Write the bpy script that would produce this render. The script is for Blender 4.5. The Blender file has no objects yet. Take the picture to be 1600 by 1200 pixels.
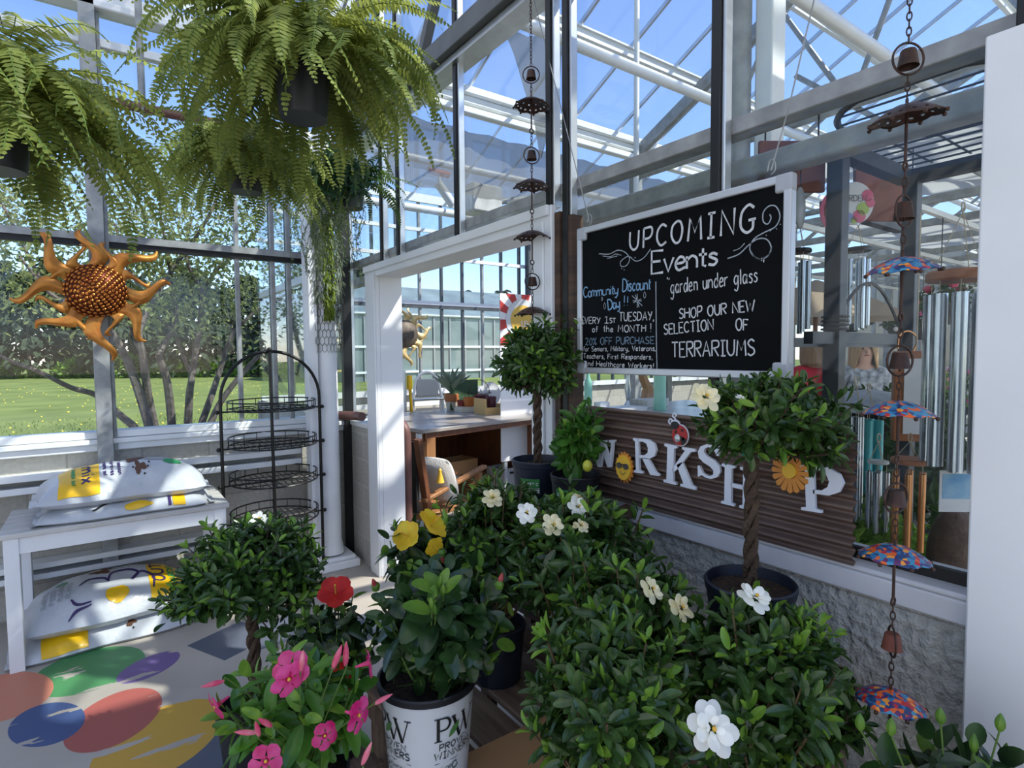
import bpy, math, random
import numpy as np
from mathutils import Vector, Matrix
random.seed(7); rng = np.random.default_rng(11)
SC = bpy.context.scene
C = SC.collection
PI = math.pi

# ------------------------------------------------------------------ camera (1600 x 1200 frame), fitted from the walls' vanishing points
F = 894.5
def _n(v):
    v = np.array(v, float); return v/np.linalg.norm(v)
_Y = _n([158-800, 600-558, -F]); _X = _n([2050-800, 600-543, -F])
_X = _n(_X-_Y*_X.dot(_Y)); _Z = np.cross(_X, _Y)
RC = np.array([_X, _Y, _Z]); EYE = np.array([0, 0, 1.6])
def on(px, py, ax, val):            # the point of a real plane (x, y or z = val) seen at a pixel of the photograph
    d = RC@np.array([px-800, 600-py, -F]); k = 'xyz'.index(ax)
    return EYE+d*(val-EYE[k])/d[k]
def at(px, py, depth):
    return EYE+RC@np.array([px-800, 600-py, -F])/F*depth
cam = bpy.data.cameras.new('camera'); co = bpy.data.objects.new('camera', cam); C.objects.link(co)
cam.sensor_width = 36; cam.lens = F/1600*36; cam.clip_start = .02; cam.clip_end = 400
M = Matrix([list(RC[0])+[0], list(RC[1])+[0], list(RC[2])+[0], [0, 0, 0, 1]]); M.translation = Vector(EYE)
co.matrix_world = M
SC.camera = co

# ------------------------------------------------------------------ sky, sun, exposure
SUN = Vector((.46, -.50, .74)).normalized()       # towards the sun: behind the camera, to the right
w = bpy.data.worlds.new('World'); SC.world = w; w.use_nodes = True
nt = w.node_tree; nt.nodes.clear()
sky = nt.nodes.new('ShaderNodeTexSky'); sky.sky_type = 'NISHITA'; sky.sun_disc = False
sky.sun_elevation = math.asin(SUN.z); sky.sun_rotation = math.atan2(SUN.x, SUN.y)
sky.air_density = 1.0; sky.dust_density = .15; sky.ozone_density = 5.0
bg = nt.nodes.new('ShaderNodeBackground'); bg.inputs[1].default_value = .146
wo = nt.nodes.new('ShaderNodeOutputWorld')
tn = nt.nodes.new('ShaderNodeMix'); tn.data_type = 'RGBA'; tn.blend_type = 'MULTIPLY'; tn.inputs['Factor'].default_value = 1; tn.inputs['B'].default_value = (.95, .86, .93, 1)
nt.links.new(sky.outputs[0], tn.inputs['A']); nt.links.new(tn.outputs['Result'], bg.inputs[0]); nt.links.new(bg.outputs[0], wo.inputs[0])
sl = bpy.data.lights.new('sun', 'SUN'); sl.energy = 3.1; sl.angle = math.radians(.6); sl.color = (1, .955, .88)
so = bpy.data.objects.new('sun', sl); C.objects.link(so); so.location = (6, -6, 12)
so.rotation_euler = SUN.to_track_quat('Z', 'Y').to_euler()
SC.view_settings.view_transform = 'Standard'; SC.view_settings.look = 'None'
SC.view_settings.exposure = 1.2; SC.view_settings.gamma = 1; SC.view_settings.use_curve_mapping = False
try:
    cy = SC.cycles
    cy.use_denoising = True; cy.max_bounces = 9; cy.diffuse_bounces = 4; cy.glossy_bounces = 3
    cy.transmission_bounces = 4; cy.transparent_max_bounces = 24; cy.caustics_reflective = False; cy.caustics_refractive = False
    cy.sample_clamp_indirect = 6
except Exception: pass

# ------------------------------------------------------------------ materials
MT = {}
def lin(c):
    return tuple((x/12.92 if x <= .04045 else ((x+.055)/1.055)**2.4) for x in c)
def hexc(h): return lin(tuple(int(h[i:i+2], 16)/255 for i in (0, 2, 4)))
def node(t, typ, **kw):
    n = t.nodes.new(typ)
    for k, v in kw.items(): setattr(n, k, v)
    return n
def mat(name, col, rough=.6, metal=0., var=0., scale=8., col2=None, spec=None, bump=0., bscale=60., coat=0., stretch=None, em=None, emstr=1):
    if name in MT: return MT[name]
    m = bpy.data.materials.new(name); m.use_nodes = True; t = m.node_tree; p = t.nodes['Principled BSDF']
    c = hexc(col) if isinstance(col, str) else col
    p.inputs['Base Color'].default_value = (*c, 1); p.inputs['Roughness'].default_value = rough; p.inputs['Metallic'].default_value = metal
    if spec is not None: p.inputs['Specular IOR Level'].default_value = spec
    if coat: p.inputs['Coat Weight'].default_value = coat; p.inputs['Coat Roughness'].default_value = .1
    tc = None
    if var or col2 or bump:
        tc = node(t, 'ShaderNodeTexCoord').outputs['Object']
        if stretch:
            mp = node(t, 'ShaderNodeMapping'); mp.inputs['Scale'].default_value = stretch; t.links.new(tc, mp.inputs[0]); tc = mp.outputs[0]
    if var or col2:
        nz = node(t, 'ShaderNodeTexNoise'); nz.inputs['Scale'].default_value = scale; nz.inputs['Detail'].default_value = 4
        t.links.new(tc, nz.inputs['Vector'])
        r = node(t, 'ShaderNodeValToRGB'); r.color_ramp.elements[0].position = .32; r.color_ramp.elements[1].position = .68
        c2 = (hexc(col2) if isinstance(col2, str) else col2) if col2 else tuple(min(1, x*(1+var)) for x in c)
        c1 = c if col2 else tuple(x*(1-var) for x in c)
        r.color_ramp.elements[0].color = (*c1, 1); r.color_ramp.elements[1].color = (*c2, 1)
        t.links.new(nz.outputs[0], r.inputs[0]); t.links.new(r.outputs[0], p.inputs['Base Color'])
    if bump:
        nb = node(t, 'ShaderNodeTexNoise'); nb.inputs['Scale'].default_value = bscale; nb.inputs['Detail'].default_value = 5
        t.links.new(tc, nb.inputs['Vector'])
        b = node(t, 'ShaderNodeBump'); b.inputs['Strength'].default_value = bump; b.inputs['Distance'].default_value = .02
        t.links.new(nb.outputs[0], b.inputs['Height']); t.links.new(b.outputs[0], p.inputs['Normal'])
    if em:
        p.inputs['Emission Color'].default_value = (*hexc(em), 1); p.inputs['Emission Strength'].default_value = emstr
    MT[name] = m; return m
def leafmat(name, c1, c2, rough=.35, trans=.3, scale=25., spec=.4):
    m = mat(name, c1, rough, var=0, col2=c2, scale=scale, spec=spec); t = m.node_tree
    p = t.nodes['Principled BSDF']; o = t.nodes['Material Output']
    tr = node(t, 'ShaderNodeBsdfTranslucent'); mx = node(t, 'ShaderNodeMixShader'); mx.inputs[0].default_value = trans
    src = p.inputs['Base Color'].links[0].from_socket
    hs = node(t, 'ShaderNodeHueSaturation'); hs.inputs['Value'].default_value = 1.5; hs.inputs['Hue'].default_value = .485
    t.links.new(src, hs.inputs['Color']); t.links.new(hs.outputs[0], tr.inputs[0])
    t.links.new(p.outputs[0], mx.inputs[1]); t.links.new(tr.outputs[0], mx.inputs[2]); t.links.new(mx.outputs[0], o.inputs[0])
    return m
def glassmat(name, tint=(.94, .97, .97), haze=.03, refl=1.0):
    m = bpy.data.materials.new(name); m.use_nodes = True; t = m.node_tree; t.nodes.clear()
    o = node(t, 'ShaderNodeOutputMaterial'); tr = node(t, 'ShaderNodeBsdfTransparent'); tr.inputs[0].default_value = (*tint, 1)
    gl = node(t, 'ShaderNodeBsdfGlossy'); gl.inputs['Roughness'].default_value = .015; gl.inputs[0].default_value = (refl, refl, refl, 1)
    lw = node(t, 'ShaderNodeLayerWeight'); lw.inputs[0].default_value = .5
    pw_ = node(t, 'ShaderNodeMath', operation='POWER'); pw_.inputs[1].default_value = 4.5; t.links.new(lw.outputs['Facing'], pw_.inputs[0])
    fr = node(t, 'ShaderNodeMath', operation='MULTIPLY_ADD'); fr.inputs[1].default_value = .6; fr.inputs[2].default_value = .014; t.links.new(pw_.outputs[0], fr.inputs[0])
    df = node(t, 'ShaderNodeBsdfDiffuse'); df.inputs[0].default_value = (.75, .78, .76, 1)
    m1 = node(t, 'ShaderNodeMixShader'); m2 = node(t, 'ShaderNodeMixShader')
    tc = node(t, 'ShaderNodeTexCoord'); nz = node(t, 'ShaderNodeTexNoise'); nz.inputs['Scale'].default_value = 2.2; nz.inputs['Detail'].default_value = 5
    t.links.new(tc.outputs['Object'], nz.inputs['Vector'])
    mm = node(t, 'ShaderNodeMath', operation='MULTIPLY'); mm.inputs[1].default_value = haze*2
    t.links.new(nz.outputs[0], mm.inputs[0]); t.links.new(mm.outputs[0], m1.inputs[0])
    t.links.new(tr.outputs[0], m1.inputs[1]); t.links.new(df.outputs[0], m1.inputs[2])
    t.links.new(fr.outputs[0], m2.inputs[0]); t.links.new(m1.outputs[0], m2.inputs[1]); t.links.new(gl.outputs[0], m2.inputs[2])
    t.links.new(m2.outputs[0], o.inputs[0]); MT[name] = m; return m
def fabmat(name, col, trans=.5, alpha=0.):            # thin cloth or sheet that lets light through
    m = bpy.data.materials.new(name); m.use_nodes = True; t = m.node_tree; t.nodes.clear()
    c = hexc(col); o = node(t, 'ShaderNodeOutputMaterial')
    d = node(t, 'ShaderNodeBsdfDiffuse'); d.inputs[0].default_value = (*c, 1)
    tl = node(t, 'ShaderNodeBsdfTranslucent'); tl.inputs[0].default_value = (*c, 1)
    mx = node(t, 'ShaderNodeMixShader'); mx.inputs[0].default_value = trans
    t.links.new(d.outputs[0], mx.inputs[1]); t.links.new(tl.outputs[0], mx.inputs[2]); last = mx
    if alpha:
        tp = node(t, 'ShaderNodeBsdfTransparent'); m2 = node(t, 'ShaderNodeMixShader'); m2.inputs[0].default_value = alpha
        t.links.new(mx.outputs[0], m2.inputs[1]); t.links.new(tp.outputs[0], m2.inputs[2]); last = m2
    t.links.new(last.outputs[0], o.inputs[0]); MT[name] = m; return m

glassmat('glass', haze=.005); glassmat('roof_glass', (.97, .985, .985), .012, .6)
mat('white_paint', 'e9ebec', .45, var=.05, scale=3); mat('trim_paint', 'e0e3e4', .4, var=.04, scale=2.5)
mat('white_metal', 'e3e5e4', .35, var=.06, scale=5)
mat('galvanised', '939594', .5, .15, var=.22, scale=14); mat('steel_dark', '474d51', .5, .15, var=.18, scale=10)
mat('beam_grey', '5a5c5c', .5, .2, var=.12, scale=8)
mat('aluminium', 'c4c8ca', .3, .75, var=.08, scale=12)
mat('black_metal', '14130f', .4, .3); mat('black_rod', '0d0c0b', .5)
mat('brown_pipe', '6b4a42', .5, .1, var=.15); mat('rust', '5d2f22', .7, .2, col2='7a4634', scale=9)
mat('bronze', '2a1d16', .5, .4, col2='4a3024', scale=40)
mat('brown_wood', '57402f', .65, col2='33241a', scale=3, stretch=(1, 1, 12))
mat('oak', 'a27448', .5, col2='8a5c36', scale=4, stretch=(8, 8, 1))
mat('oak_dark', '7a4a2c', .5, col2='5c3722', scale=3, stretch=(8, 8, 1))
mat('pallet_wood', '7d6a5a', .8, col2='5d4b3e', scale=4, stretch=(12, 1, 4))
mat('cardboard', 'b28a60', .85, var=.08, scale=5)
mat('soil', '1d1511', .95, col2='4a382a', scale=90, bump=.6, bscale=120)
mat('black_pot', '15171c', .45, var=.15, scale=10); mat('navy_pot', '1c2230', .45, var=.15, scale=10)
mat('pot_white', 'cfd3d4', .38, var=.05, scale=6)
mat('bark', '3c2e23', .9, col2='574534', scale=40, bump=.8, bscale=90)
mat('bark_grey', '5a4f49', .9, col2='7b7068', scale=14, bump=.5, bscale=50)
mat('stem_green', '53702f', .6); mat('stem_brown', '5b4a30', .8)
leafmat('gardenia_leaf', '26401c', '47672f', .25, .2, 30, .5); leafmat('gardenia_young', '5d8a2c', '86ac42', .3, .35, 30)
leafmat('hibiscus_leaf', '1f341d', '355528', .28, .2, 18, .5); leafmat('hibiscus_young', '4f7a2c', '7a9e3e', .35, .35, 20)
leafmat('mandevilla_leaf', '2c5a20', '5b8c30', .3, .3, 10); leafmat('citrus_leaf', '2f5a20', '4f8030', .3, .3, 20)
leafmat('fern_leaf', '56662a', 'a3ad5a', .5, .4, 3.5, .25); leafmat('fern_dark', '2c4420', '5c7636', .5, .35, 4, .25)
leafmat('button_leaf', '27482c', '3f6640', .4, .25, 12)
leafmat('tree_leaf', '69743f', '9aa063', .5, .4, 2.); leafmat('conifer', '2c382a', '4c5a45', .7, .2, 1.2, .2); leafmat('bush_leaf', '486b24', '7a9c3a', .6, .35, 1.5)
leafmat('white_petal', 'eeefe6', 'fbfbf6', .5, .35, 20); leafmat('cream_petal', 'ece3b4', 'f6f0d2', .5, .35, 20)
leafmat('yellow_petal', 'e0b822', 'f3d640', .5, .4, 20); leafmat('red_petal', 'b01212', 'd63020', .5, .35, 20)
leafmat('pink_petal', 'c81f62', 'e8609a', .45, .35, 25); leafmat('pink_bud', 'd6406e', 'eda0a8', .45, .3, 25); leafmat('red_bud', '8e2a2c', 'b8504c', .5, .2, 25)
mat('stamen', 'd6a83a', .6)
mat('green_tag', '2f7a35', .5); mat('white_tag', 'e6e8ea', .5); mat('print_black', '141414', .5); mat('print_purple', '3a2a5c', .5)
mat('teal_tape', '2a9a7c', .5)
mat('chalkboard', '060708', .6, col2='0e1012', scale=3, spec=.08); mat('chalk_white', 'c5c7c8', .9, var=.15, scale=60); mat('chalk_blue', '7fa6c6', .9, var=.15, scale=60); mat('chalk_dim', '9aa2a8', .9, var=.2, scale=60); mat('chalk_steel', '6d8394', .9, var=.2, scale=60)

# ------------------------------------------------------------------ mesh builder
class MB:
    def __init__(s): s.V = []; s.Fc = []; s.Mi = []; s.n = 0
    def add(s, v, f, mi=0):
        v = np.asarray(v, float).reshape(-1, 3); s.V.append(v)
        s.Fc.extend([tuple(int(i)+s.n for i in q) for q in f])
        s.Mi.extend(mi if isinstance(mi, (list, tuple, np.ndarray)) else [mi]*len(f)); s.n += len(v); return s
    def box(s, c, d, mi=0, rz=0., R=None):
        x, y, z = [k/2 for k in d]
        v = np.array([(a*x, b*y, e*z) for a in (-1, 1) for b in (-1, 1) for e in (-1, 1)])
        if rz: cz, sz = math.cos(rz), math.sin(rz); v = v@np.array([[cz, sz, 0], [-sz, cz, 0], [0, 0, 1]])
        if R is not None: v = v@np.array(R).T
        return s.add(v+np.array(c, float), [(0, 1, 3, 2), (4, 6, 7, 5), (0, 4, 5, 1), (2, 3, 7, 6), (0, 2, 6, 4), (1, 5, 7, 3)], mi)
    def b2(s, p, q, mi=0):
        p = np.array(p, float); q = np.array(q, float); return s.box((p+q)/2, np.abs(q-p), mi)
    def frame(s, d):
        d = np.array(d, float); d = d/np.linalg.norm(d)
        u = np.cross(d, (0, 0, 1)) if abs(d[2]) < .95 else np.cross(d, (0, 1, 0))
        u /= np.linalg.norm(u); return d, u, np.cross(u, d)
    def bar(s, p, q, wd, h, mi=0):
        p = np.array(p, float); q = np.array(q, float); d, u, v = s.frame(q-p)
        return s.box((p+q)/2, (np.linalg.norm(q-p), wd, h), mi, R=np.column_stack([d, u, v]))
    def tube(s, path, r, n=8, mi=0, closed=False, caps=True):
        P = np.array(path, float); m = len(P); r = np.broadcast_to(np.asarray(r, float), (m,))
        if closed: T = np.roll(P, -1, 0)-np.roll(P, 1, 0)
        else: T = np.gradient(P, axis=0)
        T /= np.linalg.norm(T, axis=1)[:, None]+1e-12
        _, u, _ = s.frame(T[0]); V = []
        a = np.arange(n)*2*PI/n
        for i in range(m):
            u = u-T[i]*u.dot(T[i]); u /= np.linalg.norm(u)+1e-12; v = np.cross(T[i], u)
            V.append(P[i]+r[i]*(np.cos(a)[:, None]*u+np.sin(a)[:, None]*v))
        f = [(i*n+j, i*n+(j+1) % n, ((i+1) % m)*n+(j+1) % n, ((i+1) % m)*n+j) for i in range(m if closed else m-1) for j in range(n)]
        if caps and not closed: f += [tuple(range(n))[::-1], tuple((m-1)*n+j for j in range(n))]
        return s.add(np.concatenate(V), f, mi)
    def cyl(s, p, q, r, r2=None, n=12, mi=0, caps=True): return s.tube([p, q], [r, r if r2 is None else r2], n, mi, caps=caps)
    def lathe(s, prof, o=(0, 0, 0), n=24, mi=0, closed=False):
        a = np.arange(n)*2*PI/n; V = [np.column_stack([r*np.cos(a), r*np.sin(a), np.full(n, z)]) for r, z in prof]; m = len(prof)
        f = [(i*n+j, i*n+(j+1) % n, (i+1)*n+(j+1) % n, (i+1)*n+j) for i in range(m-1) for j in range(n)]
        return s.add(np.concatenate(V)+np.array(o, float), f, mi)
    def ell(s, c, r, nu=14, nv=8, mi=0, R=None):
        r = np.broadcast_to(np.asarray(r, float), (3,)); V = []
        for i in range(nv+1):
            t = PI*i/nv
            for j in range(nu):
                p = 2*PI*j/nu; V.append((math.sin(t)*math.cos(p), math.sin(t)*math.sin(p), math.cos(t)))
        V = np.array(V)*r
        if R is not None: V = V@np.array(R).T
        return s.add(V+np.array(c, float), [(i*nu+j, (i+1)*nu+j, (i+1)*nu+(j+1) % nu, i*nu+(j+1) % nu) for i in range(nv) for j in range(nu)], mi)
    def ring(s, c, Rr, r, ax=(0, 0, 1), n=24, k=6, mi=0):
        d, u, v = s.frame(ax); a = np.arange(n)*2*PI/n
        return s.tube(np.array(c, float)+Rr*(np.cos(a)[:, None]*u+np.sin(a)[:, None]*v), r, k, mi, closed=True)
    def prism(s, poly, o, u, v, th, mi=0):        # polygon (2D) on the frame o,u,v and pushed back along -u x v by th
        o = np.array(o, float); u = np.array(u, float); v = np.array(v, float); w_ = np.cross(u, v); w_ /= np.linalg.norm(w_)
        P = np.array([o+a*u+b*v for a, b in poly]); n = len(P)
        f = [tuple(range(n)), tuple(range(2*n-1, n-1, -1))]+[(i, i+n, (i+1) % n+n, (i+1) % n) for i in range(n)]
        return s.add(np.concatenate([P, P-w_*th]), f, mi)
    def grid(s, Pt, mi=0, wrap=False):
        Pt = np.array(Pt, float); a, b = Pt.shape[:2]
        f = [(i*b+j, i*b+(j+1) % b, (i+1)*b+(j+1) % b, (i+1)*b+j) for i in range(a-1) for j in range(b if wrap else b-1)]
        return s.add(Pt.reshape(-1, 3), f, mi)
    def leaves(s, P, D, N, L, W, mi=0, curl=.15, fold=.12, shape=(.45, .8)):
        P, D, N = [np.asarray(k, float).reshape(-1, 3) for k in (P, D, N)]; n = len(P)
        D = D/(np.linalg.norm(D, axis=1)[:, None]+1e-9); S = np.cross(D, N); S /= np.linalg.norm(S, axis=1)[:, None]+1e-9; N = np.cross(S, D)
        L = np.broadcast_to(np.asarray(L, float), (n,))[:, None]; W = np.broadcast_to(np.asarray(W, float), (n,))[:, None]
        a, b = shape
        def pt(t, sd, up): return P+D*L*t+S*W*.5*sd+N*L*(up-curl*t*t)
        K = [pt(0, 0, 0), pt(a, -1, fold), pt(a, 0, 0), pt(a, 1, fold), pt(b, -.68, fold*.8), pt(b, 0, 0), pt(b, .68, fold*.8), pt(1, 0, 0)]
        V = np.stack(K, 1).reshape(-1, 3)
        base = [(0, 2, 1), (0, 3, 2), (1, 2, 5, 4), (2, 3, 6, 5), (4, 5, 7), (5, 6, 7)]
        f = [tuple(i*8+k for k in q) for i in range(n) for q in base]
        return s.add(V, f, mi)
    def pinnae(s, P, D, N, L, W, mi=0):
        P, D, N = [np.asarray(k, float).reshape(-1, 3) for k in (P, D, N)]; n = len(P)
        D = D/(np.linalg.norm(D, axis=1)[:, None]+1e-9); S = np.cross(D, N); S /= np.linalg.norm(S, axis=1)[:, None]+1e-9; N = np.cross(S, D)
        L = np.broadcast_to(np.asarray(L, float), (n,))[:, None]; W = np.broadcast_to(np.asarray(W, float), (n,))[:, None]
        K = [P-S*W*.32, P+S*W*.32, P+D*L*.55+S*W*.5-N*L*.06, P+D*L-N*L*.2, P+D*L*.55-S*W*.5-N*L*.06]
        return s.add(np.stack(K, 1).reshape(-1, 3), [(i*5, i*5+1, i*5+2, i*5+3, i*5+4) for i in range(n)], mi)
    def build(s, name, mats, parent=None, smooth=35, world=False, bevel=0):
        me = bpy.data.meshes.new(name); V = np.concatenate(s.V) if s.V else np.zeros((0, 3))
        if world and parent is not None:
            mi = np.array(parent.matrix_basis.inverted()); V = V@mi[:3, :3].T+mi[:3, 3]
        me.from_pydata(V.tolist(), [], s.Fc)
        if isinstance(mats, str): mats = [mats]
        for m in mats: me.materials.append(MT[m])
        if len(mats) > 1: me.polygons.foreach_set('material_index', np.array(s.Mi, dtype=np.int32))
        if smooth:
            me.polygons.foreach_set('use_smooth', [True]*len(me.polygons))
            try: me.set_sharp_from_angle(angle=math.radians(smooth))
            except Exception: pass
        me.update()
        o = bpy.data.objects.new(name, me); C.objects.link(o)
        if parent is not None: o.parent = parent
        if bevel:
            b = o.modifiers.new('bevel', 'BEVEL'); b.width = bevel; b.segments = 2; b.limit_method = 'ANGLE'; b.angle_limit = math.radians(50)
        return o
def tag(o, label=None, cat=None, group=None, kind=None):
    if label: o['label'] = label
    if cat: o['category'] = cat
    if group: o['group'] = group
    if kind: o['kind'] = kind
    return o
def thing(name, label, cat, loc=(0, 0, 0), rz=0., group=None, kind=None):
    o = bpy.data.objects.new(name, None); C.objects.link(o); o.empty_display_size = .05
    o.matrix_basis = Matrix.Translation(Vector([float(k) for k in loc]))@Matrix.Rotation(rz, 4, 'Z')
    return tag(o, label, cat, group, kind)
def struct(name, label=None, loc=(0, 0, 0)): return thing(name, label, None, loc, kind='structure')
def copy_tree(o, parent=None, loc=None, rz=None):
    c = o.copy(); C.objects.link(c); c.parent = parent
    if loc is not None:
        c.matrix_basis = Matrix.Translation(Vector([float(k) for k in loc]))@Matrix.Rotation(rz or 0, 4, 'Z')
    for ch in list(o.children): copy_tree(ch, c)
    return c
def rnd_dirs(n):
    v = rng.normal(size=(n, 3)); return v/np.linalg.norm(v, axis=1)[:, None]
def catmull(P, k=6, closed=False):
    P = np.array(P, float); n = len(P); out = []
    for i in range(n if closed else n-1):
        p0 = P[(i-1) % n] if closed or i > 0 else 2*P[0]-P[1]
        p1 = P[i]; p2 = P[(i+1) % n]
        p3 = P[(i+2) % n] if closed or i+2 < n else 2*P[-1]-P[-2]
        for t in np.arange(k)/k:
            out.append(.5*((2*p1)+(-p0+p2)*t+(2*p0-5*p1+4*p2-p3)*t*t+(-p0+3*p1-3*p2+p3)*t**3))
    if not closed: out.append(P[-1])
    return np.array(out)
# ------------------------------------------------------------------ the setting: floor, walls, glass, roof
def sepmath(t, op, a, b=None):
    n = node(t, 'ShaderNodeMath', operation=op)
    for k, x in enumerate((a, b)):
        if x is None: continue
        if isinstance(x, (int, float)): n.inputs[k].default_value = x
        else: t.links.new(x, n.inputs[k])
    return n.outputs[0]
def floor_material():
    m = mat('floor_concrete', 'a39b90', .55, col2='bab2a6', scale=1.7); t = m.node_tree; p = t.nodes['Principled BSDF']
    base = p.inputs['Base Color'].links[0].from_socket
    tc = node(t, 'ShaderNodeTexCoord').outputs['Object']; sx = node(t, 'ShaderNodeSeparateXYZ'); t.links.new(tc, sx.inputs[0])
    mp = node(t, 'ShaderNodeMapping'); mp.inputs['Rotation'].default_value = (0, 0, -.5); mp.inputs['Scale'].default_value = (1.4, 6.5, 1); t.links.new(tc, mp.inputs[0])
    wn = node(t, 'ShaderNodeTexNoise'); wn.inputs['Scale'].default_value = 1.6; wn.inputs['Detail'].default_value = 6; t.links.new(mp.outputs[0], wn.inputs['Vector'])
    wear = wn.outputs[0]
    n2 = node(t, 'ShaderNodeTexNoise'); n2.inputs['Scale'].default_value = 28; n2.inputs['Detail'].default_value = 3; t.links.new(tc, n2.inputs['Vector'])
    def over(col, mask):
        nonlocal base
        mx = node(t, 'ShaderNodeMix', data_type='RGBA'); t.links.new(mask, mx.inputs['Factor']); t.links.new(base, mx.inputs['A'])
        mx.inputs['B'].default_value = (*hexc(col), 1); base = mx.outputs['Result']
    def local(cx, cy, ang):
        dx = sepmath(t, 'SUBTRACT', sx.outputs[0], cx); dy = sepmath(t, 'SUBTRACT', sx.outputs[1], cy)
        c, s = math.cos(ang), math.sin(ang)
        u = sepmath(t, 'ADD', sepmath(t, 'MULTIPLY', dx, c), sepmath(t, 'MULTIPLY', dy, s))
        v = sepmath(t, 'SUBTRACT', sepmath(t, 'MULTIPLY', dy, c), sepmath(t, 'MULTIPLY', dx, s)); return u, v
    def worn(mask, lo):
        g = sepmath(t, 'LESS_THAN', wear, lo); return sepmath(t, 'MULTIPLY', mask, g)
    # large paler painted band, dark blue-grey square tiles and the petals of a painted flower
    for quad in ([(294, 1008), (344, 1038), (433, 992), (380, 965)], [(365, 1203), (412, 1165), (360, 1138), (275, 1200)], [(520, 985), (560, 960), (590, 985), (548, 1010)], [(452, 985), (430, 1010), (410, 985), (436, 965)]):
        q = np.array([on(*k, 'z', 0)[:2] for k in quad]); cx, cy = q.mean(0); e = q[1]-q[0]; e2 = q[2]-q[1]
        ang = math.atan2(e2[1], e2[0]); u, v = local(float(cx), float(cy), ang)
        k = sepmath(t, 'MULTIPLY', sepmath(t, 'LESS_THAN', sepmath(t, 'ABSOLUTE', u), .165), sepmath(t, 'LESS_THAN', sepmath(t, 'ABSOLUTE', v), .165))
        over('565d6a', worn(k, .68))
    for col, pts, lo in (('4c8a57', [(48, 1062), (60, 1050), (130, 1022), (210, 1004), (222, 1022), (195, 1055), (150, 1078), (85, 1090)], .62),
                         ('6f5a8e', [(178, 1068), (205, 1040), (240, 1022), (285, 1020), (262, 1040), (225, 1062)], .6),
                         ('c98066', [(-70, 1090), (-40, 1062), (50, 1054), (83, 1066), (60, 1092), (0, 1120), (-60, 1140)], .66),
                         ('c79d3c', [(118, 1215), (150, 1180), (225, 1120), (275, 1098), (320, 1098), (343, 1120), (330, 1150), (270, 1200), (200, 1240)], .6),
                         ('a85a50', [(84, 1166), (127, 1120), (170, 1082), (225, 1075), (253, 1092), (235, 1125), (190, 1155), (140, 1172)], .62),
                         ('42557f', [(0, 1140), (45, 1108), (100, 1095), (127, 1112), (115, 1140), (85, 1158), (40, 1165)], .58)):
        q = np.array([on(*k, 'z', 0)[:2] for k in pts]); c0 = (q.max(0)+q.min(0))/2; c0 = q.mean(0)
        ev, vec = np.linalg.eigh(np.cov((q-c0).T, bias=True)); a1, a2 = np.sqrt(2*ev[::-1]); ang = math.atan2(vec[1, 1], vec[0, 1])
        u, v = local(float(c0[0]), float(c0[1]), ang)
        r = sepmath(t, 'ADD', sepmath(t, 'POWER', sepmath(t, 'DIVIDE', sepmath(t, 'ABSOLUTE', u), float(a1)), 2.), sepmath(t, 'POWER', sepmath(t, 'DIVIDE', sepmath(t, 'ABSOLUTE', v), float(a2)), 2.))
        over(col, worn(sepmath(t, 'LESS_THAN', r, 1.), lo))
    t.links.new(base, p.inputs['Base Color'])
floor_material()
fl = MB().b2((-9, -12, -.1), (16, 10, 0)).build('floor', 'floor_concrete', smooth=0); tag(fl, 'grey concrete floor with worn painted petals and dark tiles', kind='structure')

def blockmat(name, c1, c2, mortar, ax, bw, bh, ms, bump, bs, var=.5):
    m = bpy.data.materials.new(name); m.use_nodes = True; t = m.node_tree; p = t.nodes['Principled BSDF']; p.inputs['Roughness'].default_value = .9
    tc = node(t, 'ShaderNodeTexCoord'); s = node(t, 'ShaderNodeSeparateXYZ'); t.links.new(tc.outputs['Object'], s.inputs[0])
    cb = node(t, 'ShaderNodeCombineXYZ'); t.links.new(s.outputs[ax], cb.inputs[0]); t.links.new(s.outputs[2], cb.inputs[1])
    b = node(t, 'ShaderNodeTexBrick'); t.links.new(cb.outputs[0], b.inputs['Vector'])
    b.inputs['Color1'].default_value = (*hexc(c1), 1); b.inputs['Color2'].default_value = (*hexc(c2), 1); b.inputs['Mortar'].default_value = (*hexc(mortar), 1)
    b.inputs['Scale'].default_value = 1; b.inputs['Mortar Size'].default_value = ms; b.inputs['Brick Width'].default_value = bw; b.inputs['Row Height'].default_value = bh
    nz = node(t, 'ShaderNodeTexNoise'); nz.inputs['Scale'].default_value = bs; nz.inputs['Detail'].default_value = 6; t.links.new(tc.outputs['Object'], nz.inputs['Vector'])
    r = node(t, 'ShaderNodeMapRange'); r.inputs['To Min'].default_value = 1-var; r.inputs['To Max'].default_value = 1+var; t.links.new(nz.outputs[0], r.inputs[0])
    hs = node(t, 'ShaderNodeHueSaturation'); t.links.new(b.outputs[0], hs.inputs['Color']); t.links.new(r.outputs[0], hs.inputs['Value']); t.links.new(hs.outputs[0], p.inputs['Base Color'])
    h = sepmath(t, 'SUBTRACT', nz.outputs[0], sepmath(t, 'MULTIPLY', b.outputs[1], .8))
    bp = node(t, 'ShaderNodeBump'); bp.inputs['Strength'].default_value = bump; bp.inputs['Distance'].default_value = .03; t.links.new(h, bp.inputs['Height']); t.links.new(bp.outputs[0], p.inputs['Normal'])
    MT[name] = m
blockmat('cmu_back', 'a9a59a', 'b4b0a6', '9c988e', 0, .40, .20, .006, .25, 40, .25)
blockmat('cmu_side', 'a8a49b', 'b4b0a6', 'b9b6ad', 1, .40, .20, .008, .3, 40, .25)
blockmat('split_block', 'c2c2bb', 'cac9c2', 'b8b6ae', 1, .60, .97, .014, 1.0, 38, .5)

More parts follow.
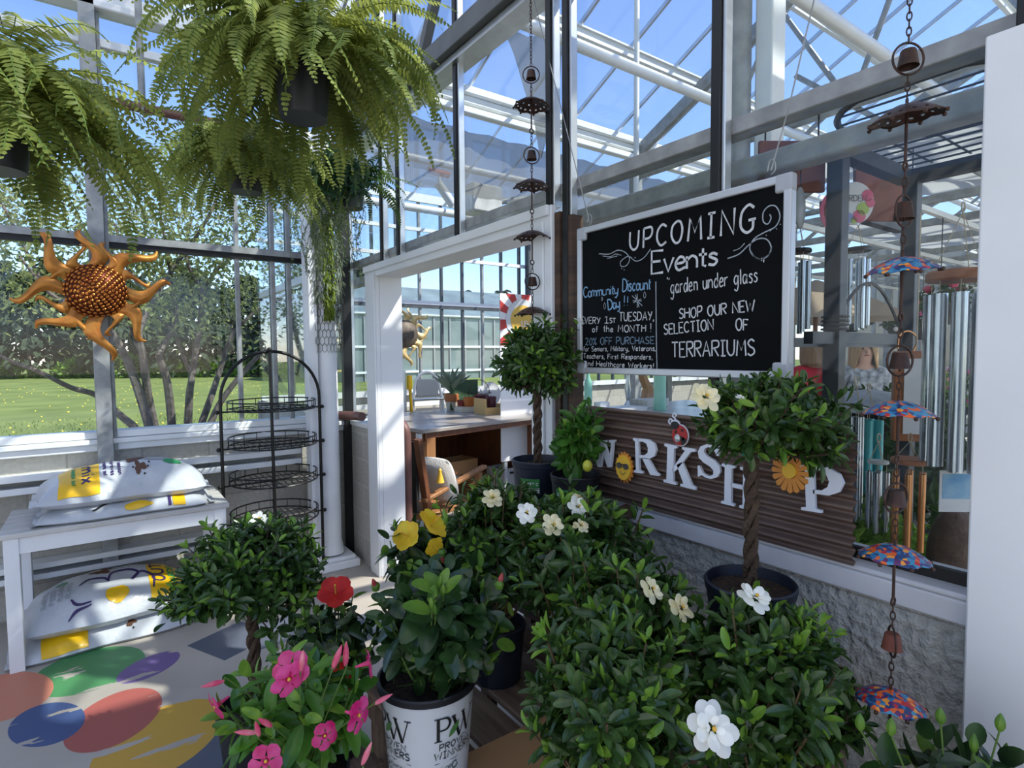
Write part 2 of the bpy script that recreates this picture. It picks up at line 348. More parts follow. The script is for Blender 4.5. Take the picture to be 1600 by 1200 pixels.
YB, XP = 4.5, 1.6
o = MB().b2((-5.2, -9, 0), (-5, 4.75, 3.8)).build('bounce_wall_left', 'white_paint', smooth=0); tag(o, 'unseen white wall added left of the view to bounce light in', kind='structure')  # unseen wall added to bounce sunlight towards the bench and column
# ---- back wall: low block wall, sill, posts, glass
o = MB().b2((-5, YB+.05, 0), (XP+.1, YB+.25, 1.04)).build('wall_back', 'cmu_back', smooth=0); tag(o, 'low grey block wall under the back glass', kind='structure')
s = MB().b2((-5, YB-.02, 1.08), (XP, YB+.12, 1.125)).b2((-5, YB-.045, 1.045), (XP, YB+.02, 1.078)).b2((-5, YB-.02, 1.0), (XP, YB+.05, 1.045))
tag(s.build('trim_1', 'white_metal', bevel=.006), 'stepped white metal sill along the foot of the back glass', kind='structure')
wb = struct('window_1', 'tall back wall of glass panes looking over the lawn')
MB().b2((-5, YB+.04, 1.12), (XP, YB+.046, 3.83)).build('pane', 'glass', wb, 0)
for x in (-1.62, .015):
    MB().b2((x-.055, YB-.09, 0), (x+.03, YB+.03, 3.85)).b2((x+.03, YB-.04, 1.0), (x+.052, YB+.03, 3.8)).build('post', 'galvanised', wb, bevel=.004)
for x in (-.8, .814, 1.055, 1.17, 1.29):
    MB().b2((x-.014, YB-.01, 1.0), (x+.014, YB+.035, 3.8)).build('mullion', 'galvanised', wb, bevel=.003)
MB().b2((-5, YB-.035, 2.33), (XP, YB+.03, 2.375)).b2((-5, YB-.02, 2.295), (XP, YB+.03, 2.33), 1).build('transom', ['galvanised', 'black_rod'], wb)
MB().b2((-5, YB-.03, 3.53), (XP, YB+.03, 3.585)).build('transom', 'white_metal', wb, bevel=.006)
MB().b2((-5, YB-.06, 3.79), (XP, YB+.16, 3.87)).b2((-5, YB-.09, 3.74), (XP, YB+.02, 3.79)).build('gutter', 'white_metal', wb, bevel=.01)
for k, (z0, z1, yy) in enumerate(((.865, .905, -.10), (.79, .83, -.10), (.33, .365, -.10), (.265, .30, -.10))):
    o = MB().b2((-5, YB+yy, z0), (1.2, YB+yy+.025, z1)).b2((-5, YB+yy+.025, (z0+z1)/2-.01), (1.2, YB+.05, (z0+z1)/2+.01)).build('heating_rail', 'white_metal', bevel=.004)
    tag(o, ['white heating rail just above the stacked bags, upper of its pair', 'white heating rail behind the stacked bags, lower of its pair', 'white rail low on the block wall, second from the floor', 'lowest white rail on the block wall, nearest the floor'][k], 'rail', 'white heating rails on the block wall')
o = MB().cyl((-5, YB-.16, 3.16), (1.5, YB-.16, 3.16), .03, n=12).build('heating_pipe', 'brown_pipe'); tag(o, 'brown horizontal pipe across the upper back glass', 'pipe')
p0 = on(218, 60, 'y', YB-.16)
o = MB().cyl((p0[0], YB-.16, 3.16), (p0[0], YB-.16, 4.4), .02, n=10).ring((p0[0], YB-.16, 3.16), .036, .007, (1, 0, 0)).build('hanger_rod', 'galvanised'); tag(o, 'vertical galvanised rod holding up the brown pipe', 'rod')

# ---- partition wall on the right (plane x = 1.6), with its door opening
pw = struct('wall_right', 'partition wall: low split-face block wall, white door frame and glass above')
MB().b2((XP, -3, 0), (XP+.16, 1.90, .972)).build('block_wall', 'split_block', pw, 0)
sc_ = MB().b2((XP-.03, -3, .972), (XP+.2, 1.93, 1.03)).b2((XP-.03, -3, 1.03), (XP+.17, 1.93, 1.045))
sc_.build('sill', mat('sill_grey', 'cdcfd4', .5, var=.08, scale=6) and 'sill_grey', pw, bevel=.006)
MB().b2((XP, 4.06, 0), (XP+.16, YB+.05, 1.05)).build('block_pier', 'cmu_side', pw, 0)
MB().b2((XP-.012, 4.045, 1.05), (XP+.17, YB, 1.085)).build('pier_cap', 'white_metal', pw, bevel=.004)
mul = [(3.78, 2.23), (3.51, 2.23), (2.75, 2.23), (1.954, 2.23), (1.845, 1.05), (1.124, 1.05), (.375, 2.2), (-.4, 2.2), (-1.2, 1.05)]
wr = struct('window_2', 'glass partition panes above the door and behind the chalkboard')
MB().b2((XP+.05, -3, 1.05), (XP+.056, 1.93, 6.0)).b2((XP+.05, 1.93, 2.2), (XP+.056, 4.06, 6.0)).b2((XP+.05, 4.06, 1.08), (XP+.056, YB, 6.0)).build('pane', 'glass', wr, 0)
for y, z0 in mul:
    MB().b2((XP, y-.017, z0), (XP+.046, y+.017, 6), 0).b2((XP+.01, y-.030, z0), (XP+.046, y-.0171, 6), 1).build('mullion', ['black_rod', 'aluminium'], wr, bevel=.003)
MB().b2((XP-.05, YB-.07, 0), (XP+.02, YB-.01, 6)).b2((XP+.02, YB-.05, 1.05), (XP+.05, YB-.01, 6), 1).build('corner_post', ['black_rod', 'aluminium'], wr, bevel=.003)
MB().b2((XP+.045, -3, 2.285), (XP+.12, YB, 2.335)).build('rail', 'galvanised', wr, bevel=.004)
MB().b2((XP+.20, -3, 2.19), (XP+.28, YB+3, 2.26)).build('rail', 'galvanised', wr, bevel=.01)
MB().b2((XP-.06, -3, 3.20), (XP+.04, YB, 3.31)).build('tie_beam', 'beam_grey', wr, bevel=.006)
MB().b2((XP-.02, -3, 3.16), (XP+.1, YB, 3.195)).build('rail', 'aluminium', wr)
MB().bar((XP, YB, 3.86), (XP, -3, 3.86+.48*7.5), .07, .10).build('rafter', 'beam_grey', wr)
for (ya, za, yb, zb) in ((3.2, 3.3, 2.0, 5.05), (1.2, 3.3, 2.0, 5.05), (1.2, 3.3, 0., 6.0)):
    MB().bar((XP+.02, ya, za), (XP+.02, yb, zb), .05, .05).build('brace', 'beam_grey', wr)
# black door/window edge trim between door and board
o = MB().b2((XP-.01, 1.785, 1.05), (XP+.05, 1.812, 2.17)).build('trim_2', 'brown_wood'); tag(o, 'brown wooden strip beside the black post, right of the door frame', kind='structure')
o = MB().b2((XP-.005, 1.872, .0), (XP+.05, 1.905, 2.2)).build('trim_3', 'brown_wood'); tag(o, 'brown wooden strip against the right door jamb', kind='structure')
# ---- white door frame
d1 = struct('door_1', 'wide white door frame without a door leaf')
yl, yr, zt = 3.845, 2.04, 2.15
def jamb(y0, y1): return MB().b2((XP-.02, y0, 0), (XP+.012, y1, zt+.085)).b2((XP-.032, y0+(.0 if y1 > 3 else .045), 0), (XP-.02, y1-(.045 if y1 > 3 else 0), zt+.02))
jamb(yl, 4.04).build('jamb', 'trim_paint', d1, bevel=.004); jamb(1.91, yr).build('jamb', 'trim_paint', d1, bevel=.004)
MB().b2((XP+.012, yl, 0), (XP+.18, yl+.02, zt)).build('reveal', 'trim_paint', d1); MB().b2((XP+.012, yr-.02, 0), (XP+.18, yr, zt)).build('reveal', 'trim_paint', d1)
MB().b2((XP-.02, yr, zt), (XP+.012, yl, zt+.085)).b2((XP-.036, yr-.12, zt+.04), (XP-.02, yl+.19, zt+.085)).build('header', 'trim_paint', d1, bevel=.004)
MB().b2((XP+.012, yr, zt), (XP+.18, yl, zt+.04)).build('soffit', 'trim_paint', d1)
# ---- right-hand white frame
d2 = struct('door_2', 'white frame of the doorway at the right edge')
MB().b2((XP-.07, .20, 0), (XP+.2, .42, 2.25)).b2((XP-.085, .30, 0), (XP-.07, .42, 2.25)).build('jamb', 'trim_paint', d2, bevel=.005)
MB().b2((XP-.07, -1.2, 2.13), (XP+.2, .20, 2.25)).build('header', 'trim_paint', d2, bevel=.005)
MB().b2((XP-.04, .418, .55), (XP+.0, .432, 1.03)).build('caulk', 'white_paint', d2, bevel=.004)
MB().b2((XP+.03, .42, 1.045), (XP+.048, 1.9, 1.075)).build('gasket', 'black_rod', wr)

# ---- roof over this bay and the next: gutter line y = 4.5, rising towards the camera
SL = .48
def zr(y): return 3.87+SL*(4.5-y)
ce = struct('ceiling', 'sloping glass greenhouse roof on white purlins and thin glazing bars')
nrm = np.array([0, SL, 1])/math.hypot(1, SL)
fabmat('fill_diffuser', 'f2efe8', .9, .15)  # added diffuser for the middle roof strip, spreads sun as fill light
for x0, x1, m_ in ((-5, -1.6, 'roof_glass'), (-1.6, XP, 'fill_diffuser'), (XP, 16, 'roof_glass')):
    MB().add([(x0, 4.5, zr(4.5)+.06), (x1, 4.5, zr(4.5)+.06), (x1, -2.6, zr(-2.6)+.06), (x0, -2.6, zr(-2.6)+.06)], [(0, 1, 2, 3)]).build('pane', m_, ce, 0)
for k, y in enumerate((3.65, 2.8, 1.95, 1.1, .25, -.6, -1.5)):
    MB().b2((-5, y-.02, zr(y)-.05), (16, y+.02, zr(y)+.03)).b2((-5, y-.045, zr(y)+.015), (16, y+.045, zr(y)+.03)).build('purlin', 'white_metal', ce)
for k in range(28):
    x = -4.6+.61*k
    MB().bar((x, 4.5, zr(4.5)+.04), (x, -2.6, zr(-2.6)+.04), .022, .035).build('glazing_bar', 'aluminium', ce)
for x in (-1.62, 4.9, 8.2, 11.5):
    MB().bar((x, 4.5, zr(4.5)-.10), (x, -2.6, zr(-2.6)-.10), .06, .12).build('rafter', 'galvanised', ce)
    MB().cyl((x, 4.5, 3.55), (x, -2.6, 3.55), .04).build('truss_chord', 'galvanised', ce)
    for y in (3.4, 2.2, 1., -.2):
        MB().cyl((x, y, 3.55), (x, y-.6, zr(y-.6)-.12), .022, n=8).build('truss_web', 'galvanised', ce); MB().cyl((x, y-1.2, 3.55), (x, y-.6, zr(y-.6)-.12), .022, n=8).build('truss_web', 'galvanised', ce)
MB().b2((XP, 4.38, 3.79), (16, 4.62, 3.86)).b2((XP, 4.34, 3.86), (16, 4.40, 3.93)).b2((XP, 4.36, 3.70), (16, 4.44, 3.76)).build('gutter', 'white_metal', ce, bevel=.01)
for y, z in ((2.6, 3.42), (1.5, 3.3), (.75, 3.2)):
    MB().cyl((XP+.1, y, z), (16, y, z), .035).build('curtain_rail', 'white_metal', ce)
# second bay: gutter to the far back wall at y = 7.6
def zr2(y): return 3.87+SL*(min(y, 9.1-y)-4.5)*1. if False else 3.87+SL*min(y-4.5, 7.6-y)
MB().add([(XP, 4.6, 3.9), (16, 4.6, 3.9), (16, 6.05, zr2(6.05)+.05), (XP, 6.05, zr2(6.05)+.05), (16, 7.6, 3.92), (XP, 7.6, 3.92)], [(0, 1, 2, 3), (3, 2, 4, 5)]).build('pane', 'roof_glass', ce, 0)
MB().b2((XP, 6.02, zr2(6.05)-.03), (16, 6.08, zr2(6.05)+.06)).build('purlin', 'white_metal', ce)
for k in range(20):
    x = 1.9+.61*k
    MB().bar((x, 4.6, 3.92), (x, 6.05, zr2(6.05)+.05), .022, .03).bar((x, 7.6, 3.92), (x, 6.05, zr2(6.05)+.05), .022, .03).build('glazing_bar', 'aluminium', ce)
# added unseen sheet: shades the front plants and diffuses sun as soft fill
fabmat('shade_sheet_cloth', 'd8d2c8', .55); fabmat('curtain_thin', '9a9890', .4, .2)
o = MB()
ys = np.linspace(.42, -2.1, 40); o.grid([[(-1.6, y, 3.62+.03*math.sin(k*1.9)), (16, y, 3.62+.03*math.sin(k*1.9))] for k, y in enumerate(ys)])
o.build('added_shade_sheet', 'shade_sheet_cloth', ce)
# bunched curtain below the far gutter
o = MB(); g = []
for i in range(60):
    x = 1.75+i*.11; row = []
    for j in range(9):
        tt = j/8; row.append((x, 4.62+.9*tt, 3.66-.30*tt-.06*math.sin(PI*tt)*(1+.5*math.sin(i*.5))+.012*math.sin(i*1.7+j)))
    g.append(row)
o.grid(g); o = o.build('curtain', 'curtain_thin'); tag(o, 'translucent grey shade curtain slung below the far gutter', 'curtain')
g = []
for j in range(12):                                   # torn plastic sheet hanging near the small rain chain
    tt = j/11; row = []
    for i in range(6):
        s_ = i/5-.5; row.append((2.3+s_*.30*(1-tt)**.8+.05*math.sin(3*tt)+.05*tt, 2.95-s_*.20*(1-tt), 3.62-.75*tt+.02*math.sin(i*2+j)))
    g.append(row)
o = MB().grid(g).build('plastic_sheet', 'curtain_thin'); tag(o, 'torn clear plastic sheet dangling above the small umbrella rain chain', 'sheet')

# ---- far back wall of the second bay
wf = struct('window_3', 'far glass wall with white rails seen through the door opening')
YF = 7.6
MB().b2((XP, YF, 1.05), (16, YF+.006, 3.85)).build('pane', 'glass', wf, 0)
for k in range(30):
    x = 2.0+.36*k
    MB().b2((x-.014, YF-.03, 1.0), (x+.014, YF+.03, 3.85)).build('mullion', 'galvanised' if k % 3 == 2 else 'steel_dark', wf)
for z, h_, m_ in ((2.35, .06, 'white_metal'), (2.30, .05, 'steel_dark'), (3.02, .05, 'white_metal'), (3.4, .05, 'white_metal'), (3.85, .12, 'white_metal'), (1.06, .08, 'white_metal')):
    MB().b2((XP, YF-.05, z-h_/2), (16, YF-.01, z+h_/2)).build('transom', m_, wf)
for x in (5.75, 9.2):
    MB().b2((x-.07, YF-.16, 0), (x+.07, YF-.06, 3.9)).build('post', 'steel_dark', wf)
o = MB().b2((XP, YF+.02, 0), (16, YF+.2, 1.03)).build('wall_far', 'cmu_back', smooth=0); tag(o, 'low block wall under the far glass', kind='structure')
for k, z in enumerate((.86, .62)):
    o = MB().b2((XP+.2, YF-.12, z), (7, YF-.07, z+.06)).build('heating_rail', 'white_metal'); tag(o, ['white rail behind the step ladder, upper one', 'white rail behind the step ladder, lower one'][k], 'rail', 'white rails on the far wall')
# gable end glass between the two back walls, and white rails high in the second bay
we = struct('window_4', 'side glass of the second bay left of the door view')
MB().b2((XP+.02, YB+.05, 1.05), (XP+.026, YF, 3.85)).build('pane', 'glass', we, 0)
for y in (5.0, 5.6, 6.3, 7.0): MB().b2((XP, y-.02, 1.), (XP+.05, y+.02, 3.85)).build('mullion', 'steel_dark', we)
MB().b2((XP, YB+.1, 2.3), (XP+.06, YF, 2.37)).build('transom', 'white_metal', we)
MB().b2((XP, YB+.1, 0), (XP+.15, YF, 1.05)).build('block_wall', 'cmu_side', we, 0)
# white round column pair behind the partition
pa = on(1150, 200, 'x', 2.0); pb = on(1186, 200, 'x', 2.0)
o = MB().cyl((2.0, pa[1], 0), (2.0, pa[1], 4.9), .052, n=20).build('column', 'galvanised'); tag(o, 'round galvanised column behind the glass, left of its white twin', kind='structure')
o = MB().b2((2.03, pb[1]-.03, 0), (2.12, pb[1]+.04, 4.9)).build('column', 'white_metal', bevel=.006); tag(o, 'square white column behind the glass beside the galvanised one', kind='structure')
# roof stays of the second house
for (pA, pB, r) in (((2.1, 1.0, 4.6), (9, 1.0, 4.05), .05), ((2.4, 2.2, 4.2), (11, 2.2, 3.7), .045), ((3.2, .35, 4.3), (10, .9, 3.2), .05)):
    MB().cyl(pA, pB, r).build('stay', 'white_metal', ce)
for (pA, pB) in (((5.5, 3.2, 2.9), (5.5, .6, 4.4)), ((4.2, .7, 3.0), (5.6, 1.6, 4.6))):
    MB().bar(pA, pB, .06, .06).build('stay', 'galvanised', ce)
o = MB().cyl((3.53, 3.2, 2.3), (3.53, 3.2, 4.45), .022).build('hanger_rod', 'white_metal'); tag(o, 'vertical white pole under the glass roof above the chalkboard', 'rod')
we2 = struct('window_5', 'pale far end wall of the shop')
MB().b2((16, -1, 0), (16.05, 7.6, 4.2)).build('pane', 'curtain_thin', we2, 0)
for y in np.arange(-.5, 7.6, 1.0): MB().b2((15.9, y-.03, 0), (15.99, y+.03, 4.2)).build('mullion', 'galvanised', we2)
# ------------------------------------------------------------------ stroke lettering
G = {
'A': (.62, '0,0 .31,1 .62,0;.12,.36 .5,.36'), 'B': (.55, '0,0 0,1;~0,1 .45,.97 .45,.6 0,.54;~0,.54 .55,.5 .55,.05 0,0'), 'C': (.55, '~.55,.86 .3,1 .04,.75 .02,.3 .25,0 .55,.14'),
'D': (.6, '0,0 0,1;~0,1 .4,.92 .6,.55 .45,.12 0,0'), 'E': (.5, '.5,1 0,1 0,0 .5,0;0,.52 .4,.52'), 'F': (.48, '.48,1 0,1 0,0;0,.52 .38,.52'),
'G': (.62, '~.6,.86 .35,1 .06,.75 .04,.25 .3,0 .56,.12 .58,.42;.36,.42 .68,.44'), 'H': (.58, '0,0 0,1;.58,0 .58,1;0,.52 .58,.52'), 'I': (.36, '.18,0 .18,1;0,1 .36,1;0,0 .36,0'),
'K': (.55, '0,0 0,1;.52,1 0,.45;.16,.58 .55,0'), 'L': (.45, '0,1 0,0 .45,0'), 'M': (.7, '0,0 .08,1 .35,.35 .62,1 .7,0'), 'N': (.6, '0,0 0,1 .6,0 .6,1'),
'O': (.62, '~.31,1 .06,.8 .02,.35 .25,.01 .5,.1 .61,.55 .5,.92 .31,1'), 'P': (.52, '0,0 0,1;~0,1 .45,1 .52,.7 .35,.48 0,.46'), 'R': (.55, '0,0 0,1;~0,1 .48,.97 .5,.62 0,.5;.2,.5 .55,0'),
'S': (.5, '~.48,.86 .26,1 .03,.8 .16,.56 .42,.42 .48,.16 .22,0 0,.12'), 'T': (.56, '.28,0 .28,1;0,1 .56,1'), 'U': (.58, '~0,1 .02,.3 .26,0 .52,.2 .57,1'), 'V': (.58, '0,1 .27,0 .58,1'),
'W': (.85, '0,1 .2,0 .42,.75 .62,0 .85,1'), 'X': (.5, '0,0 .5,1;0,1 .5,0'), 'Y': (.56, '0,1 .28,.5;.56,1 .2,0'), '1': (.3, '0,.8 .15,1 .15,0;0,0 .3,0'), '2': (.5, '~.02,.8 .22,1 .46,.78 .3,.42 0,0;0,0 .5,0'), '0': (.5, '~.25,1 .02,.6 .08,.12 .3,.02 .48,.4 .42,.88 .25,1'),
'%': (.6, '.55,1 .05,0;~.12,1 .02,.85 .12,.7 .22,.85 .12,1;~.48,.3 .38,.15 .48,0 .58,.15 .48,.3'), '!': (.16, '.1,1 .06,.3;.04,.04 .06,.0'), ',': (.14, '.1,.08 .02,-.18'), '.': (.1, '.03,0 .06,.04'), '"': (.2, '.04,1 .02,.8;.16,1 .14,.8'), '-': (.3, '0,.4 .3,.4'),
'a': (.44, '~.4,.52 .18,.6 .02,.35 .12,.02 .3,.08 .4,.45;.4,.6 .4,.06 .46,0'), 'c': (.38, '~.38,.5 .2,.6 .02,.3 .15,.0 .38,.1'), 'd': (.44, '~.4,.5 .2,.6 .02,.3 .14,0 .32,.08 .4,.4;.42,1 .41,0'),
'e': (.42, '~.04,.3 .36,.36 .34,.56 .18,.6 .02,.3 .14,0 .42,.1'), 'f': (.32, '~.34,.95 .2,1 .13,.75 .12,.0;0,.56 .3,.56'), 'g': (.44, '~.4,.5 .2,.6 .02,.32 .14,.04 .32,.12 .4,.45;~.41,.6 .4,-.1 .26,-.42 .02,-.3'), 'h': (.42, '0,1 0,0;~0,.4 .2,.6 .38,.45 .4,0'),
'i': (.1, '.05,.58 .05,0;.04,.8 .07,.84'), 'k': (.38, '0,1 0,0;.34,.6 0,.25;.1,.33 .38,0'), 'l': (.12, '.05,1 .06,0'), 'm': (.64, '0,.6 0,0;~0,.4 .15,.6 .28,.45 .3,0;~.3,.4 .45,.6 .6,.45 .62,0'), 'n': (.42, '0,.6 0,0;~0,.4 .2,.6 .38,.45 .4,0'),
'o': (.42, '~.21,.6 .03,.4 .06,.1 .22,0 .38,.15 .38,.45 .21,.6'), 'p': (.42, '0,.6 0,-.38;~0,.45 .2,.6 .4,.4 .3,.06 0,.08'), 'r': (.3, '0,.6 0,0;~0,.38 .12,.56 .3,.58'), 's': (.34, '~.32,.5 .16,.6 .04,.46 .3,.22 .2,.0 0,.06'), 't': (.3, '.14,.9 .14,.06 .26,0;0,.6 .3,.6'),
'u': (.42, '~0,.6 .02,.15 .18,0 .36,.15 .4,.6;.4,.6 .41,0'), 'v': (.4, '0,.6 .18,0 .4,.62'), 'w': (.56, '0,.6 .14,0 .28,.5 .42,0 .56,.6'), 'x': (.4, '0,.6 .4,0;.38,.6 0,0'), 'y': (.42, '~0,.6 .04,.2 .2,.08 .38,.2;.42,.6 .38,-.1 .2,-.42 .02,-.32'), ' ': (.34, ''), '_': (.9, '')}
def strokes(text, gap=.16):
    x = 0; out = []
    for ch in text:
        wd, d = G[ch]
        for st in d.split(';'):
            if not st: continue
            sm = st[0] == '~'; P = np.array([[float(k) for k in q.split(',')] for q in st.lstrip('~').split()])
            if sm: P = catmull(P, 5)
            out.append(P+np.array([x, 0]))
        x += wd+gap
    return out, x-gap
def ribbon(mb, P, wd, f, mi=0):                        # a flat stroke: 2-D polyline -> strip, f maps (u, v) to a point
    P = np.asarray(P, float); T = np.gradient(P, axis=0); T /= np.linalg.norm(T, axis=1)[:, None]+1e-9
    Nn = np.column_stack([-T[:, 1], T[:, 0]]); wv = np.broadcast_to(np.asarray(wd, float), (len(P),))[:, None]
    A = P+Nn*wv/2; B = P-Nn*wv/2; V = [f(*a) for a in A]+[f(*b) for b in B]; n = len(P)
    mb.add(V, [(i, i+1, n+i+1, n+i) for i in range(n-1)], mi)
def write(mb, text, a, b, h0, h1, f, wd, mi=0, gap=.16, jit=.0):
    S, tot = strokes(text, gap); a = np.array(a, float); b = np.array(b, float)
    L = np.linalg.norm(b-a); e = (b-a)/L; up = np.array([-e[1], e[0]])
    if abs(up[0]) > .7 and False: pass
    for P in S:
        t = P[:, 0]/tot; h = h0+(h1-h0)*t
        Q = a+e*(t*L)[:, None]+up*(P[:, 1]*h)[:, None]
        if jit: Q = Q+rng.normal(size=2)*jit
        if len(Q) == 2: Q = np.array([Q[0], (Q[0]+Q[1])/2, Q[1]])
        ribbon(mb, Q, wd, f, mi)

# ------------------------------------------------------------------ outside: lawn, tree, conifers, bushes, greenhouse shape for a reflection
m = mat('lawn', '66733f', .9, col2='828c4e', scale=.5, bump=.6, bscale=18); 
t_ = m.node_tree; p_ = t_.nodes['Principled BSDF']; p_.inputs['Specular IOR Level'].default_value = .1
o = MB().b2((-90, -60, -.3), (120, 160, -.06)).build('ground', 'lawn', smooth=0); tag(o, 'sunlit green lawn beyond the back glass', kind='structure')
mat('dandelion', 'e8d24a', .8); mat('grass_blade', '66783a', .8, col2='8c9a56', scale=3)
mb = MB(); n = 650
P = np.column_stack([rng.uniform(-6, 14, n), 6.5+rng.uniform(0, 1, n)**1.7*34, np.full(n, -.06)])
for q in P: mb.lathe([(.001, .05), (.022, .06), (.016, .08), (.001, .09)], q, 5)
o = mb.build('dandelions', 'dandelion', smooth=0); tag(o, 'yellow dandelion heads dotted over the lawn', 'flower', kind='stuff')
mb = MB(); n = 9000
P = np.column_stack([rng.uniform(-4, 8, n), 5+rng.uniform(0, 1, n)**1.5*14, np.full(n, -.06)])
D = rng.normal(size=(n, 3))*.35+np.array([0, 0, 1]); mb.pinnae(P, D, rnd_dirs(n), rng.uniform(.05, .13, n), .02)
o = mb.build('grass_blades', 'grass_blade', smooth=0); tag(o, 'longer grass blades in the mown lawn', 'grass', kind='stuff')

tr = thing('garden_tree', 'loose multi-stemmed tree with pale leaves standing just outside the glass', 'tree', (1.0, 8.2, -.06))
TR = [[(252, 760), (246, 690), (232, 620), (224, 560), (218, 520), (240, 470), (270, 420), (300, 380), (330, 330), (350, 280)],
      [(266, 760), (270, 690), (262, 600), (250, 560), (252, 545), (275, 500), (268, 440), (262, 400), (250, 330)],
      [(280, 760), (292, 690), (296, 620), (300, 590), (312, 510), (318, 460), (340, 420), (372, 395), (410, 350)],
      [(290, 760), (306, 690), (330, 620), (345, 575), (365, 520), (420, 470), (470, 430)],
      [(258, 770), (230, 690), (180, 642), (150, 617), (110, 605), (60, 580), (20, 565), (-30, 540)],
      [(250, 720), (215, 605), (195, 555), (175, 520), (140, 490), (80, 460), (30, 400)],
      [(288, 750), (325, 670), (350, 620), (400, 560), (450, 520), (490, 500)],
      [(224, 560), (200, 500), (190, 440), (170, 380), (150, 320)], [(300, 590), (280, 540), (272, 520), (230, 480), (190, 470)],
      [(100, 470), (60, 430), (10, 330), (-20, 300)], [(318, 460), (290, 400), (300, 340)], [(240, 470), (200, 420), (180, 350)]]
tips = []
for k, T in enumerate(TR):
    yy = 8.2+(k % 5-2)*.25
    P = catmull([on(x, y, 'y', yy+.12*math.sin(i*1.3+k)) for i, (x, y) in enumerate(T)], 4)
    r = np.linspace(.055 if k < 7 else .025, .012, len(P)); MB().tube(P, r, 7).build('trunk' if k < 7 else 'branch', 'bark_grey', tr, world=True)
    for i in range(len(P)//3, len(P)):
        if P[i][2] > 2.1: tips.append(P[i])
mb = MB(); PP = []
for q in tips:
    for _ in range(3): PP.append(np.array(q)+rng.normal(size=3)*(.30, .35, .22))
while len(PP) < 620:
    x, y = rng.uniform(-40, 480), 235+rng.gamma(2., 55)
    if y > 480 or (x > 330 and y < 300): continue
    PP.append(on(x, y, 'y', rng.uniform(7.2, 9.4)))
PP = np.array(PP); Q = np.repeat(PP, 15, 0)+rng.normal(size=(len(PP)*15, 3))*.14
mb.leaves(Q, rnd_dirs(len(Q))+(0, 0, -.3), rnd_dirs(len(Q)), rng.uniform(.05, .095, len(Q)), rng.uniform(.022, .042, len(Q)))
mb.build('foliage', 'tree_leaf', tr, world=True)
def conifer(x, y, h, wd, lab):
    r = thing('conifer', lab, 'tree', (x, y, -.06), group='conifers beyond the lawn')
    MB().cyl((0, 0, 0), (0, 0, h*.9), .16, .03, 7).build('trunk', 'bark_grey', r)
    n = 900; t = rng.uniform(0, 1, n)**.75; z = .4+t*(h-.5); rad = wd*(1-t)**.8*(.35+.65*rng.uniform(0, 1, n)**.5)+.1; a = rng.uniform(0, 2*PI, n)
    P = np.column_stack([rad*np.cos(a), rad*np.sin(a), z]); D = np.column_stack([np.cos(a), np.sin(a), rng.uniform(-.7, .2, n)])
    mb = MB(); mb.leaves(P, D+rng.normal(size=(n, 3))*.25, np.tile((0, 0, 1.), (n, 1))+rng.normal(size=(n, 3))*.4, rng.uniform(.5, 1.15, n), rng.uniform(.28, .6, n), curl=.35); mb.build('foliage', 'conifer', r)
k = 0
for px in np.linspace(-40, 560, 15):
    q = at(px, 560, 50+4*math.sin(k*2.1)); conifer(q[0], q[1], 7.2+2.2*math.sin(k*1.7)**2+(1.4 if k < 4 else 0), 2.6+.5*math.sin(k), 'tall dark conifer in the tree line at the far side of the lawn'); k += 1
for px in np.linspace(610, 900, 6):
    q = at(px, 560, 62); conifer(q[0], q[1], 8.5, 2.8, 'dark conifer in the far tree line, seen through the door opening'); k += 1
for k, px in enumerate((120, 200, 262, 330, 400, 470, 20)):
    q = at(px, 560, 46); r = thing('bush', 'bright green rounded bush at the foot of the conifers', 'bush', (q[0], q[1], -.06), group='bushes along the lawn edge')
    n = 420; d = rnd_dirs(n); d[:, 2] = np.abs(d[:, 2]); P = d*np.array([1.6, 1.3, 1.5+.3*math.sin(k*2.)])*rng.uniform(.75, 1, n)[:, None]
    MB().leaves(P, d+rnd_dirs(n)*.7, rnd_dirs(n), rng.uniform(.3, .5, n), .25).build('foliage', 'bush_leaf', r)
    MB().cyl((0, 0, 0), (0, 0, .8), .08).build('stem', 'bark_grey', r)
gh = thing('reflection_building', 'long pale greenhouse shape standing in for a reflection in the far glass', 'greenhouse', (14, 34, -.06))  # added building form in place of a pale reflection in the glass
mat('pale_glass', '74807c', .3, var=.2, scale=.6)
MB().b2((-2, 0, 0), (26, 10, 4.2)).build('wall', 'pale_glass', gh, 0)
MB().add([(-2, -.2, 4.2), (26, -.2, 4.2), (26, 5, 6.6), (-2, 5, 6.6), (26, 10.2, 4.2), (-2, 10.2, 4.2)], [(0, 1, 2, 3), (3, 2, 4, 5)]).build('roof', 'pale_glass', gh, 0)
for x in np.arange(-2, 26, 1.2): MB().b2((x-.05, -.08, 0), (x+.05, -.01, 4.2)).build('mullion', 'galvanised', gh, 0)
for z in (.5, 2.1, 4.15): MB().b2((-2, -.12, z), (26, -.02, z+.14)).build('rail', 'white_metal', gh, 0)
# wooden frame standing out on the lawn
q = at(535, 580, 16); r = thing('wooden_trellis', 'small upright wooden trellis standing out on the lawn', 'trellis', (q[0], q[1], -.06))
for x in (-.22, .22): MB().b2((x-.03, -.03, 0), (x+.03, .03, 2.1)).build('upright', mat('pine', 'c9a468', .7) and 'pine', r)
for z in (.5, 1.2, 2.05): MB().b2((-.25, -.025, z), (.25, .025, z+.05)).build('crossbar', 'pine', r)

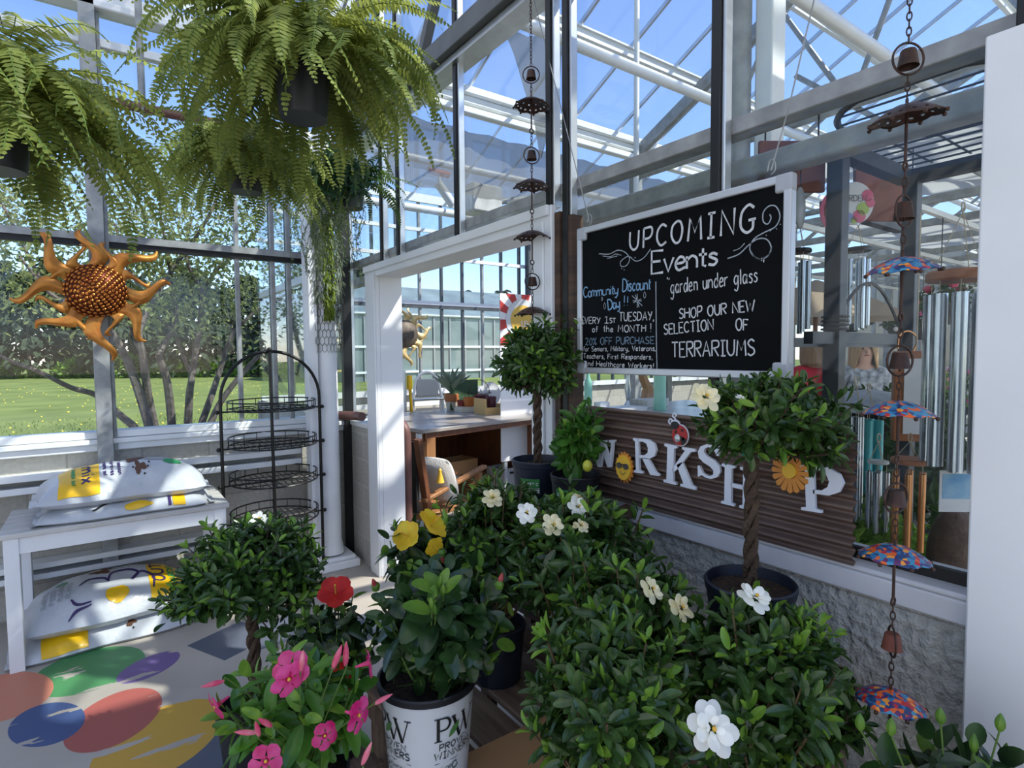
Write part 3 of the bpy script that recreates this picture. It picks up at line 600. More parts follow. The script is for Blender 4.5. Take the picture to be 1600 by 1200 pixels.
# ------------------------------------------------------------------ white bench with the bags of soil
be = thing('white_bench', 'white painted wooden bench carrying two soil bags by the back glass', 'bench', (.07, 4.08, 0))
x0, x1, y0, y1 = -.455, .595, 3.76, 4.36
MB().b2((x0, y0, .69), (x1, y1, .716)).build('top', mat('worn_white', 'd2d0ca', .5, col2='b5b2ab', scale=5, stretch=(1, 8, 1)) and 'worn_white', be, world=True, bevel=.004)
MB().b2((x0+.03, y0+.02, .605), (x1-.03, y0+.045, .69)).b2((x0+.03, y1-.045, .605), (x1-.03, y1-.02, .69)).b2((x0+.02, y0+.03, .605), (x0+.045, y1-.03, .69)).b2((x1-.045, y0+.03, .605), (x1-.02, y1-.03, .69)).build('apron', 'white_paint', be, world=True, bevel=.002)
for x in (x0+.02, x1-.08):
    for y in (y0+.012, y1-.075): MB().b2((x, y, 0), (x+.062, y+.062, .69)).build('leg', 'white_paint', be, world=True, bevel=.003)
mat('bag_plastic', 'bcc0c4', .28, var=.05, scale=9, bump=.35, bscale=14); mat('bag_yellow', 'eab91a', .3, bump=.3, bscale=14); mat('bag_green', '2f9150', .4); mat('bag_brown', '5a3a26', .5); mat('bag_grey', 'a3a7ab', .4)
def soil_bag(name, label, c, L, W, H, rz, deco, seed):
    r = thing(name, label, 'bag', c, rz, 'plastic soil bags on and under the bench'); rg = np.random.default_rng(seed)
    ph = rg.uniform(0, 6, 6)
    def hz(u, v):
        e = max(0, 1-abs(u)**3.4)**.5*max(0, 1-v*v)**.66
        return e*H*(.88+.06*math.sin(3.1*u+ph[0])+.05*math.sin(5*v+2*u+ph[1]))+.006*math.sin(18*u+5*v+ph[2])*(1-e*.6)*min(1, e*4)
    def pt(u, v): return (u*L/2+.012*math.sin(4*v+ph[3])*abs(u)**4, v*W/2*(1-.10*abs(u)**6)+.010*math.sin(5*u+ph[4])*abs(v), H*.13+hz(u, v)*.87)
    nu, nv = 44, 26; mb = MB()
    mb.grid([[pt(-1+2*i/nu, -1+2*j/nv) for j in range(nv+1)] for i in range(nu+1)])
    mb.grid([[(lambda p_, e: (p_[0], p_[1], H*.13-H*.13*e))(pt(-1+2*i/nu, -1+2*j/nv), min(1, 2.2*max(0, 1-abs(-1+2*i/nu)**4)**.5*max(0, 1-abs(-1+2*j/nv)**4)**.5)) for j in range(nv+1)] for i in range(nu+1)][::-1])
    mb.build('sack', 'bag_plastic', r, 60)
    for sx in (-1, 1):                                   # flat sealed seams at both ends
        mb = MB(); mb.grid([[(sx*(L/2-.004+.035*a), v*W/2*.9+.006*math.sin(9*v+a*3), H*.13+.010*math.sin(7*v+ph[5])*a-.012*a) for v in np.linspace(-1, 1, 16)] for a in (0, .5, 1)]); mb.build('seam', 'bag_plastic', r)
    def f(u, v): v = math.sin(max(-.95, min(.95, v))*PI/2); p_ = pt(max(-.98, min(.98, u)), v); return (p_[0], p_[1]+.0022*v, p_[2]+.0012+.001*(1-abs(v)))
    deco(r, f)
    return r
def patch(r, f, u0, u1, v0, v1, m_, name='print', k=14):
    MB().grid([[f(u0+(u1-u0)*i/k, v0+(v1-v0)*j/k) for j in range(k+1)] for i in range(k+1)]).build(name, m_, r)
def blob(r, f, cu, cv, ru, rv, m_, n=18, name='print', wob=.2):
    a = np.arange(n)*2*PI/n; k = 1+wob*np.sin(3*a+cu*9)+wob*.7*np.sin(5*a+cv*7)
    rows = [[f(cu+ru*s_*k[i % n]*math.cos(a[i % n]), cv+rv*s_*k[i % n]*math.sin(a[i % n])) for i in range(n+1)] for s_ in (0.02, .5, 1)]
    rows = [[(p_[0], p_[1]-.0008, p_[2]+.0009) for p_ in rw] for rw in rows]
    MB().grid(rows).build(name, m_, r)
def lift(f, dz=.0012):
    def g(u, v): p_ = f(u, v); return (p_[0], p_[1]-dz, p_[2]+dz)
    return g
def deco_mix(r, f):
    patch(r, f, -.76, -.30, -.80, .12, 'bag_yellow', k=18); g = lift(f)
    mb = MB(); write(mb, 'mix', (-.50, .0), (-.50, -.50), .15, .15, g, .034); mb.build('lettering', 'print_purple', r)
    mb = MB(); write(mb, 'keeps soil', (-.61, .02), (-.61, -.52), .05, .05, g, .018); mb.build('lettering', 'bag_green', r)
    mb = MB()
    for k in range(3): write(mb, ('loosens soil', 'improves', 'all season')[k], (-.25+.085*k, .08), (-.25+.085*k, -.36-.03*k), .045, .045, g, .014)
    mb.build('lettering', 'print_purple', r)
    blob(r, f, .14, -.02, .14, .11, 'bag_brown'); blob(r, f, .18, -.30, .07, .13, 'bag_brown', wob=.35)
    for q in ((.28, -.32), (.23, -.47), (.10, -.28), (.30, -.22)): blob(r, f, *q, .014, .025, 'print_black', 8)
    blob(r, f, .38, -.10, .15, .06, 'bag_grey', wob=.08); blob(r, f, .60, -.20, .12, .08, 'bag_green', wob=.05)
def deco_side(r, f):
    blob(r, f, .10, -.66, .17, .14, 'bag_yellow', wob=.05); patch(r, f, .52, .68, -.86, -.45, 'bag_yellow'); patch(r, f, .46, .50, -.84, -.5, 'print_purple')
    mb = MB(); ribbon(mb, catmull([(-.42, -.62), (-.3, -.5), (-.15, -.45), (0, -.4)], 5), .04, lift(f)); mb.build('print', 'print_black', r)
def deco_flower(r, f):
    patch(r, f, .44, .86, -.72, .25, 'bag_yellow', k=18); g = lift(f)
    mb = MB(); write(mb, 'OUTDOOR', (.64, -.36), (.64, .7), .15, .15, g, .030); mb.build('lettering', 'print_purple', r)
    mb = MB(); write(mb, 'GARDEN', (.78, -.45), (.78, .1), .08, .08, g, .022); mb.build('lettering', 'bag_green', r)
    blob(r, f, .04, -.52, .14, .14, 'bag_yellow', wob=.06)
    mb = MB()
    for P in ([(-.38, -.20), (-.26, -.09), (-.10, -.12), (-.04, -.24)], [(-.05, -.24), (.0, -.06), (.18, -.01), (.32, -.12), (.24, -.28)], [(.22, -.26), (.36, -.12), (.50, -.25), (.48, -.52)], [(-.48, -.46), (-.42, -.56), (-.26, -.56)], [(-.52, -.80), (-.42, -.66), (-.26, -.60)]):
        ribbon(mb, catmull(P, 6), np.interp(np.linspace(0, 1, 6*(len(P)-1)+1), [0, .5, 1], [.02, .05, .02]), g)
    mb.build('print', 'print_purple', r); blob(r, f, -.10, .08, .12, .08, 'bag_brown', wob=.35)
    mb = MB()
    for k in range(4): write(mb, ('THRIVE', 'FEEDS', 'FLOWERS', 'PLANTS')[k], (-.76+.09*k, -.42), (-.72+.09*k, -.02), .05, .05, g, .016)
    for k in range(3): write(mb, ('all purpose', 'with compost', 'moisture')[k], (.08+.08*k, .06), (.08+.08*k, .5), .04, .04, g, .014)
    mb.build('lettering', 'bag_grey', r)
    mb = MB(); write(mb, 'S', (-.60, .0), (-.50, .04), .12, .12, g, .024); mb.build('lettering', 'bag_green', r)
def deco_low(r, f):
    patch(r, f, -.72, -.25, -.88, -.35, 'bag_yellow'); blob(r, f, .22, -.55, .05, .10, 'bag_brown', wob=.3); blob(r, f, .24, -.70, .012, .03, 'print_black', 8)
soil_bag('soil_bag', 'white soil bag with mix lettering, upper of the two on the bench', (.085, 4.06, .795), .80, .48, .205, .02, deco_mix, 3)
soil_bag('soil_bag', 'flattened white soil bag directly on the bench top, under another bag', (.10, 4.02, .717), .80, .48, .11, .0, deco_side, 5)
soil_bag('soil_bag', 'white soil bag with purple flower outline, upper of the two on the floor', (-.0, 4.08, .115), .80, .52, .235, .05, deco_flower, 8)
soil_bag('soil_bag', 'white soil bag lying flat on the floor under the bench', (-.02, 4.06, 0), .84, .52, .15, .05, deco_low, 12)

# ------------------------------------------------------------------ tiered wire rack
rk = thing('wire_rack', 'black arched wire rack with four round basket shelves beside the column', 'rack', (.955, 4.2, 0))
a = np.linspace(0, PI, 24); P = [(-.325, 0, 0)]+[(-.325*math.cos(t), 0, 1.30+.33*math.sin(t)) for t in a]+[(.325, 0, 0)]
MB().tube(P, .011, 8).build('arch', 'black_metal', rk); MB().cyl((-.01, -.05, 0), (-.01, -.01, 1.63), .011, n=8).ell((-.01, -.01, 1.64), .018).build('upright', 'black_metal', rk)
for k, z in enumerate((1.235, .985, .735, .47)):
    b = MB().ring((0, 0, z), .285, .005, n=36).ring((0, 0, z+.055), .285, .005, n=36)
    for t in np.arange(18)*2*PI/18: b.cyl((.285*math.cos(t), .285*math.sin(t), z), (.285*math.cos(t), .285*math.sin(t), z+.055), .0028, n=5)
    for x in np.arange(-.24, .25, .04):
        y = math.sqrt(.285**2-x*x); b.cyl((x, -y, z), (x, y, z), .0026, n=5)
    for y in (-.14, 0, .14):
        x = math.sqrt(.285**2-y*y); b.cyl((-x, y, z-.004), (x, y, z-.004), .0032, n=5)
    b.cyl((-.345, 0, z-.008), (.345, 0, z-.008), .006, n=6).ell((.345, 0, z-.008), .014).ell((-.345, 0, z-.008), .014).build('basket_shelf', 'black_metal', rk)

# ------------------------------------------------------------------ white column with wire mesh, moss and trailing plants
cx, cy = 1.375, 4.30
cl = struct('column', 'white column with moulded foot in the corner by the door', (cx, cy, 0))
MB().lathe([(.092, .10), (.085, .16), (.076, .20), (.072, 1.9), (.070, 3.2)], n=28).build('shaft', 'white_paint', cl)
MB().b2((-.15, -.06, .02), (-.085, .06, 3.2)).build('back_post', 'white_paint', cl)
MB().box((0.02, 0, .03), (.30, .30, .06)).box((.02, 0, .075), (.25, .25, .03)).build('plinth', 'white_paint', cl, bevel=.008)
ms = MB()
for k in range(26):
    zb = 1.62+k*.052
    for j in range(22):
        a0 = (j+.5*(k % 2))*2*PI/22; R0 = .105+.014*math.sin(k*.9+j); q = [(R0*math.cos(a0+d), R0*math.sin(a0+d), zb+h) for d, h in ((0, .0), (.143, .018), (.143, .048), (0, .066), (-.143, .048), (-.143, .018))]
        ms.tube(q, .0019, 3, closed=True)
ms = ms.build('wire_mesh', mat('mesh_wire', '6d6a5c', .6, .4) and 'mesh_wire', None, 0); ms.location = (cx, cy, 0); tag(ms, 'hexagonal chicken wire sleeve wrapped round the white column', 'mesh')
def moss(loc, n, zr_, rad, size, m_, lab, a0=0, a1=2*PI):
    r = thing('moss', lab, 'moss', loc); z = rng.uniform(*zr_, n); a = rng.uniform(a0, a1, n); R0 = rad+rng.normal(size=n)*.012
    P = np.column_stack([R0*np.cos(a), R0*np.sin(a), z]); D = np.column_stack([np.cos(a)*.6, np.sin(a)*.6, np.full(n, -1.)])+rng.normal(size=(n, 3))*.3
    MB().pinnae(P, D, np.column_stack([np.cos(a), np.sin(a), np.zeros(n)]), size, size*.28).build('foliage', m_, r)
leafmat('moss_green', '5c6a24', '869a34', .8, .3, 8); leafmat('moss_grey', '66705c', '909a84', .8, .3, 8)
moss((cx, cy, 1.9), 900, (-.02, .72), .10, .05, 'moss_green', 'yellow-green moss running down the front of the column', -1.9, -1.35)
moss((cx, cy, 1.9), 800, (.1, .95), .112, .045, 'moss_grey', 'grey moss caught in the wire round the column', -3.1, .4)

# ------------------------------------------------------------------ metal sun on the post
mat('copper_ray', 'a8662a', .36, .55, col2='c8893c', scale=14); mat('copper_disc', '8a4a22', .25, .9, col2='b87434', scale=30); mat('dark_copper', '4a2216', .35, .8)
mat('gold_ray', 'd8c08c', .4, .5, col2='c8a864', scale=14); mat('dark_disc', '4f463c', .6, .3, col2='6d6254', scale=30)
def sun_face(name, label, loc, R0, rl, rs, nrmz, mr, md, tag_):
    r = thing(name, label, 'wall ornament', loc, nrmz)
    def ray(ang, L, wd, flip):
        n = 12; t = np.linspace(0, 1, n); bend = flip*.46*R0*np.sin(t*PI*1.75)*(.3+t*.7)
        x = R0*.86+(L-R0*.86)*t; w_ = wd*(1-t**2.4)*(.9+.25*np.sin(t*3))*.92+.006
        c, s_ = math.cos(ang), math.sin(ang); rows = []
        for i in range(n):
            row = []
            for j in np.linspace(-1, 1, 7):
                a_, b_ = x[i], bend[i]+j*w_[i]; d = -.018-.9*w_[i]*.45*(1-j*j)-.02*math.sin(t[i]*PI)
                row.append((a_*c-b_*s_, d, a_*s_+b_*c))
            rows.append(row)
        mb = MB(); mb.grid(rows); mb.grid([[(p[0], p[1]*0-.014-.02*math.sin(t[i]*PI), p[2]) for p in row] for i, row in enumerate(rows)][::-1]); mb.build('ray', mr, r, 60)
    for k in range(8):
        ray(k*PI/4+.03, rl*(1+.08*math.sin(k*2.3)), R0*.24, 1 if k % 2 else -1)
        ray(k*PI/4+PI/8+.03, rs*(1+.05*math.sin(k*1.7)), R0*.165, -1 if k % 2 else 1)
    prof = [(R0, 0), (R0*1.0, .03), (R0*.92, .055), (R0*.75, .085), (R0*.5, .108), (R0*.25, .118), (.001, .12)]
    d = MB(); d.lathe(prof, n=40); V = d.V[0]; d.V[0] = np.column_stack([V[:, 0], -V[:, 2], V[:, 1]]); d.build('disc', 'dark_copper' if md == 'copper_disc' else md, r)
    if md == 'copper_disc':
        sc = MB()
        for ring_ in range(9):
            rr = R0*(.95-.105*ring_); n = max(5, int(34*(rr/R0)**.9)); dep = np.interp(rr, [0, R0*.25, R0*.5, R0*.75, R0*.92, R0], [.12, .118, .108, .085, .055, .03])
            for j in range(n):
                a_ = (j+.5*(ring_ % 2))*2*PI/n; sl_ = 2*PI*rr/n
                sc.ell((rr*math.cos(a_), -dep, rr*math.sin(a_)), (sl_*.46, .008, R0*.06), 8, 5, R=np.array([[-math.sin(a_), 0, math.cos(a_)], [0, 1, 0], [math.cos(a_), 0, math.sin(a_)]]).T)
        sc.build('scales', md, r)
    return r
q = on(150, 455, 'y', 4.36)
sun_face('sun_ornament', 'copper metal sun with wavy rays hanging on the galvanised post', (q[0], 4.37, q[2]), .162, .40, .285, 0, 'copper_ray', 'copper_disc', 1)
q = on(632, 522, 'y', 7.53)
sun_face('sun_ornament', 'gold metal sun with dark centre on the far glass, cut by the door jamb', (q[0], 7.53, q[2]), .20, .43, .35, 0, 'gold_ray', 'dark_disc', 2)
# ------------------------------------------------------------------ chalkboard
XBD = 1.575
cTL, cTR, cBL, cBR = [on(*k, 'x', XBD) for k in ((897, 360), (1241, 268), (909, 583), (1231, 594))]
ym, yn = (cTL[1]+cBL[1])/2, (cTR[1]+cBR[1])/2; zb, zt_ = (cBL[2]+cBR[2])/2, (cTL[2]+cTR[2])/2
cb = thing('chalkboard', 'framed black chalkboard announcing upcoming events, hung before the glass', 'chalkboard', (XBD+.02, (ym+yn)/2, zb))
MB().b2((XBD+.004, yn+.01, zb+.01), (XBD+.022, ym-.01, zt_-.01)).build('writing_surface', 'chalkboard', cb, 0, world=True)
fw = .024
for (p_, q_) in (((XBD-.006, yn, zb), (XBD+.024, ym, zb+fw)), ((XBD-.006, yn, zt_-fw), (XBD+.024, ym, zt_)), ((XBD-.006, yn, zb+fw), (XBD+.024, yn+fw, zt_-fw)), ((XBD-.006, ym-fw, zb+fw), (XBD+.024, ym, zt_-fw))):
    MB().b2(p_, q_).build('frame', mat('frame_alu', 'c3c6c9', .35, .35) and 'frame_alu', cb, world=True, bevel=.004)
for y in (yn+.024, ym-.024):
    for z in (zb+.024, zt_-.024): MB().box((XBD+.009, y, z), (.032, .052, .052)).build('corner_cap', mat('cap_grey', 'a9adb2', .45) and 'cap_grey', cb, world=True, bevel=.007)
def bp(px, py): p_ = on(px, py, 'x', XBD+.004); return (ym-p_[1], p_[2]-zb)
def bf(u, v): return (XBD+.0030, ym-u, zb+v)
PXM = .00205                                            # metres per photograph pixel on the board, about
def bw(mb, text, a, b, h0, h1, wd, gap=.16, jit=.0005, mi=0): write(mb, text, bp(*a), bp(*b), h0*PXM*1.06, h1*PXM*.86, bf, wd, mi, gap, jit)
w1 = MB(); bw(w1, 'UPCOMING', (984, 391), (1178, 361), 30, 46, .0080, .30); w1.build('chalk_heading', 'chalk_white', cb, 0, world=True)
w1 = MB(); bw(w1, 'Events', (1018, 428), (1122, 413), 36, 34, .0085, .05); w1.build('chalk_heading', 'chalk_white', cb, 0, world=True)
w1 = MB(); bw(w1, 'Community', (912, 465), (966, 459), 19, 19, .0045, .06); bw(w1, 'Discount', (973, 456), (1017, 452), 22, 22, .0045, .1); bw(w1, 'Day', (951, 485), (969, 480), 19, 20, .0048, .08); bw(w1, '!!', (975, 478), (982, 477), 18, 18, .004, .3)
w1.build('chalk_lettering', 'chalk_blue', cb, 0, world=True)
w1 = MB(); bw(w1, '20% OFF PURCHASE', (915, 539), (1022, 537), 13, 14, .0036, .16); w1.build('chalk_lettering', 'chalk_steel', cb, 0, world=True)
w1 = MB(); bw(w1, 'EVERY', (908, 506), (938, 505.5), 13, 13, .0036); bw(w1, '1', (945, 505), (951, 505), 13, 13, .0036); bw(w1, 'ST', (953, 505), (962, 504), 9, 9, .0034); bw(w1, 'TUESDAY,', (968, 502), (1022, 500), 15, 17, .0038)
bw(w1, 'of', (926, 519), (934, 519), 12, 12, .0034); bw(w1, 'the', (943, 518.5), (958, 518.5), 12, 12, .0034); bw(w1, 'MONTH', (966, 519), (1009, 518), 12, 13, .0036, .2); bw(w1, '!', (1016, 519), (1020, 518), 15, 16, .0036)
w1.build('chalk_lettering', 'chalk_white', cb, 0, world=True)
w1 = MB(); bw(w1, 'for Seniors, Military, Veterans,', (912, 549), (1025, 548), 9, 10, .0028); bw(w1, 'Teachers, First Responders,', (912, 560), (1020, 561.5), 9, 10, .0028); bw(w1, 'and Healthcare Workers!', (915, 571), (1022, 576), 9, 10.5, .0030)
w1.build('chalk_lettering', 'chalk_white', cb, 0, world=True)
w1 = MB(); bw(w1, 'garden under glass', (1048, 459), (1184, 440), 22, 25, .0038); bw(w1, '"', (1044, 452), (1048, 451), 20, 20, .003); bw(w1, '"', (1190, 430), (1196, 429), 24, 24, .003)
bw(w1, 'SHOP OUR NEW', (1062, 498), (1180, 486), 15, 19, .0044); bw(w1, 'SELECTION', (1038, 523), (1115, 515), 16, 19, .0044); bw(w1, 'OF', (1150, 516.5), (1169, 516), 17, 18, .0044); bw(w1, 'TERRARIUMS', (1050, 558), (1180, 555), 23, 27, .0050)
w1.build('chalk_lettering', 'chalk_white', cb, 0, world=True)
w1 = MB()
def bs(pts, wd, k=6): ribbon(w1, catmull([bp(*q) for q in pts], k), wd, bf)
bs([(936, 396.5), (952, 397), (966, 391), (978, 395), (984, 405), (979, 415), (971, 416), (970, 409), (978, 402), (984, 401), (994, 408), (1006, 403), (1017, 389)], .0032)
bs([(942, 400), (954, 401), (962, 397), (971, 399)], .0025); bs([(949, 404), (957, 402), (965, 400)], .0022)
bs([(1137, 404), (1155, 397), (1170, 383), (1184, 373.5), (1198, 374), (1205, 386), (1200, 400), (1187, 405), (1175, 397), (1172, 385), (1180, 372), (1195, 363), (1212, 354), (1219, 338), (1213, 323), (1202, 322), (1193, 332), (1193, 346), (1200, 350), (1205, 341), (1203, 335)], .0036)
bs([(1173, 392), (1180, 402), (1190, 405), (1203, 396), (1206, 385)], .003); bs([(1146, 392), (1156, 388), (1164, 380)], .0025)
bs([(1025, 440), (1025.5, 490), (1026, 540), (1027, 578)], .0040, 2)
for (x, y) in ((1190, 371), (1197, 367), (1203, 360), (1213, 357), (1219, 350), (988, 404), (992, 402), (971, 419), (975, 421)): bs([(x, y), (x+.8, y+.8), (x+1.4, y+.6)], .0028, 2)
for dx, dy in ((0, 11), (8, 8), (7, 0), (3, 10), (-6, 3)):
    bs([(996-dx, 470-dy), (996, 470), (996+dx, 470+dy)], .0028, 2)
for (x, y, s_) in ((941, 467, 3), (1007.5, 461, 5.5), (945, 478, 5), (909, 447, 5)):
    bs([(x, y-s_), (x+s_*.35, y), (x, y+s_), (x-s_*.35, y), (x, y-s_)], .0020, 2)
w1.build('chalk_flourish', 'chalk_dim', cb, 0, world=True)
for a_, b_, c_ in (((921, 347), (915, 322), (835, 2)), ((1205, 266), (1232, 170), (1272, 0))):
    A, B, D_ = on(*a_, 'x', XBD+.015), on(*b_, 'x', XBD+.02), on(*c_, 'x', XBD+.03)
    mb = MB(); mb.tube([A, B, D_+(D_-B)*.4], .0022, 5); mb.tube(catmull([A+(0, .012, .0), A+(0, .004, .03), A+(0, -.010, .022), A+(0, -.012, -.002), A+(0, .0, -.012)], 5), .002, 5); mb.build('hanging_wire', 'galvanised', cb, world=True)

# ------------------------------------------------------------------ corrugated WORKSHOP sign
XS = 1.545
sTL, sTR, sBR = on(935, 636, 'x', XS), on(1335, 671, 'x', XS), on(1318, 862, 'x', XS)
sy0, sy1, sz0, sz1 = sTR[1], on(925, 700, 'x', XS)[1]+.06, 1.046, sTL[2]
sg = thing('workshop_sign', 'brown corrugated metal sign spelling workshop in white letters on the sill', 'sign', (XS, (sy0+sy1)/2, sz0))
rows = []
for i in range(11*10+1):
    z = sz0+(sz1-sz0)*i/110; d = .010*math.sin(2*PI*i/10); rows.append([(XS+.012+d, y, z) for y in (sy1, (sy0+sy1)/2, sy0)])
m = mat('corrugated', '7a685e', .5, .2, col2='5a4840', scale=3, stretch=(1, 1, 6))
mb = MB().grid(rows); mb.grid([[(p_[0]+.0015, p_[1], p_[2]) for p_ in r_] for r_ in rows][::-1]); mb.build('corrugated_sheet', 'corrugated', sg, 50, world=True)
def sp(px, py): p_ = on(px, py, 'x', XS); return np.array([-p_[1], p_[2]])
LT = {'W': [[(0, 1), (.34, 1), (.34, .93), (.27, .92), (.40, .30), (.46, .55), (.36, .92), (.36, 1), (.68, 1), (.66, .93), (.60, .92), (.74, .32), (.86, .9), (.78, .93), (.78, 1), (1.02, 1), (1.0, .93), (.95, .91), (.76, 0), (.62, 0), (.50, .46), (.36, 0), (.24, 0), (.06, .92), (0, .93)]],
 'R': [[(0, 1), (.22, 1), (.22, .08), (.36, .06), (.36, 0), (0, 0), (0, .06), (.08, .08), (.08, .92), (0, .94)], [(.2, 1), (.62, 1), (.86, .9), (.92, .72), (.84, .54), (.62, .44), (.2, .44), (.2, .52), (.44, .53), (.58, .62), (.60, .75), (.54, .88), (.40, .92), (.2, .92)], [(.34, .46), (.60, .46), (.88, .10), (1, .06), (1, 0), (.66, 0)]],
 'K': [[(0, 1), (.42, 1), (.42, .94), (.32, .92), (.32, .08), (.42, .06), (.42, 0), (0, 0), (0, .06), (.10, .08), (.10, .92), (0, .94)], [(.30, .42), (.68, .92), (.58, .94), (.58, 1), (1, 1), (1, .94), (.86, .91), (.44, .40), (.30, .30)], [(.42, .52), (.60, .62), (.92, .10), (1.04, .07), (1.04, 0), (.56, 0), (.56, .06), (.66, .08)]],
 'S': [[(.90, .98), (.90, .70), (.82, .70), (.70, .88), (.48, .93), (.32, .86), (.30, .76), (.42, .66), (.72, .56), (.92, .42), (.95, .24), (.82, .08), (.56, 0), (.34, .02), (.16, .08), (.08, .02), (.02, .02), (.02, .34), (.10, .34), (.24, .14), (.48, .07), (.66, .14), (.68, .26), (.54, .36), (.26, .46), (.08, .58), (.04, .76), (.16, .92), (.40, 1), (.60, .99), (.78, .93), (.84, .98)]],
 'H': [[(0, 1), (.42, 1), (.42, .94), (.32, .92), (.32, .08), (.42, .06), (.42, 0), (0, 0), (0, .06), (.10, .08), (.10, .92), (0, .94)], [(.58, 1), (1, 1), (1, .94), (.90, .92), (.90, .08), (1, .06), (1, 0), (.58, 0), (.58, .06), (.68, .08), (.68, .92), (.58, .94)], [(.3, .56), (.7, .56), (.7, .46), (.3, .46)]],
 'P': [[(0, 1), (.34, 1), (.34, .08), (.48, .06), (.48, 0), (0, 0), (0, .06), (.12, .08), (.12, .92), (0, .94)], [(.3, 1), (.66, 1), (.92, .88), (1, .70), (.90, .50), (.66, .40), (.3, .40), (.3, .48), (.50, .49), (.64, .58), (.68, .70), (.62, .84), (.48, .92), (.3, .92)]]}
mat('letter_white', 'd4dae4', .45)
for ch, bl, br, hh, tilt in (('W', (930, 729), (970, 729), 40, .0), ('R', (996, 737), (1035, 743), 53, -.02), ('K', (1042, 752), (1090, 764), 60, -.10), ('S', (1095, 744), (1133, 750), 52, .12), ('H', (1132, 785), (1182, 797), 62, -.05), ('P', (1257, 795), (1325, 806), 70, .0)):
    a_, b_ = sp(*bl), sp(*br); e = (b_-a_); wd = np.linalg.norm(e); e /= wd; up = np.array([-e[1], e[0]]); top = sp(bl[0], bl[1]-hh); h_ = np.linalg.norm(top-a_)
    mb = MB()
    for pl in LT[ch]:
        mb.prism([(u*wd, v*h_) for u, v in pl], (XS-.008, -a_[0], a_[1]), (0, -e[0], e[1]), (0, -up[0], up[1]), -.010)
    mb.build('letter', 'letter_white', sg, 30, world=True)
mat('sun_yellow', 'e6b93a', .5); mat('sun_orange', 'd08a3c', .5); mat('lens_grey', '54524e', .3); mat('lady_red', 'a3201c', .35); mat('glass_knob', 'b9c0c2', .1, .3)
def disc(mb, c, r1, r2, th, mi=0, n=28, teeth=0, amp=0):
    P = []
    for i in range(n):
        k = 1+(amp if (teeth and i % 2) else 0); a_ = 2*PI*i/n; P.append((r1*k*math.cos(a_), r2*k*math.sin(a_)))
    mb.prism(P, c, (0, -1, 0), (0, 0, 1), -th, mi)
q = on(977, 730, 'x', XS-.012); so_ = []
mb = MB(); disc(mb, (q[0], q[1], q[2]), .036, .046, .006, n=36, teeth=1, amp=.26); mb.build('sun_rays', 'sun_orange', sg, 30, world=True)
mb = MB(); disc(mb, (q[0]-.007, q[1], q[2]), .035, .045, .006); mb.build('sun_disc', 'sun_yellow', sg, 30, world=True)
mb = MB()
for s_ in (-.016, .016): disc(mb, (q[0]-.0135, q[1]+s_, q[2]+.006), .0135, .011, .003, n=14)
mb.b2((q[0]-.0165, q[1]-.01, q[2]+.010), (q[0]-.0135, q[1]+.01, q[2]+.014)); mb.build('sunglasses', 'lens_grey', sg, 30, world=True)
mb = MB(); ribbon(mb, catmull([(-.014, -.014), (-.006, -.023), (.006, -.023), (.014, -.014)], 5), .0025, lambda u, v: (q[0]-.014, q[1]-u, q[2]+v)); mb.build('smile', 'lens_grey', sg, 30, world=True)
q = on(1236, 737, 'x', XS-.014)
mb = MB()
for k in range(16):
    a_ = k*2*PI/16; c, s_ = math.cos(a_), math.sin(a_)
    mb.prism([(.018*c-.004*s_, .018*s_+.004*c), (.018*c+.004*s_, .018*s_-.004*c), (.050*c+.008*s_, .054*s_-.008*c), (.054*c, .060*s_), (.050*c-.008*s_, .054*s_+.008*c)], (q[0], q[1], q[2]), (0, -1, 0), (0, 0, 1), -.005)
mb.build('flower_petals', 'sun_orange', sg, 30, world=True)
mb = MB(); disc(mb, (q[0]-.005, q[1], q[2]+.004), .019, .021, .008); mb.build('flower_centre', 'sun_yellow', sg, 30, world=True)
# ladybird (on the sign)
q = on(1064, 680, 'x', XS-.016)
mb = MB(); disc(mb, (q[0], q[1], q[2]), .033, .036, .004, 0); disc(mb, (q[0], q[1]+.020, q[2]+.034), .018, .016, .004, 0)
for cy_, cz_ in ((.038, .036), (.022, .056)): mb.tube(catmull([(q[0]-.002, q[1]+.022, q[2]+.034), (q[0]-.002, q[1]+cy_, q[2]+cz_-.004), (q[0]-.002, q[1]+cy_+.010, q[2]+cz_+.004), (q[0]-.002, q[1]+cy_+.004, q[2]+cz_+.014), (q[0]-.002, q[1]+cy_-.005, q[2]+cz_+.009), (q[0]-.002, q[1]+cy_, q[2]+cz_+.004)], 5), .0028, 6)
mb.build('ladybird_outline', 'letter_white', sg, 30, world=True)
mb = MB(); disc(mb, (q[0]-.004, q[1], q[2]), .030, .033, .004); mb.build('ladybird_wings', 'lady_red', sg, 30, world=True)
mb = MB(); disc(mb, (q[0]-.006, q[1]+.019, q[2]+.031), .015, .013, .004); mb.prism([(0, 0), (.028, -.010), (.022, -.022), (.008, -.032)], (q[0]-.0085, q[1]-.002, q[2]), (0, -1, 0), (0, 0, 1), -.001)
for a_, b_ in ((-.012, .018), (.014, .010), (-.016, -.010)): disc(mb, (q[0]-.0085, q[1]+a_, q[2]+b_), .005, .005, .001, n=10)
mb.build('ladybird_head_and_spots', 'print_black', sg, 30, world=True)
MB().ell((q[0]-.010, q[1]+.006, q[2]-.010), (.008, .012, .014)).build('glass_knob', 'glass_knob', sg, world=True)

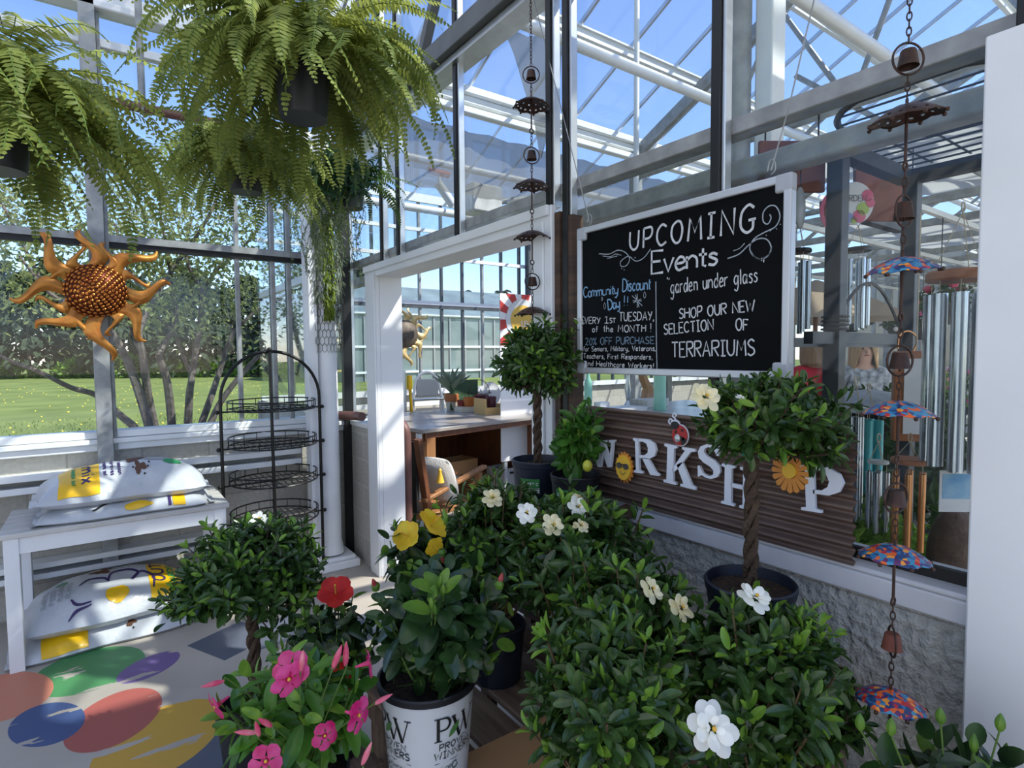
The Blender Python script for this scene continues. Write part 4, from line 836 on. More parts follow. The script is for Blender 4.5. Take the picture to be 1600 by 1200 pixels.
# ------------------------------------------------------------------ umbrella rain chains
def umbmat():
    m = mat('umbrella_print', '2a5f8a', .35, .2); t = m.node_tree; p = t.nodes['Principled BSDF']
    tc = node(t, 'ShaderNodeTexCoord'); v = node(t, 'ShaderNodeTexVoronoi'); v.inputs['Scale'].default_value = 120; t.links.new(tc.outputs['Object'], v.inputs['Vector'])
    s = node(t, 'ShaderNodeSeparateColor'); t.links.new(v.outputs['Color'], s.inputs[0]); r = node(t, 'ShaderNodeValToRGB'); r.color_ramp.interpolation = 'CONSTANT'
    for i, (pos, c) in enumerate(((0, '1d3d6b'), (.22, '3a86a8'), (.42, '5b2f63'), (.54, 'd9622a'), (.68, 'b3262f'), (.78, '2a6a9a'), (.90, 'e8983a'))):
        e = r.color_ramp.elements[i] if i < 2 else r.color_ramp.elements.new(pos); e.position = pos; e.color = (*hexc(c), 1)
    t.links.new(s.outputs[0], r.inputs[0]); t.links.new(r.outputs[0], p.inputs['Base Color'])
umbmat()
mat('rusty_paint', '221712', .45, .3, col2='472a1d', scale=30)
def rain_chain(label, X, Y, ztop, zbot, items, R0):
    r = thing('rain_chain', label, 'rain chain', (X, Y, zbot), group=None); z_prev = ztop
    sink = [k for k in items]
    spans = [(-1, ztop)]
    for kind, z, tl, m_ in items:
        if kind == 'u':
            N, K = 96, 14; rows = []
            Rt = Matrix.Rotation(tl, 3, 'Y'); c = Vector((X, Y, z))
            for i in range(K+1):
                rr = R0*i/K; row = []
                for j in range(N):
                    a_ = 2*PI*j/N; sc = 1-.07*(1-abs(math.cos(a_*4)))*(i/K)**2
                    d = R0*.42*(1-(i/K)**1.8)+.05*R0*(abs(math.cos(4*a_))-.5)*(i/K)*-1
                    row.append(c+Rt@Vector((max(rr, .0008)*sc*math.cos(a_), max(rr, .0008)*sc*math.sin(a_), d)))
                rows.append(row)
            mb = MB().grid(rows, wrap=True)
            if m_ != 'umbrella_print':                   # punched holes
                ff = []
                for k, q_ in enumerate(mb.Fc):
                    i, j = divmod(k, N); j8 = j % 12
                    if (i == 11 and j8 in (2, 3, 8, 9)) or (i == 7 and j8 in (5, 6)): continue
                    ff.append(q_)
                mb.Fc = ff; mb.Mi = [0]*len(ff)
            o = UM = mb.build('umbrella', m_, r, 50, world=True); sd = o.modifiers.new('thickness', 'SOLIDIFY'); sd.thickness = .0015
            for k in range(8):
                a_ = PI/4*k; q_ = c+Rt@Vector((R0*1.04*math.cos(a_), R0*1.04*math.sin(a_), -.003)); MB().ell(q_, R0*.065, 8, 6).build('tip_ball', 'bronze', r, world=True).parent = UM
            MB().cyl((X, Y, z+R0*.6), (X, Y, z-R0*1.25), R0*.045, n=7).ring((X, Y, z-R0*1.4), R0*.13, R0*.035, (0, 1, 0), 14).build('rod', 'bronze', r, world=True)
            spans += [(z+R0*.6, z-R0*1.5)]
        else:
            ax = Matrix.Rotation(tl, 3, 'Z')@Vector((.58, .81, 0))
            HP = MB().ring((X, Y, z), R0*.47, R0*.034, tuple(ax), 32).build('hoop', 'bronze', r, world=True)
            MB().lathe([(.001, R0*.27), (R0*.19, R0*.26), (R0*.215, R0*.22), (R0*.285, -R0*.2), (R0*.30, -R0*.24), (R0*.275, -R0*.22), (R0*.19, R0*.18)], (X, Y, z), 18).cyl((X, Y, z+R0*.2), (X, Y, z-R0*.28), R0*.02, n=6).ell((X, Y, z-R0*.29), R0*.035, 8, 6).build('bell', m_, r, world=True).parent = HP
            spans += [(z+R0*.47, z-R0*.47)]
    spans.append((zbot, None)); lk = MB()
    for (a_, b_), (c_, d_) in zip(spans, spans[1:]):
        z = b_; n = max(1, int((b_-c_)/(R0*.20)))
        for k in range(n):
            zc = b_+(c_-b_)*(k+.5)/n; lr = R0*.085; a2 = np.arange(10)*2*PI/10; ang = k*PI/2+.4
            lk.tube([(X+lr*.75*math.cos(t)*math.cos(ang), Y+lr*.75*math.cos(t)*math.sin(ang), zc+(b_-c_)/n*.62*math.sin(t)) for t in a2], R0*.022, 5, closed=True)
    lk.build('chain', 'bronze', r, world=True)
q = at(1405, 600, 1.12); RX, RY = q[0], q[1]
def zz(py): 
    lo, hi = -1., 4.
    for _ in range(40):
        mid = (lo+hi)/2; c = RC.T@(np.array([RX_, RY_, mid])-EYE); y = 600-F*c[1]/-c[2]
        if y > py: lo = mid
        else: hi = mid
    return mid
RX_, RY_ = RX, RY
rain_chain('bronze umbrella rain chain with flower-printed umbrellas hanging before the right glass', RX, RY, zz(-40), zz(1230),
    [('b', zz(92), 0, 'bronze'), ('u', zz(186), -.16, 'rusty_paint'), ('b', zz(330), .5, 'bronze'), ('u', zz(424), -.12, 'umbrella_print'), ('b', zz(564), .2, 'bronze'), ('u', zz(648), .03, 'umbrella_print'), ('b', zz(778), .3, 'bronze'), ('u', zz(872), .06, 'umbrella_print'), ('b', zz(1002), 1.2, 'rust'), ('u', zz(1098), .12, 'umbrella_print')], .063)
q = at(831, 300, 2.45); RX_, RY_ = q[0], q[1]
rain_chain('smaller-looking dark umbrella rain chain hanging in front of the door frame', RX_, RY_, zz(-60), zz(520),
    [('b', zz(117), 0, 'bronze'), ('u', zz(166), .04, 'rusty_paint'), ('b', zz(243), .3, 'bronze'), ('u', zz(292), .02, 'rusty_paint'), ('u', zz(372), .0, 'rusty_paint'), ('b', zz(440), .4, 'bronze'), ('u', zz(491), -.03, 'rusty_paint')], .074)
# ------------------------------------------------------------------ plants
GA = 2.39996
def perp(D):
    ref = np.where(np.abs(D[:, 2:3]) < .9, np.array([[0, 0, 1.]]), np.array([[1., 0, 0]])); U = np.cross(D, ref); U /= np.linalg.norm(U, axis=1)[:, None]+1e-9
    return U, np.cross(D, U)
def whorls(mb, P, D, nl, L, W, mi_old=0, mi_new=1, young=.25, back=.05, lo=25, hi=88, fold=.14, curl=.12, shape=(.5, .8), lk=1., wk=1.):
    """a whorl of nl leaves round the end of every shoot; a share of the shoots carries fresh light leaves at its tip"""
    n = len(P); D = D/np.linalg.norm(D, axis=1)[:, None]; U, V = perp(D); yg = rng.uniform(size=n) < young; a0 = rng.uniform(0, 6.28, n)
    for k in range(nl):
        t = k/max(1, nl-1); el = np.radians(lo+(hi-lo)*t**.8)+rng.normal(size=n)*.14; a = a0+k*GA+rng.normal(size=n)*.2
        rad = np.cos(a)[:, None]*U+np.sin(a)[:, None]*V
        d = np.cos(el)[:, None]*D+np.sin(el)[:, None]*rad; nn = np.sin(el)[:, None]*D-np.cos(el)[:, None]*rad
        p = P-D*(back*t); sz = lk*L*(.62+.5*t**.6)*rng.uniform(.8, 1.15, n); mi = np.where(yg & (t < .36), mi_new, mi_old)
        mb.leaves(p, d, nn, sz, sz*W*wk, list(np.repeat(mi, 6)), curl, fold, shape)
def ell_shoots(n, c, rad, r0=.55, zmin=-1., up=.35, lump=.2):
    d = rnd_dirs(int(n*2.2)); d = d[d[:, 2] > zmin][:n]; k = rng.uniform(r0, 1, len(d))**.6
    k *= 1+lump*np.sin(5*d[:, 0]+3*d[:, 1]+c[0]*7)*np.cos(4*d[:, 2]+2*d[:, 1])
    P = np.array(c)+d*k[:, None]*np.array(rad); D = d/np.array(rad)*min(rad)+np.array([0, 0, up])+rng.normal(size=d.shape)*.25
    return P, D
def twigs(mb, P, base, r=.0022, mi=0, k=1):
    for q in P[::k]:
        b = np.array(base)+(q-np.array(base))*.25; m_ = (b+q)/2+np.array([0, 0, -.02]); mb.tube([b, m_, q], [r*1.6, r*1.3, r], 4, mi, caps=False)
def pot(r, o, R0, h, m_, soil=True, tag_=None, name='pot', rim=.06):
    x, y, z = o
    MB().lathe([(.001, 0), (R0*.80, 0), (R0*.82, .004), (R0*.97, h*.86), (R0*1.0, h*.87), (R0*1.03, h*.98), (R0*1.0, h), (R0*.965, h), (R0*.93, h*.88), (R0*.90, h*.80)], o, 36).build(name, m_, r)
    if soil:
        rows = [[(x+R0*.93*s_*math.cos(a), y+R0*.93*s_*math.sin(a), z+h*.86+.006*math.sin(9*a+s_*11)*s_*(1-s_)*3) for a in np.arange(28)*2*PI/28] for s_ in (.01, .3, .6, .85, 1)]
        MB().grid(rows, wrap=True).build('soil', 'soil', r)
def flower_gardenia(r, p, d, R0, m_='white_petal', full=True):
    d = np.array(d, float); d /= np.linalg.norm(d); U, V = perp(d[None]); U, V = U[0], V[0]; mb = MB(); a0 = rng.uniform(0, 6)
    for lay, (n, el, L, W) in enumerate(((6, 80, 1, .78), (6, 58, .82, .72), (4, 32, .55, .6)) if full else ((6, 62, 1, .6), (4, 35, .6, .5))):
        for k in range(n):
            a = a0+lay*.5+k*2*PI/n+rng.normal()*.12; e = math.radians(el+rng.normal()*9); rd = math.cos(a)*U+math.sin(a)*V
            mb.leaves([p], [math.cos(e)*d+math.sin(e)*rd], [math.sin(e)*d-math.cos(e)*rd], R0*L*rng.uniform(.88, 1.08), R0*L*W, 0, .22, -.10, (.55, .84))
    mb.ell(np.array(p)+d*R0*.22, R0*.10, 8, 6, 1); return mb.build('flower', [m_, 'stamen'], r, 60)
def bud(r, p, d, L, w_, m_, name='bud', cal='gardenia_young'):
    d = np.array(d, float); d /= np.linalg.norm(d); p = np.array(p, float); t = np.linspace(0, 1, 7)
    MB().tube([p+d*L*k for k in t], np.maximum(.0006, w_*np.sin(PI*(.12+.86*t**.9))**.8), 8).build(name, m_, r)
def braid(r, z0, z1, R0, rt, m_='bark', turns=2.4, top=None):
    mb = MB(); n = 40
    for k in range(3):
        t = np.linspace(0, 1, n); a = t*turns*2*PI+k*2*PI/3
        P = np.column_stack([R0*np.cos(a), R0*np.sin(a), z0+(z1-z0)*t])
        mb.tube(P, rt*(1+.18*np.sin(t*31+k)), 8)
    mb.build('trunk', m_, r)
def tag_card(r, o, w_, h_, lean, mats, az=0., txt=None):
    """a printed plastic plant tag standing in a pot, facing azimuth az"""
    o = np.array(o, float); u = np.array([math.cos(az), math.sin(az), 0]); v = np.array([-math.sin(az)*lean, math.cos(az)*lean, 1.]); v /= np.linalg.norm(v); nn = np.cross(u, v)
    b = MB(); b.prism([(-w_/2, 0), (w_/2, 0), (w_/2, h_), (-w_/2, h_)], o, u, v, .0012).prism([(-w_*.08, -h_*.8), (w_*.08, -h_*.8), (w_*.08, 0), (-w_*.08, 0)], o, u, v, .001)
    t = b.build('plant_tag', mats[0], r, 0)
    MB().prism([(-w_*.5, h_*.45), (w_*.5, h_*.45), (w_*.5, h_), (-w_*.5, h_)], o+nn*.0006, u, v, .0006).build('tag_band', mats[1], t, 0)
    if txt:
        mb = MB(); write(mb, txt, (-w_*.42, h_*.62), (w_*.42, h_*.62), h_*.24, h_*.24, lambda a, b_: tuple(o+nn*.0016+u*a+v*b_), h_*.05); mb.build('lettering', 'white_tag' if mats[1] != 'white_tag' else 'print_black', t, 0)
    return t
TOCAM = lambda p: math.atan2(-p[0], p[1])              # azimuth whose card faces the lens side of the room

def topiary(label, loc, potR, poth, potm, crown_z, rad, trunk0, nsh, L, flowers, tape=True, lean=(0, 0), drop=0):
    r = thing('gardenia_topiary', label, 'potted tree', loc)
    pot(r, (0, 0, 0), potR, poth, potm); z0 = poth*.86; zt2 = crown_z-rad[2]*.55; braid(r, z0, zt2, trunk0*.75, trunk0*.62)
    c = np.array([lean[0], lean[1], crown_z]); P, D = ell_shoots(nsh, c, rad, .35, -.75)
    if drop: P[:, 2] -= drop*np.maximum(0, np.hypot(P[:, 0], P[:, 1])/rad[0]-.4)
    tw = MB(); twigs(tw, P, (0, 0, zt2), .0024, k=2); tw.build('twigs', 'bark', r)
    mb = MB(); whorls(mb, P, D, 9, L, .44, young=.38, back=L*1.1, shape=(.5, .82), lk=1.2, wk=.86); mb.build('foliage', ['gardenia_leaf', 'gardenia_young'], r, 60)
    if tape: MB().ring((0, 0, zt2-.02), trunk0*1.5, .004, n=16).prism([(0, 0), (.02, .004), (.016, .022), (-.004, .02)], (trunk0, -trunk0, zt2-.03), (.8, .6, 0), (0, 0, 1), .001).build('tape', 'teal_tape', r)
    for (p_, d_, R0, mt) in flowers: flower_gardenia(r, np.array(p_)-np.array(loc), d_, R0, mt)
    for q, dd in list(zip(P, D))[::23]: bud(r, q, dd+np.array([0, 0, .5]), .040, .0045, 'gardenia_young')
    return r
pL = np.array([.43, 2.30, 0.])
topiary('braided-trunk gardenia topiary standing on the floor before the bench', pL, .135, .27, 'black_pot', .80, (.265, .26, .195), .019, 330, .062,
        [(at(405, 812, 2.18), (-.1, -.5, .8), .042, 'white_petal'), (at(282, 868, 2.2), (-.5, -.6, .5), .016, 'cream_petal')], drop=.08, lean=(.02, 0))
q = at(840, 718, 2.36); stand_z = 1.168-.20
pM = np.array([q[0], q[1], stand_z]); cM = at(842, 568, 2.36)
tM = topiary('braided-trunk gardenia topiary in a navy pot before the right door jamb', pM, .105, .20, 'navy_pot', cM[2]-stand_z, (.155, .155, .165), .0145, 190, .054,
        [(at(908, 502, 2.3), (.2, -.5, .8), .032, 'white_petal')], tape=False)
sh = MB(); Pn = np.array([at(890, 545, 2.36), at(893, 522, 2.34), at(903, 508, 2.32), at(878, 500, 2.35), at(882, 520, 2.36)])-pM
whorls(sh, Pn, np.tile((.1, 0, 1.), (5, 1)), 7, .05, .4, young=.5, back=.04); sh.build('foliage', ['gardenia_leaf', 'gardenia_young'], tM, 60)
MB().tube([Pn[0]+(-.1, 0, -.08), Pn[0], Pn[1], Pn[2]], .0025, 5).build('twigs', 'bark', tM)
q = at(1172, 915, 1.5); pR = np.array([q[0], q[1], q[2]-.185]); cR = at(1203, 656, 1.5)
topiary('braided-trunk gardenia topiary with a teal tie before the workshop sign', pR, .112, .20, 'navy_pot', cR[2]-pR[2], (.180, .18, .120), .015, 215, .052,
        [(at(1103, 620, 1.36), (-.4, -.7, .55), .040, 'cream_petal'), (at(1158, 622, 1.38), (0, -.6, .6), .014, 'white_petal')], lean=tuple((cR-pR)[:2]), drop=.0)
# plant tag on the navy pot and citrus beside it
def pot_label(r, R0, h, az, z0, z1, da, mats, txt=None):
    rows = [[(R0*k*math.cos(a), R0*k*math.sin(a), z) for a in np.linspace(az-da, az+da, 9)] for z, k in ((z0, .97), (z1, 1.0))]
    o = MB().grid(rows).build('pot_label', mats[0], r, 60)
    zm = z0+(z1-z0)*.42; rows = [[(R0*1.006*math.cos(a), R0*1.006*math.sin(a), z) for a in np.linspace(az-da, az+da, 9)] for z in (zm, z1)]; MB().grid(rows).build('label_band', mats[1], o, 60)
    if txt:
        mb = MB(); write(mb, txt, (-da*.85, zm+(z1-zm)*.3), (da*.85, zm+(z1-zm)*.3), (z1-zm)*.5, (z1-zm)*.5, lambda a, b: (R0*1.02*math.cos(az+a), R0*1.02*math.sin(az+a), b), .003)
        mb.build('lettering', 'white_tag', o, 0)
azM = math.atan2(-pM[1], -pM[0])
pot_label(tM, .101, .2, azM-.35, .075, .135, .42, ('white_tag', 'green_tag'), 'Gardenia' if False else 'gardenia')
q = at(899, 742, 2.16); pC = np.array([q[0], q[1], q[2]-.185])
ci = thing('citrus_plant', 'small citrus plant with a yellowing fruit in a black pot on the wooden stand', 'potted plant', pC)
pot(ci, (0, 0, 0), .093, .19, 'black_pot')
cc = at(902, 684, 2.16)-pC; P, D = ell_shoots(46, cc, (.080, .080, .12), .2, -.9); P = np.vstack([P, [at(932, 655, 2.1)-pC, at(920, 640, 2.12)-pC]]); D = np.vstack([D, [(.3, -.2, .8), (0, -.2, 1)]])
tw = MB(); twigs(tw, P, (0, 0, .16), .0022); tw.build('stems', 'stem_green', ci)
mb = MB(); whorls(mb, P, D, 6, .085, .45, young=.3, back=.07, fold=.1); mb.build('foliage', ['citrus_leaf', 'gardenia_young'], ci, 60)
q = at(918, 728, 2.06)-pC; MB().ell(q, (.018, .018, .022)).build('fruit', mat('lime_fruit', 'b8b83a', .35) and 'lime_fruit', ci)
pot_label(ci, .090, .19, math.atan2(-pC[1], -pC[0])-.35, .085, .145, .55, ('white_tag', 'green_tag'), 'garden')

# display: slatted pallet table, wooden stands
tb = thing('pallet_table', 'low slatted wooden table holding the potted gardenias', 'table', (1.05, 1.2, 0))
TZ = .46
for k, x in enumerate(np.arange(.70, 1.5, .165)): MB().b2((x, .35, TZ-.022), (x+.138, 1.88, TZ)).build('slat', 'pallet_wood', tb, 0, world=True, bevel=.003)
for y in (.42, 1.1, 1.78): MB().b2((.70, y, TZ-.10), (1.5, y+.06, TZ-.022)).build('bearer', 'pallet_wood', tb, 0, world=True)
for x in (.71, 1.42):
    for y in (.42, 1.78): MB().b2((x, y, 0), (x+.07, y+.06, TZ-.10)).build('leg', 'pallet_wood', tb, 0, world=True)
cbx = MB().b2((.775, 1.13, TZ), (1.1, 1.36, TZ+.004)).build('cardboard_sheet', 'cardboard', bevel=.001); tag(cbx, 'flat tan cardboard sheet on the slatted table right of the white pot', 'cardboard')
def crate(name, label, p, q, m_='brown_wood'):
    p = np.array(p); q = np.array(q); r = thing(name, label, 'stand', ((p[0]+q[0])/2, (p[1]+q[1])/2, p[2]))
    MB().b2((p[0], p[1], q[2]-.03), q).build('top', m_, r, 0, world=True, bevel=.003)
    for x in (p[0], q[0]-.05):
        for y in (p[1], q[1]-.05): MB().b2((x, y, p[2]), (x+.05, y+.05, q[2]-.03)).build('leg', m_, r, 0, world=True)
    n = max(2, int((q[2]-p[2])/.16))
    for k in range(n):
        z = p[2]+.04+k*(q[2]-p[2]-.1)/n
        MB().b2((p[0]-.012, p[1], z), (p[0], q[1], z+.10)).build('board', m_, r, 0, world=True, bevel=.002); MB().b2((p[0], p[1]-.012, z), (q[0], p[1], z+.10)).build('board', m_, r, 0, world=True, bevel=.002)
    return r
crate('plant_stand', 'tall brown wooden stand under the pots by the door jamb', (1.27, 1.50, 0), (1.555, 2.02, stand_z))
crate('plant_stand', 'weathered wooden stand under the topiary before the block wall', (1.20, .66, TZ), (1.50, .99, pR[2]), 'pallet_wood')
o = MB().bar(on(905, 790, 'z', 1.03)*[.9, .9, 1]*[1, 1, 1] if False else (1.30, 1.44, 1.0), (1.56, 1.44, 1.02), .03, .05).build('board', 'brown_wood', bevel=.003); tag(o, 'brown board edge leaning beside the sill, right of the black pot', 'board')

# gardenia bushes
def gard_bush(label, px, py, depth, rad, potR, nsh, L, flowers, potm='black_pot', zpot=TZ, pot_h=.2, buds=14):
    nsh = int(nsh*.8); L *= 1.12
    c = at(px, py, depth); loc = (c[0], c[1], zpot); r = thing('gardenia_bush', label, 'potted shrub', loc)
    pot(r, (0, 0, 0), potR, pot_h, potm); cc = np.array([0, 0, c[2]-zpot])
    P, D = ell_shoots(nsh, cc, rad, .45, -.85, .6); hi = P[:, 2] > cc[2]+rad[2]*.2; P[:, 2] += np.where(hi & (rng.uniform(size=len(P)) < .3), rng.uniform(.015, .06, len(P)), 0); tw = MB(); twigs(tw, P, (0, 0, pot_h*.8), .0024, k=2); tw.build('twigs', 'stem_brown', r)
    mb = MB(); whorls(mb, P, D, 9, L, .44, young=.42, back=L*1.2, shape=(.5, .82), lk=1.2, wk=.86); mb.build('foliage', ['gardenia_leaf', 'gardenia_young'], r, 60)
    for (p_, d_, R0, mt) in flowers: flower_gardenia(r, np.array(p_)-np.array(loc), d_, R0, mt)
    idx = np.argsort(-P[:, 2])[:buds*3:3]
    for i in idx: bud(r, P[i], D[i]*.5+np.array([0, 0, .6]), .036, .0048, 'gardenia_young')
    return r
W_, K_ = 'white_petal', 'cream_petal'
gard_bush('gardenia bush right behind the white printed pot, beside the door opening', 775, 850, 2.0, (.21, .21, .21), .10, 240, .054, [(at(770, 778, 1.85), (-.2, -.5, .7), .040, K_)], 'navy_pot')
gard_bush('gardenia bush in front of the black citrus pot, bearing several open white flowers', 905, 880, 1.75, (.20, .20, .20), .10, 250, .054,
    [(at(823, 801, 1.66), (-.3, -.7, .5), .036, W_), (at(903, 792, 1.68), (0, -.7, .5), .038, W_), (at(864, 820, 1.6), (-.1, -.8, .4), .038, K_), (at(908, 821, 1.62), (0, -.5, .8), .026, K_), (at(905, 778, 1.72), (.1, -.4, .9), .026, K_)])
gard_bush('gardenia bush with cream flowers in the middle of the table', 985, 975, 1.5, (.17, .17, .17), .10, 220, .052, [(at(1018, 920, 1.36), (.1, -.7, .5), .036, K_), (at(1064, 950, 1.33), (.1, -.7, .6), .036, K_)])
gard_bush('nearest dense gardenia bush at the bottom of the table with no open flower', 955, 1095, 1.22, (.17, .16, .155), .10, 260, .052, [], buds=18)
gard_bush('gardenia bush with one large open white flower below the topiary', 1185, 1075, 1.28, (.20, .18, .185), .105, 300, .050,
    [(at(1112, 1138, 1.06), (-.35, -.75, .45), .050, W_), (at(1180, 934, 1.18), (0, -.5, .8), .040, W_)], buds=20)

# hibiscus
def hib_flower(r, p, d, R0, m_):
    d = np.array(d, float); d /= np.linalg.norm(d); U, V = perp(d[None]); U, V = U[0], V[0]; mb = MB()
    for k in range(5):
        a = k*2*PI/5+.3; rd = math.cos(a)*U+math.sin(a)*V; e = 1.05
        mb.leaves([p], [math.cos(e)*d+math.sin(e)*rd], [math.sin(e)*d-math.cos(e)*rd], R0, R0*1.05, 0, .25, .06, (.62, .88))
    mb.tube([np.array(p)+d*t for t in (0, R0*.4, R0*.9)], [R0*.05, R0*.04, R0*.05], 6, 1); return mb.build('flower', [m_, 'stamen'], r, 60)
def hibiscus(label, loc, potR, poth, potm, cen, rad, nsh, L, flowers, buds=(), name='hibiscus_plant', hang=0.):
    r = thing(name, label, 'potted plant', loc)
    if potm: pot(r, (0, 0, 0), potR, poth, potm)
    P, D = ell_shoots(nsh, cen, rad, .3, -.8, .3); tw = MB(); twigs(tw, P, (0, 0, poth*.8), .0026); tw.build('stems', 'stem_green', r)
    mb = MB(); whorls(mb, P, D, 6, L, .62, 0, 1, .28, L*1.1, 35, 105, .10, .22, (.36, .78), 1.2, .92); mb.build('foliage', ['hibiscus_leaf', 'hibiscus_young'], r, 60)
    for (p_, d_, R0, mt) in flowers: hib_flower(r, np.array(p_)-np.array(loc), d_, R0, mt)
    for (p_, d_, ln, mt) in buds: bud(r, np.array(p_)-np.array(loc), d_, ln, ln*.22, mt); MB().lathe([(.002, 0), (.010, .004), (.013, .016), (.008, .026)], np.array(p_)-np.array(loc)-np.array([0, 0, .012]), 8).build('calyx', 'hibiscus_young', r)
    for i in np.argsort(-P[:, 2])[:24:4]: bud(r, P[i], D[i]*.4+np.array([0, 0, .7]), .032, .007, 'hibiscus_young')
    return r
pW = at(668, 1052, 1.56); poth = .285; pW = np.array([pW[0], pW[1], pW[2]-poth*.99])
hw = hibiscus('hibiscus in a white pot with black lettering, on the slatted table', pW, .131, poth, None, at(688, 970, 1.56)-pW, (.165, .165, .15), 105, .088, [],
     [(at(587, 918, 1.62), (-.3, -.2, .8), .034, 'red_bud'), (at(780, 915, 1.5), (.3, 0, .9), .034, 'red_bud')])
R0 = .131
MB().lathe([(.001, 0), (R0*.80, 0), (R0*.965, poth*.93)], (0, 0, 0), 48).build('pot', 'pot_white', hw)
MB().lathe([(R0*.97, poth*.92), (R0*1.03, poth*.93), (R0*1.045, poth*.985), (R0*1.02, poth), (R0*.975, poth), (R0*.94, poth*.9), (R0*.92, poth*.8)], (0, 0, 0), 48).build('pot_liner', 'black_pot', hw)
MB().lathe([(.001, poth*.84), (R0*.93, poth*.84)], (0, 0, 0), 36).build('soil', 'soil', hw)
def conef(az0):
    def f(u, v): rr = R0*(.80+.165*v/(poth*.93))+.0024; a = az0+u/(R0*.95); return (rr*math.cos(a), rr*math.sin(a), v)
    return f
azc = math.atan2(-pW[1], -pW[0])
mat('print_grey', '5c6462', .5); mat('print_leaf', '4a7a3a', .45)
def serif(mb, P, w_, f): ribbon(mb, P, w_, f)
def pot_logo(az0, second):
    f = conef(az0); mb = MB(); zt3 = poth*.80; s_ = .062
    def st(a, b, w_): ribbon(mb, np.array([a, ((a[0]+b[0])/2, (a[1]+b[1])/2), b]), w_, f)
    zb3 = zt3-s_
    st((-.052, zt3), (-.052, zb3), .0085); st((-.062, zb3), (-.042, zb3), .003); st((-.062, zt3), (-.046, zt3), .003)
    ribbon(mb, catmull([(-.05, zt3), (-.028, zt3-.002), (-.020, zt3-.016), (-.028, zt3-.031), (-.05, zt3-.034)], 6), np.r_[np.linspace(.003, .008, 12), np.linspace(.008, .003, 13)], f)
    zw = zt3-.004
    st((-.010, zw), (.012, zw-s_), .0085); st((.012, zw-s_), (.030, zw-.01), .003); st((.022, zw), (.042, zw-s_), .0085); st((.042, zw-s_), (.062, zw), .003); st((-.016, zw), (-.002, zw), .003); st((.016, zw), (.030, zw), .003); st((.052, zw), (.070, zw), .003)
    write(mb, 'PROVEN', (-.048, zb3-.026), (.050, zb3-.026), .017, .017, f, .0026, gap=.22); write(mb, 'WINNERS', (-.062, zb3-.050), (.060, zb3-.050), .019, .019, f, .0028, gap=.2)
    ribbon(mb, [(-.062, zb3-.062), (0, zb3-.062), (.064, zb3-.062)], .0014, f); mb.build('lettering', 'print_black', hw, 0)
    mb = MB(); write(mb, 'COLOR' if second else 'CHOICE', (-.060, zb3-.085) if second else (-.012, zb3-.085), (-.012, zb3-.085) if second else (.058, zb3-.085), .010, .010, f, .0018); write(mb, 'FLOWERING' if second else 'SHRUBS', (-.060, zb3-.099), (.0, zb3-.099), .006, .006, f, .0016)
    for k in np.linspace(0, 5.3, 14): pass
    ribbon(mb, catmull([(.0+.009*math.cos(t)-(0 if second else .03), zb3-.080+.009*math.sin(t)) for t in np.linspace(.8, 6.4, 9)], 4), .004, f); mb.build('lettering', 'print_grey', hw, 0)
    mb = MB(); n = 10; t = np.linspace(0, 1, n); ribbon(mb, np.column_stack([-.022+.030*t, zb3+.006+.034*t]), .017*np.sin(PI*np.clip(t, .03, .97))**.8, lambda u, v: tuple(np.array(f(u, v))*np.array([1.008, 1.008, 1]))); mb.build('leaf_emblem', 'print_leaf', hw, 0)
pot_logo(azc+.62, True); pot_logo(azc-.92, False)
ta, tb_ = at(596, 948, 1.55)-pW, at(672, 905, 1.58)-pW; mat('tag_red', '8e1f2c', .5); tu = (tb_-ta)/np.linalg.norm(tb_-ta); tl_ = np.linalg.norm(tb_-ta); tv = np.cross(np.cross(tu, (.5, .7, -.5)), tu); tv = np.cross(tu, (.3, .6, -.75)); tv /= np.linalg.norm(tv)
tg = MB().prism([(0, -.006), (tl_, -.004), (tl_, .004), (0, .006)], ta, tu, tv, .0012).build('plant_tag', 'white_tag', hw, 0)
MB().prism([(tl_*.30, -.020), (tl_*.95, -.020), (tl_*.95, -.005), (tl_*.30, -.005)], ta, tu, tv, .0012).build('tag_band', 'tag_red', tg, 0)
q = at(655, 870, 1.92)
hibiscus('yellow-flowered hibiscus beside the door opening, behind the white printed pot', (q[0], q[1], TZ), .09, .2, 'black_pot', np.array([0, 0, q[2]-TZ]), (.15, .13, .13), 36, .075,
    [(at(672, 822, 1.84), (.4, -.5, .6), .060, 'yellow_petal'), (at(638, 838, 1.84), (-.7, -.4, .5), .052, 'yellow_petal'), (at(676, 852, 1.78), (.1, -.9, -.2), .035, 'yellow_petal')], [(at(690, 865, 1.75), (0, -.3, -.9), .03, 'red_bud'), (at(612, 882, 1.8), (-.8, -.3, .1), .022, 'cream_petal')])
q = at(520, 1000, 1.95)
crate('plant_stand', 'low wooden stand under the red hibiscus', (q[0]-.16, q[1]-.15, 0), (q[0]+.11, q[1]+.15, .24), 'pallet_wood')
hibiscus('red-flowered hibiscus between the floor topiary and the white printed pot', (q[0], q[1], .24), .095, .2, 'black_pot', np.array([0, 0, q[2]-.24]), (.17, .15, .14), 55, .062,
    [(at(525, 928, 1.92), (-.2, -.5, .7), .062, 'red_petal'), (at(513, 1042, 1.80), (.2, -.8, .3), .050, 'red_petal'), (at(545, 1060, 1.82), (.4, -.8, -.1), .040, 'red_petal')])
q = at(470, 1110, 1.40)
md = thing('mandevilla_plant', 'pink-flowered mandevilla in the foreground left of the white printed pot', 'potted plant', (q[0], q[1], .36))
pot(md, (0, 0, 0), .11, .22, 'black_pot')
crate('plant_stand', 'low wooden stand under the pink mandevilla', (q[0]-.15, q[1]-.14, 0), (q[0]+.15, q[1]+.14, .36), 'pallet_wood')
oM = np.array([q[0], q[1], .36])
